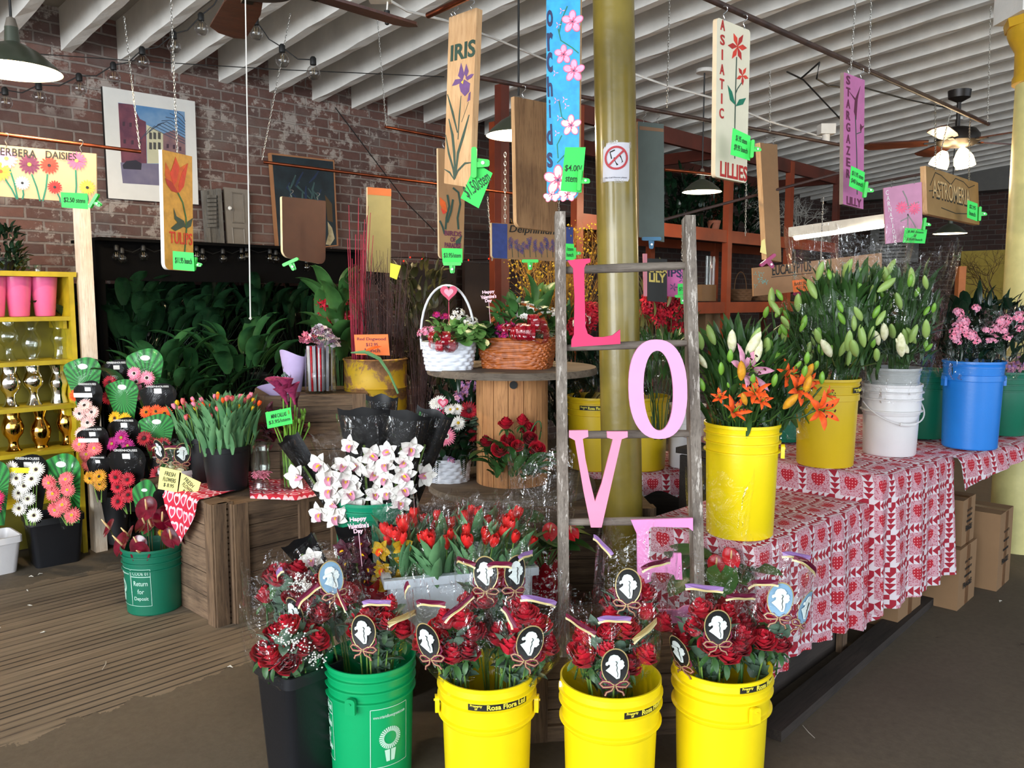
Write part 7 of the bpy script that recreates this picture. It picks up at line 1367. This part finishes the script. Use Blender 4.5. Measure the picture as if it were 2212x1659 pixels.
lily_bunch('green lily bunch tied with twisted film, behind the orange lilies', P(1700, 900, 3.95) + V((0, 0, .02)), [], 8, 170, .20, -.05, .22, rb(5, 1650, 1770, 655, 800, 3.9, 18, [BUD_G, BUD_L]), film=(.2, .1, .42, -.1))
def pinkies(lab, base, spots, seed, me, nl=160, R_=.2, z1=.3, film=None, lm=None, name='flower_bunch', s=1.2, nm='blossom_cluster', lf=None):
    r = random.Random(seed); o = thing(name, lab, 'flowers', base)
    for px, py, Y in spots: q = P(px, py, Y) - base; inst(me, nm, o, aim(q, V((q.x, -.8, .8)), s * r.uniform(.8, 1.2), r.uniform(0, 6)))
    b = bush(r, lf or [LF_GEN, LF_LILY], nl, R_, z1, .6, (.7, 1.2), z0=.07, inner=.1); stems(b, r, 14, .03, R_ * .5, -.25, z1 * .8, .003, 0); b.build('foliage', lm or LM['deep'], o, sharp=0)
    if film: g = MB(); film_sleeve(g, *film[:3], .9, .1, seed, z0=film[3], crimp=.02); g.build('film_sleeve', FILM, o, sharp=0)
    return o
sp = [(r.uniform(2055, 2110), r.uniform(665, 740), 4.1) for r in [random.Random(k) for k in range(16)]]; pinkies('pink alstroemeria bunch in film, left in the blue bucket', BB + V((-.06, 0, .38)), sp, 1, CL_P, s=.8, film=(.12, .22, .34, -.02)); sp = [(r.uniform(2130, 2205), r.uniform(680, 735), 4.15) for r in [random.Random(k + 50) for k in range(16)]]; pinkies('pink alstroemeria bunch in green edged film, right in the blue bucket', BB + V((.09, 0, .36)), sp, 2, CL_P, s=.8, film=(.12, .24, .38, 0))
p = P(2218, 900, 4.78); p.z = 1.27; pinkies('purple statice bunch at the right picture edge', p, [(2175, 795, 4.8), (2185, 812, 4.8), (2195, 800, 4.8), (2170, 830, 4.75), (2200, 825, 4.75), (2210, 790, 4.8)], 3, CL_L, 80, .14, .1)
# ---------------------------------------------------------------- flowers behind the spool and the column
p = P(1330, 860, 4.7); p.z = .98; pinkies('dark green stems in film in the yellow buckets behind the gold column', p, [], 4, CL_P, 200, .26, .25, film=(.2, .3, .3, 0)); p = P(1425, 800, 4.5); p.z = 1.08; pinkies('slanting wrapped lily leaves seen behind the letter O', p, [], 5, CL_P, 170, .2, .2, film=(.14, .24, .34, -.02), lm=LM['lily'], lf=[LF_LILY])
r = random.Random(9); p = P(1435, 720, 5.0); p.z = 1.2; pinkies('red gladiolus spikes behind the ladder', p, [(r.uniform(1385, 1485), r.uniform(650, 712), 4.9 + r.random() * .3) for _ in range(26)], 6, CL_R, 110, .22, .45, lm=LM['olive'], lf=[LF_LILY], s=.9); p = P(1225, 720, 5.0); p.z = 1.15; pinkies('red blossoms glimpsed between the letter L and the column', p, [(r.uniform(1240, 1290), r.uniform(665, 725), 4.9) for _ in range(12)], 7, CL_R, 60, .15, .3, lm=LM['mid'], s=.9)
p = P(1200, 720, 5.2); p.z = 1.2; twigs('golden forsythia branches behind the spool', p, 60, .16, .85, 2.4, LM['goldtwig'], 4, .0022, side=16); o = thing('blossom_branches', 'tiny golden blossoms on the forsythia branches', 'branches', p); b = MB(); q = MB(); q.lathe([(0, -.006), (.006, 0), (0, .006)], 4)
for k in range(900): a = r.uniform(0, 6.3); z = r.uniform(.15, .85); rr = .36 * r.random() ** .5 * (.5 + z * .7); b.join(q, TF((rr * cos(a), rr * sin(a), z), None, r.uniform(.6, 1.6)))
b.build('blossoms', PM['mustard'], o, sharp=0, kind='stuff')
p = P(735, 760, 5.0); p.z = 1.15; pinkies('hot pink foliage bunch behind the yellow drum, left side', p, [(r.uniform(695, 760), r.uniform(645, 715), 4.95) for _ in range(16)], 8, CL_R, 60, .16, .4, lm=LM['mid'], s=.85, lf=[LF_BIG]); p = P(905, 760, 5.1); p.z = .95; pinkies('dark mixed foliage behind the white spool-top basket', p, [], 9, CL_P, 240, .26, .75, lm=leaf_mat('brownish_leaf', '4a4a28', '2c2a18'), s=1); p = P(1150, 740, 4.9); p.z = 1.1; pinkies('broad green leaves rising behind the brown basket', p, [(1250, 700, 4.6), (1262, 690, 4.6)], 10, CL_W, 26, .16, .35, lm=LM['mid'], lf=[LF_BIG])
p = P(1015, 850, 4.85); p.z = .70; pinkies('lilac chrysanthemums and dark leaves under the spool top', p, [(1003, 835, 4.8), (1018, 842, 4.8), (1028, 830, 4.8), (1012, 850, 4.75), (995, 852, 4.8), (1030, 850, 4.8)], 11, CL_L, 260, .32, .55, lm=LM['deep'], s=.9); twigs('dark purple twig bunch between drum and spool', P(905, 950, 4.8) * 1, 70, .08, .75, 2., LM['twig'], 12, .002, side=3)
p = P(1230, 900, 4.9); p.z = .75; pinkies('dark leaves in film under the right of the spool top', p, [], 13, CL_P, 220, .2, .42, film=(.16, .24, .4, 0))
# ================================================================ BACKDROP: wall pieces, rack, lamps
def WPt(px, py, s=.03): d = ray(px, py); k = (W0 + N * s - EYE).dot(N) / d.dot(N); return EYE + d * k
def wq(px, s=.03): return [WPt(*q, s) for q in px]
class WP_(Panel):
    def __init__(s, name, label, cat, px, m, d=.03, **k): s.px = px; super().__init__(name, label, cat, wq(px, d), m, **k)
    q = PP.q; S = PP.S; G = PP.G
b = WP_('framed_picture', 'framed watercolour of a street with a red and a cream building', 'picture', [(221, 186), (421, 219), (429, 442), (234, 428)], mat('white_mount', 'dcdad4', .6, var=.04), .04, edge=M_prk, th=.03)
C_ = lambda n, a, c=None, s=9: mat('wash_' + n, a, .7, c2=c, vs=s); sky = C_('sky', '4f7fae', '8aa6c0', 5)
b.G('watercolour', [(253, 221), (397, 241), (401, 404), (263, 395)], sky, .0004); b.G('watercolour', [(253, 222), (283, 225), (298, 256), (311, 262), (313, 352), (260, 350)], C_('brick', '7a4450', '5c3446', 12), .001); b.G('watercolour', [(312, 268), (348, 286), (349, 352), (314, 352)], C_('cream', 'c8c4a4'), .0012); b.G('watercolour', [(348, 288), (372, 280), (398, 300), (399, 356), (349, 352)], C_('tan', '8c6a68', '6e5560', 12), .0014)
b.G('watercolour', [(258, 350), (400, 356), (401, 404), (263, 395)], C_('road', '7d7688', '66607a', 6), .0016); b.G('watercolour', [(262, 356), (270, 347), (290, 345), (302, 352), (301, 366), (264, 364)], C_('car', '2c2a36'), .002)
for x in (318, 327, 337): b.G('painted_windows', [(x, 284), (x + 6, 286), (x + 6, 300), (x, 299)], C_('win', '4c4a48'), .002); b.G('painted_windows', [(x, 306), (x + 6, 307), (x + 6, 322), (x, 321)], C_('win', '4c4a48'), .002)
for x, y in ((262, 262), (276, 264), (290, 268), (264, 300), (280, 302), (296, 304), (356, 310), (370, 312), (384, 316), (357, 330), (372, 332)): b.G('painted_windows', [(x, y), (x + 5, y), (x + 5, y + 9), (x, y + 9)], C_('win2', '46303c'), .002)
for k in range(9): x = 392 - k * 9; b.S('painted_branches', [(398, 262 + k * 6), (x, 250 + k * 3), (x - 20, 236 + k * 8)], .005, C_('twig', '3c4a5e'), .0022)
b.done()
b = WP_('canvas_painting', 'dark blue green abstract canvas in a thin wooden frame, partly behind the brown board', 'picture', [(584, 330), (722, 346), (731, 531), (600, 546)], C_('frame', 'a2704a'), .05, th=.04); b.G('painted_canvas', [(587, 334), (719, 349), (727, 529), (603, 543)], C_('deep', '101a22', '1c3038', 6), .0006)
for k in range(14): x = R.uniform(615, 700); y = R.uniform(360, 420); b.S('brush_strokes', [(x, y), (x + R.uniform(-12, 12), y + R.uniform(5, 25)), (x + R.uniform(-25, 25), y + R.uniform(20, 45))], [.01, .02, .008], C_('teal', '3e5a58', '284046', 20) if k % 2 else C_('navyp', '1c2e4c'), .0014 + k * .0001)
b.G('brush_strokes', [(706, 478), (716, 492), (722, 515), (712, 530), (702, 528), (708, 505)], C_('ivory', 'b3a888', '8a7c5a', 18), .003); b.G('brush_strokes', [(700, 420), (716, 440), (718, 480), (706, 476)], C_('umber', '4e3a22'), .0028); b.done()
o = thing('shutter', 'weathered grey louvred shutter hung on the brick wall', 'shutter', WPt(462, 540, .05)); M_shut = wood('grey_shutter_wood', '77736c', '5c5852', '38342f', 2)
def wl(px, py, s=.05): return WPt(px, py, s) - o.location
def wpoly(nm, pts, th, m, s=.05, sd=None): b = Panel(nm, '', '', wq(pts, s), m, th, parent=o, part=nm); return b
wpoly('stile', [(437, 411), (447, 411), (457, 536), (447, 535)], .03, M_shut, .07); wpoly('stile', [(469, 407), (478, 407), (486, 538), (477, 537)], .03, M_shut, .07); wpoly('shutter_panel', [(446, 410), (470, 408), (478, 537), (456, 536)], .015, M_shut, .05)
for k in range(8): y = 421 + k * 9; wpoly('louvre', [(448, y), (467, y), (468, y + 6), (449, y + 7)], .02, M_shut, .085)
o = thing('cupboard_door', 'grey painted cupboard door with white knob, beside the shutter', 'door', WPt(512, 540, .05)); M_gd = mat('grey_door_paint', '7c746a', .6, bump=.1); wpoly('door_panel', [(484, 404), (536, 410), (541, 541), (493, 540)], .02, M_gd, .06)
for q in ([(500, 416), (524, 419), (527, 482), (502, 480)], [(502, 492), (527, 494), (530, 535), (505, 534)]):
    for a, c in ((0, 1), (1, 2), (2, 3), (3, 0)): b = MB(); b.tube([wl(*q[a], .062), wl(*q[c], .062)], .006, 4); b.build('moulding', M_gd, o)
b = MB(); b.lathe([(0, .0), (.013, .01), (.016, .02), (.010, .03), (0, .032)], 14, 0, aim(wl(494, 450, .07), N)); b.build('knob', mat('white_porcelain', 'e8e6e0', .2), o)
# brown doors leaning by the wall behind the spool
for k, (lab, pts) in enumerate((('dark brown panelled door behind the white basket', [(880, 566), (985, 575), (985, 760), (880, 760)]), ('plain dark brown board behind the brown basket', [(1004, 566), (1088, 575), (1088, 740), (1004, 745)]))):
    b = WP_('door_leaf', lab, 'door', pts, mat('dark_brown_door', '35241b', .6, var=.2), .12, th=.04)
    if k == 0: b.G('recessed_panel', [(896, 584), (966, 590), (966, 740), (896, 740)], mat('darker_brown_panel', '281a13', .6), .0006)
    b.done()
# red fairy lights on the wall
o = thing('fairy_lights', 'string of tiny red fairy lights across the brick wall', 'lights', WPt(690, 553, .06)); b = MB(); pts = [WPt(x, y, .06) - o.location for x, y in ((660, 545), (700, 558), (740, 550), (790, 562), (850, 556), (915, 556), (960, 562), (1060, 560), (1075, 572))]; b.tube(pts, .003, 5); b.build('wire', M_blackw, o); M_redl = mat('lit_red_bulb', 'ff2010', .4, emit=4); q = MB(); q.lathe([(0, -.008), (.008, 0), (0, .01)], 6); q = q.mesh('bulb', M_redl)
for x, y in ((710, 561), (737, 551), (750, 566), (872, 564), (886, 556), (912, 560), (960, 560), (1012, 562), (1056, 559), (668, 549)): inst(q, 'bulb', o, TF(WPt(x, y, .07) - o.location, None, 1.0))
# orange pallet rack
M_orr = mat('orange_steel', '9a421f', .5, c2='7c3216', vs=3); M_brr = mat('brown_red_steel', '6a2c1c', .5, c2='4c2014', vs=3); o = thing('pallet_rack', 'tall orange steel pallet rack along the back of the brick wall', 'rack', RM(2.56, .5), WYAW)
for t in (0, .93, 3.52, 4.99, 6.38):
    for s in ((0, -1.0) if t > .5 else (-1.0,)): b = MB(); b.box((t, s, 1.62), (.09, .07, 3.24)); b.build('upright', M_brr if t in (0, 6.38) else M_orr, o, smooth=False)
for z, hh, m in ((3.18, .15, M_brr), (2.27, .13, M_orr), (1.50, .12, M_orr)):
    for s in (0, -1.0): b = MB(); b.box((3.65 if z < 3 else 3.65, s, z), (5.4, .05, hh)); b.build('beam', m, o, smooth=False)
    if z < 3: b = MB(); b.box((3.65, -.5, z + .05), (5.4, .95, .02)); b.build('shelf_deck', M_dkwood, o, smooth=False)
for t in (.93, 3.52, 6.38): b = MB(); b.box((t, -.5, 3.18), (.05, 1.0, .12)); b.build('tie', M_brr, o, smooth=False)
def onrack(px, z, s=1.2): d = ray(px, 600); k = (W0 + N * s - EYE).dot(N) / V((d.x, d.y, 0)).dot(N); p = EYE + d * k; return V((p.x, p.y, z))
M_terra = mat('terracotta', 'a8664e', .8); ot = pot_round('terracotta pot on the middle shelf of the orange rack', onrack(1539, 2.335), .05, .075, .14, M_terra); pot_round('grey pot of white branches on the middle rack shelf', onrack(1655, 2.335), .10, .13, .2, mat('grey_pot', '5c5e60', .5))
M_wb = mat('white_painted_twig', 'b8b6ae', .7)
def tree_twigs(lab, p, h, seed, m, n=26, sp=.6):
    r = random.Random(seed); o = thing('branches', lab, 'branches', p); b = MB()
    def grow(a, d, L, w, lv):
        c = a + d * L; md = (a + c) / 2 + V([r.gauss(0, L * .1) for _ in range(3)]); b.tube([a, md, c], [w, w * .8, w * .6], 4, cap=False)
        if lv > 0:
            for _ in range(3): grow(c, (d + V([r.gauss(0, sp) for _ in range(3)])).normalized(), L * .7, w * .6, lv - 1)
    for _ in range(n // 6): grow(V(), V((r.gauss(0, .3), r.gauss(0, .3), 1)).normalized(), h * .4, .010, 4)
    b.build('twigs', m, o, sharp=0)
tree_twigs('white bare branches standing on the rack right of the cream board', onrack(1660, 2.42), .55, 5, M_wb, 24); tree_twigs('white bare branches on the rack beside the narrow tan plank', onrack(1722, 2.35), .55, 6, M_wb, 24)
for k, px in enumerate((1500, 1455, 1590)): o = thing('greenery', 'dark artificial greenery on the middle rack shelf ' + ('right of the column', 'beside the grey green board', 'behind the cream board')[k], 'plant', onrack(px, 2.34, .9)); b = bush(random.Random(k), [LF_GEN, LF_LILY], 240, .34, .62, .3, (.9, 1.6)); b.build('foliage', LM['deep'], o, sharp=0)
for k, px in enumerate((1527, 1534, 1541)): o = thing('candle_holder', ('leftmost', 'middle', 'rightmost')[k] + ' of the three tall glass candle tubes on the rack', 'vase', onrack(px, 1.575)); b = MB(); b.lathe([(.05, 0), (.05, .02), (.022, .03), (.022, .50 - .02 * k), (.018, .50), (.018, .04)], 14); b.build('tube', M_glass, o)
M_bask = mat('brown_basket_weave', '6a4a2e', .8); 
for k, (px, w) in enumerate(((1600, .3), (1645, .34))): o = basket_thing(('round brown wicker basket', 'wide dark wicker basket')[k] + ' on the low shelf of the orange rack', onrack(px, 1.575), WYAW, w, w * .7, .13, M_bask, 8 + k, rows=5, stakes=20); b = MB(); b.tube(bez((-w / 2, 0, .1), (-w / 2, 0, .42), (w / 2, 0, .42), (w / 2, 0, .1), 12), .006, 6); b.build('handle', M_bask, o)
for k, (px, z, w, h, lab) in enumerate(((1730, 2.34, .4, .16, 'white carton on the rack left of the fluorescent lamp'), (1765, 2.34, .3, .18, 'white carton on the rack under the fluorescent lamp'), (1507, 1.57, .3, .18, 'pale carton behind the ladder rail'), (1518, 1.20, .35, .25, 'pale cardboard box below the low rack shelf'))): o = thing('carton', lab, 'box', onrack(px, z), WYAW); b = MB(); b.box((0, 0, h / 2), (w, .3, h)); b.build('box_body', mat('pale_carton', '8c8478', .8) if k < 2 else M_card_b, o, smooth=False)
# back wall: air conditioner, yellow board, willow, orange post
def BWp(px, py, t=11.85): d = ray(px, py); k = (W0 + U * t - EYE).dot(U) / d.dot(U); return EYE + d * k
BY = math.atan2(-N.y, -N.x)
o = thing('air_conditioner', 'grey louvred air conditioner box on the dark back wall', 'appliance', BWp(1932, 525)); b = MB(); a = BWp(1905, 485) - o.location; c = BWp(1955, 572) - o.location
M_ac = mat('grey_appliance', '6b6a66', .6); b.box((0, 0, 0), (.62, .4, .62)); b.build('housing', M_ac, o, smooth=False, tf=TF((0, 0, 0), Matrix.Rotation(BY, 3, 'Z')))
for k in range(9): g = MB(); g.box((-.05, .21, -.24 + k * .055), (.42, .03, .018)); g.build('louvre', M_blackw, o, smooth=False, tf=TF((0, 0, 0), Matrix.Rotation(BY, 3, 'Z')))
o = thing('notice_board', 'plain yellow board standing against the dark back wall', 'board', BWp(2160, 620, 11.9)); b = MB(); b.box((0, 0, 0), (1.1, .03, 1.1)); b.build('board_sheet', mat('mustard_board', 'a8933c', .7), o, smooth=False, tf=TF((0, 0, 0), Matrix.Rotation(BY, 3, 'Z'))); tree_twigs('curly willow branches before the yellow board', BWp(2140, 690, 10.5), .9, 9, LM['brown'], 18, .5)
o = thing('post', 'short orange wooden post before the dark back wall', 'post', BWp(2070, 690, 9.5)); b = MB(); b.box((0, 0, .2), (.09, .09, .95)); b.build('post_timber', mat('orange_wood', 'a8683e', .7), o, smooth=False)
# ---------------------------------------------------------------- lamps
M_shade = mat('dark_green_enamel', '3e4438', .35, coat=.3); M_shin = mat('white_enamel', 'f4efe2', .4); M_bulb = mat('lit_warm_bulb', 'ffdca8', .4, emit=14); M_cordw = mat('black_flex', '121212', .5)
def lamp_light(nm, p, e, par=None, sz=.05, col=(1, .78, .5)):
    l = bpy.data.lights.new(nm, 'POINT'); l.energy = e; l.color = col; l.shadow_soft_size = sz; q = bpy.data.objects.new(nm, l); COL.objects.link(q); q.location = p
    if par: q.parent = par
def pendant(lab, px, py, Y, w, e, cord=None):
    p = P(px, py, Y); rr = w / 2 / FPX * Y; o = thing('pendant_lamp', lab, 'lamp', p, group=None); q = to_room(p); top = CEIL(q[1]) + .02 - p.z
    b = MB(); b.lathe([(rr * .14, rr * .95), (rr * .16, rr * .62), (rr * .3, rr * .56), (rr * .55, rr * .42), (rr * .85, rr * .16), (rr, 0), (rr * 1.01, -.004)], 44); b.build('shade', M_shade, o, sharp=50)
    b = MB(); b.lathe([(rr, -.003), (rr * .84, rr * .145), (rr * .54, rr * .40), (rr * .28, rr * .53), (0, rr * .55)], 44); b.build('shade_lining', M_shin, o)
    b = MB(); b.lathe([(0, .02), (.03, .03), (.042, .06), (.03, .1), (.014, .14)], 18, 0, TF(s=min(1, rr / .19))); b.build('bulb', M_bulb, o); b = MB(); b.lathe([(0, rr * 1.2), (rr * .09, rr * 1.15), (rr * .14, rr * .95), (rr * .12, rr * .6)], 20); b.build('socket', mat('grey_socket', '6a6258', .5), o)
    b = MB(); b.tube([(0, 0, rr * 1.1), (0, 0, top)], .006, 8); b.build('stem', M_cordw, o); b = MB(); b.lathe([(0, 0), (.07, 0), (.07, .03), (0, .03)], 20, 0, TF((0, 0, top - .03))); b.build('ceiling_box', M_white, o); lamp_light('lamp_light', (0, 0, -.005), e, o, .05)
pendant('enamel pendant lamp at the left picture edge, lit', 30, 152, 3.9, 182, 60); pendant('enamel pendant lamp half behind the bare plank, lit', 1120, 292, 4.8, 136, 40); pendant('enamel pendant lamp before the orange rack, lit', 1516, 414, 7.2, 82, 40); pendant('far pendant lamp under the astromeria board, lit', 2052, 504, 9.5, 66, 30)
o = thing('fluorescent_lamp', 'long white fluorescent lamp above the lily buds, lit', 'lamp', P(1806, 492, 6.2)); a = P(1708, 502, 6.5) - o.location; c = P(1914, 474, 5.9) - o.location; b = MB(); beam(b, a, c, .06, .07); b.build('housing', M_shin, o, smooth=False); b = MB(); b.tube([a + V((.03, -.02, -.04)), c + V((-.03, -.02, -.04))], .022, 10); b.build('tube', mat('lit_white_tube', 'fff4e4', .4, emit=7), o)
# ceiling fan with light
M_fan2 = mat('dark_bronze', '2c2826', .4, metal=.4); M_blade = wood('mahogany_blade', '5e3324', '44231a', '24120c', 1.2, axis=0, rough=.4)
def fan(lab, p, s, blades, ang, light=True, drop=.35):
    o = thing('ceiling_fan', lab, 'fan', p); b = MB(); b.lathe([(0, .06), (.06, .06), (.13, .04), (.16, 0), (.16, -.05), (.12, -.08), (.05, -.09), (0, -.09)], 36, 0, TF(s=s)); b.build('motor_housing', M_fan2, o); b = MB(); b.tube([(0, 0, .05), (0, 0, drop)], .014, 10); b.lathe([(.014, drop - .08), (.07, drop - .05), (.075, drop), (0, drop)], 20); b.build('down_rod', M_fan2, o)
    for k in range(blades): a = ang + 2 * pi * k / blades; b = MB(); b.poly([(.2, -.05), (.3, -.065), (.62, -.07), (.66, -.03), (.66, .03), (.62, .07), (.3, .065), (.2, .05)], .01, 0, TF((0, 0, -.05 * s), Matrix.Rotation(a, 3, 'Z') @ Matrix.Rotation(.2, 3, 'X'), s)); b.build('blade', M_blade, o, smooth=False); b = MB(); b.box((.17 * s, 0, -.05 * s), (.12 * s, .04 * s, .012)); b.build('blade_iron', M_fan2, o, smooth=False, tf=TF((0, 0, 0), Matrix.Rotation(a, 3, 'Z')))
    if light:
        for k in range(3): a = .5 + k * 2.1; q = V((.09 * cos(a), .09 * sin(a), -.15)); b = MB(); b.lathe([(.02, .05), (.035, .03), (.06, -.02), (.065, -.06), (.055, -.06), (.03, .02)], 20, 0, aim(q, V((-cos(a) * .4, -sin(a) * .4, 1)))); b.build('glass_shade', mat('lit_frosted_shade', 'ffd9a0', .4, emit=14), o)
        lamp_light('fan_light', (0, 0, -.3), 12, o, .08)
    return o
fan('bronze ceiling fan with lit glass shades near the cream column', P(2068, 292, 5.9), .9, 5, .25, drop=.30)
b = MB(); o = fan('dark bladed ceiling fan hanging above the picture top, blade tips in view', P(560, -75, 2.9), 1.0, 5, -.45, False, .5); b = MB(); q = P(531, 0, 2.85) - o.location; e = P(541, 688, 2.85) - o.location; b.tube([(q.x, q.y, -.05), e], .0022, 6); b.lathe([(0, -.006), (.006, 0), (0, .008)], 8, 0, TF(e)); b.build('pull_cord', mat('white_cord', 'd8d4cc', .6), o)
# string of globe bulbs under the joists, and a row on the black rack
M_clearb = glass_mat('clear_bulb_glass', (.84, .84, .84), 1.9); M_fil = mat('glowing_filament', 'a08a60', .5, emit=.15); SB = MB(); SB.lathe([(0, -.034), (.018, -.029), (.028, -.014), (.03, 0), (.024, .016), (.012, .028), (.011, .034)], 18); SB = SB.mesh('globe', M_clearb)
SK = MB().lathe([(.012, .03), (.014, .032), (.014, .058), (.008, .066), (0, .066)], 12).mesh('socket', M_cordw); SF = MB(); SF.tube([(-.006, 0, .02), (-.004, 0, -.008), (0, 0, .004), (.004, 0, -.008), (.006, 0, .02)], .001, 4); SF = SF.mesh('filament', M_fil)
def bulbs(lab, spots, Y, wire, s=1.):
    pts = [P(x, y, Y if not callable(Y) else Y(x)) for x, y in spots]; o = thing('string_lights', lab, 'lights', pts[0])
    for q in pts: e = inst(SB, 'globe', o, TF(q - pts[0], None, s * 1.25)); inst(SK, 'socket', e, TF((0, 0, 0))); inst(SF, 'filament', e, TF((0, 0, 0)))
    if wire:
        w = []
        for a, c in zip(pts, pts[1:]): a2 = a + V((0, 0, .066 * s)); c2 = c + V((0, 0, .066 * s)); w += [a2, (a2 + c2) / 2 - V((0, 0, .03 * s))]
        w.append(pts[-1] + V((0, 0, .066 * s))); b = MB(); b.tube([q - pts[0] for q in w], .0035, 6); b.build('wire', M_cordw, o)
bulbs('string of clear globe bulbs climbing under the white joists', [(-30, 222), (12, 220), (85, 209), (172, 190), (246, 166), (308, 133), (376, 99), (435, 60), (490, -10)], lambda x: 4.9, True); bulbs('string of clear globe bulbs right of the white cord, by the joists', [(541, 20), (553, 70), (610, 129), (677, 156)], lambda x: 4.7, True)
bulbs('row of clear globe bulbs hanging along the black plant rack', [(252, 552), (264, 558), (310, 552), (357, 556), (425, 552), (438, 558), (482, 558), (522, 556), (533, 553), (583, 557), (596, 560), (662, 577)], lambda x: (lambda d: ((W0 + N * .56 - EYE).dot(N) / V((d.x, d.y, 0)).dot(N)) * d.y)(ray(x, 555)), True, .85)
# cables along the joists, black plug
def cable(lab, pts, r_=.006, m=None): q = [P(*a) for a in pts]; o = thing('cable', lab, 'cable', q[0]); b = MB(); b.tube([x - q[0] for x in q], r_, 6); b.build('flex', m or M_cordw, o)
cable('thin straight wire stretched across below the joists', [(60, 115, 5.2), (270, 130, 5.3), (600, 150, 5.5), (960, 166, 5.6)], .003); cable('white electric cable looping below the joists behind the iris board', [(845, 3, 4.2), (880, 24, 4.3), (960, 44, 4.6), (1060, 80, 5.2), (1180, 130, 6)], .007, M_white); cable('white cable sagging between joists right of the gold column', [(1370, 160, 6), (1440, 185, 6.2), (1540, 212, 6.5), (1660, 262, 7), (1790, 300, 7.4)], .008, M_white); cable('dark wire tangle hanging left of the stargazer board', [(1730, 170, 5.5), (1770, 135, 5.3), (1764, 170, 5.3), (1790, 185, 5.4), (1830, 190, 5.5)], .006); cable('dark wire running on towards the bronze fan', [(1868, 190, 5.5), (1960, 215, 5.7), (2060, 236, 5.9)], .005); cable('slanting dark wire from the lily board to the white junction box', [(1700, 155, 6), (1735, 172, 6.2), (1820, 262, 6.8)], .006); cable('dark wire hanging from joist eye-hook to the brick wall', [(724, 232, 6.2), (790, 320, 6.4), (880, 440, 6.8), (940, 500, 7)], .004)
o = thing('plug', 'black plug hanging below a white junction box at the joists', 'plug', P(836, 38, 4.0)); b = MB(); b.lathe([(0, -.035), (.01, -.03), (.014, -.01), (.014, .03), (0, .035)], 12); b.build('plug_body', M_prk, o); b = MB(); b.box((-.03, 0, .09), (.1, .06, .04)); b.tube([(0, 0, .03), (.005, 0, .08)], .004, 5); b.build('junction_box', M_shin, o, smooth=False)
o = thing('junction_box', 'white junction box with cable on the joists above the narrow plank', 'box', P(1785, 280, 7.0)); b = MB(); b.box((0, 0, 0), (.12, .1, .08)); b.lathe([(.03, -.1), (.03, -.04)], 12); b.build('box_body', M_white, o, smooth=False)
# litter on the floor
for k, (px, py, lab) in enumerate(((62, 1247, 'small white scrap on the floor, nearest the black bin'), (82, 1243, 'curled white scrap on the floor beside the black bin'), (61, 1278, 'white crumpled scrap on the grooved floor'), (70, 1309, 'white scrap on the floor left of the deep green bucket'), (100, 1365, 'tiny white scrap on the grooved boards'), (229, 1430, 'thin straw lying across the grooved boards'), (491, 1442, 'white petal on the floor near the black pail'), (2160, 1302, 'pale scrap on the floor by the boxes'), (1760, 1596, 'pale straw on the floor at right'), (2, 1357, 'white scrap at the left picture edge'))):
    o = thing('litter', lab, 'litter', F(px, py) + V((0, 0, .003)), k); b = MB(); r = random.Random(k); L = .09 if 'straw' in lab else .028; b.tube([(0, 0, 0), (L * .4, .006, .004), (L, 0, .001)], [.001, .004 if L < .05 else .0015, .001], 5); b.build('scrap', mat('pale_scrap', 'c9c4b8', .8), o)
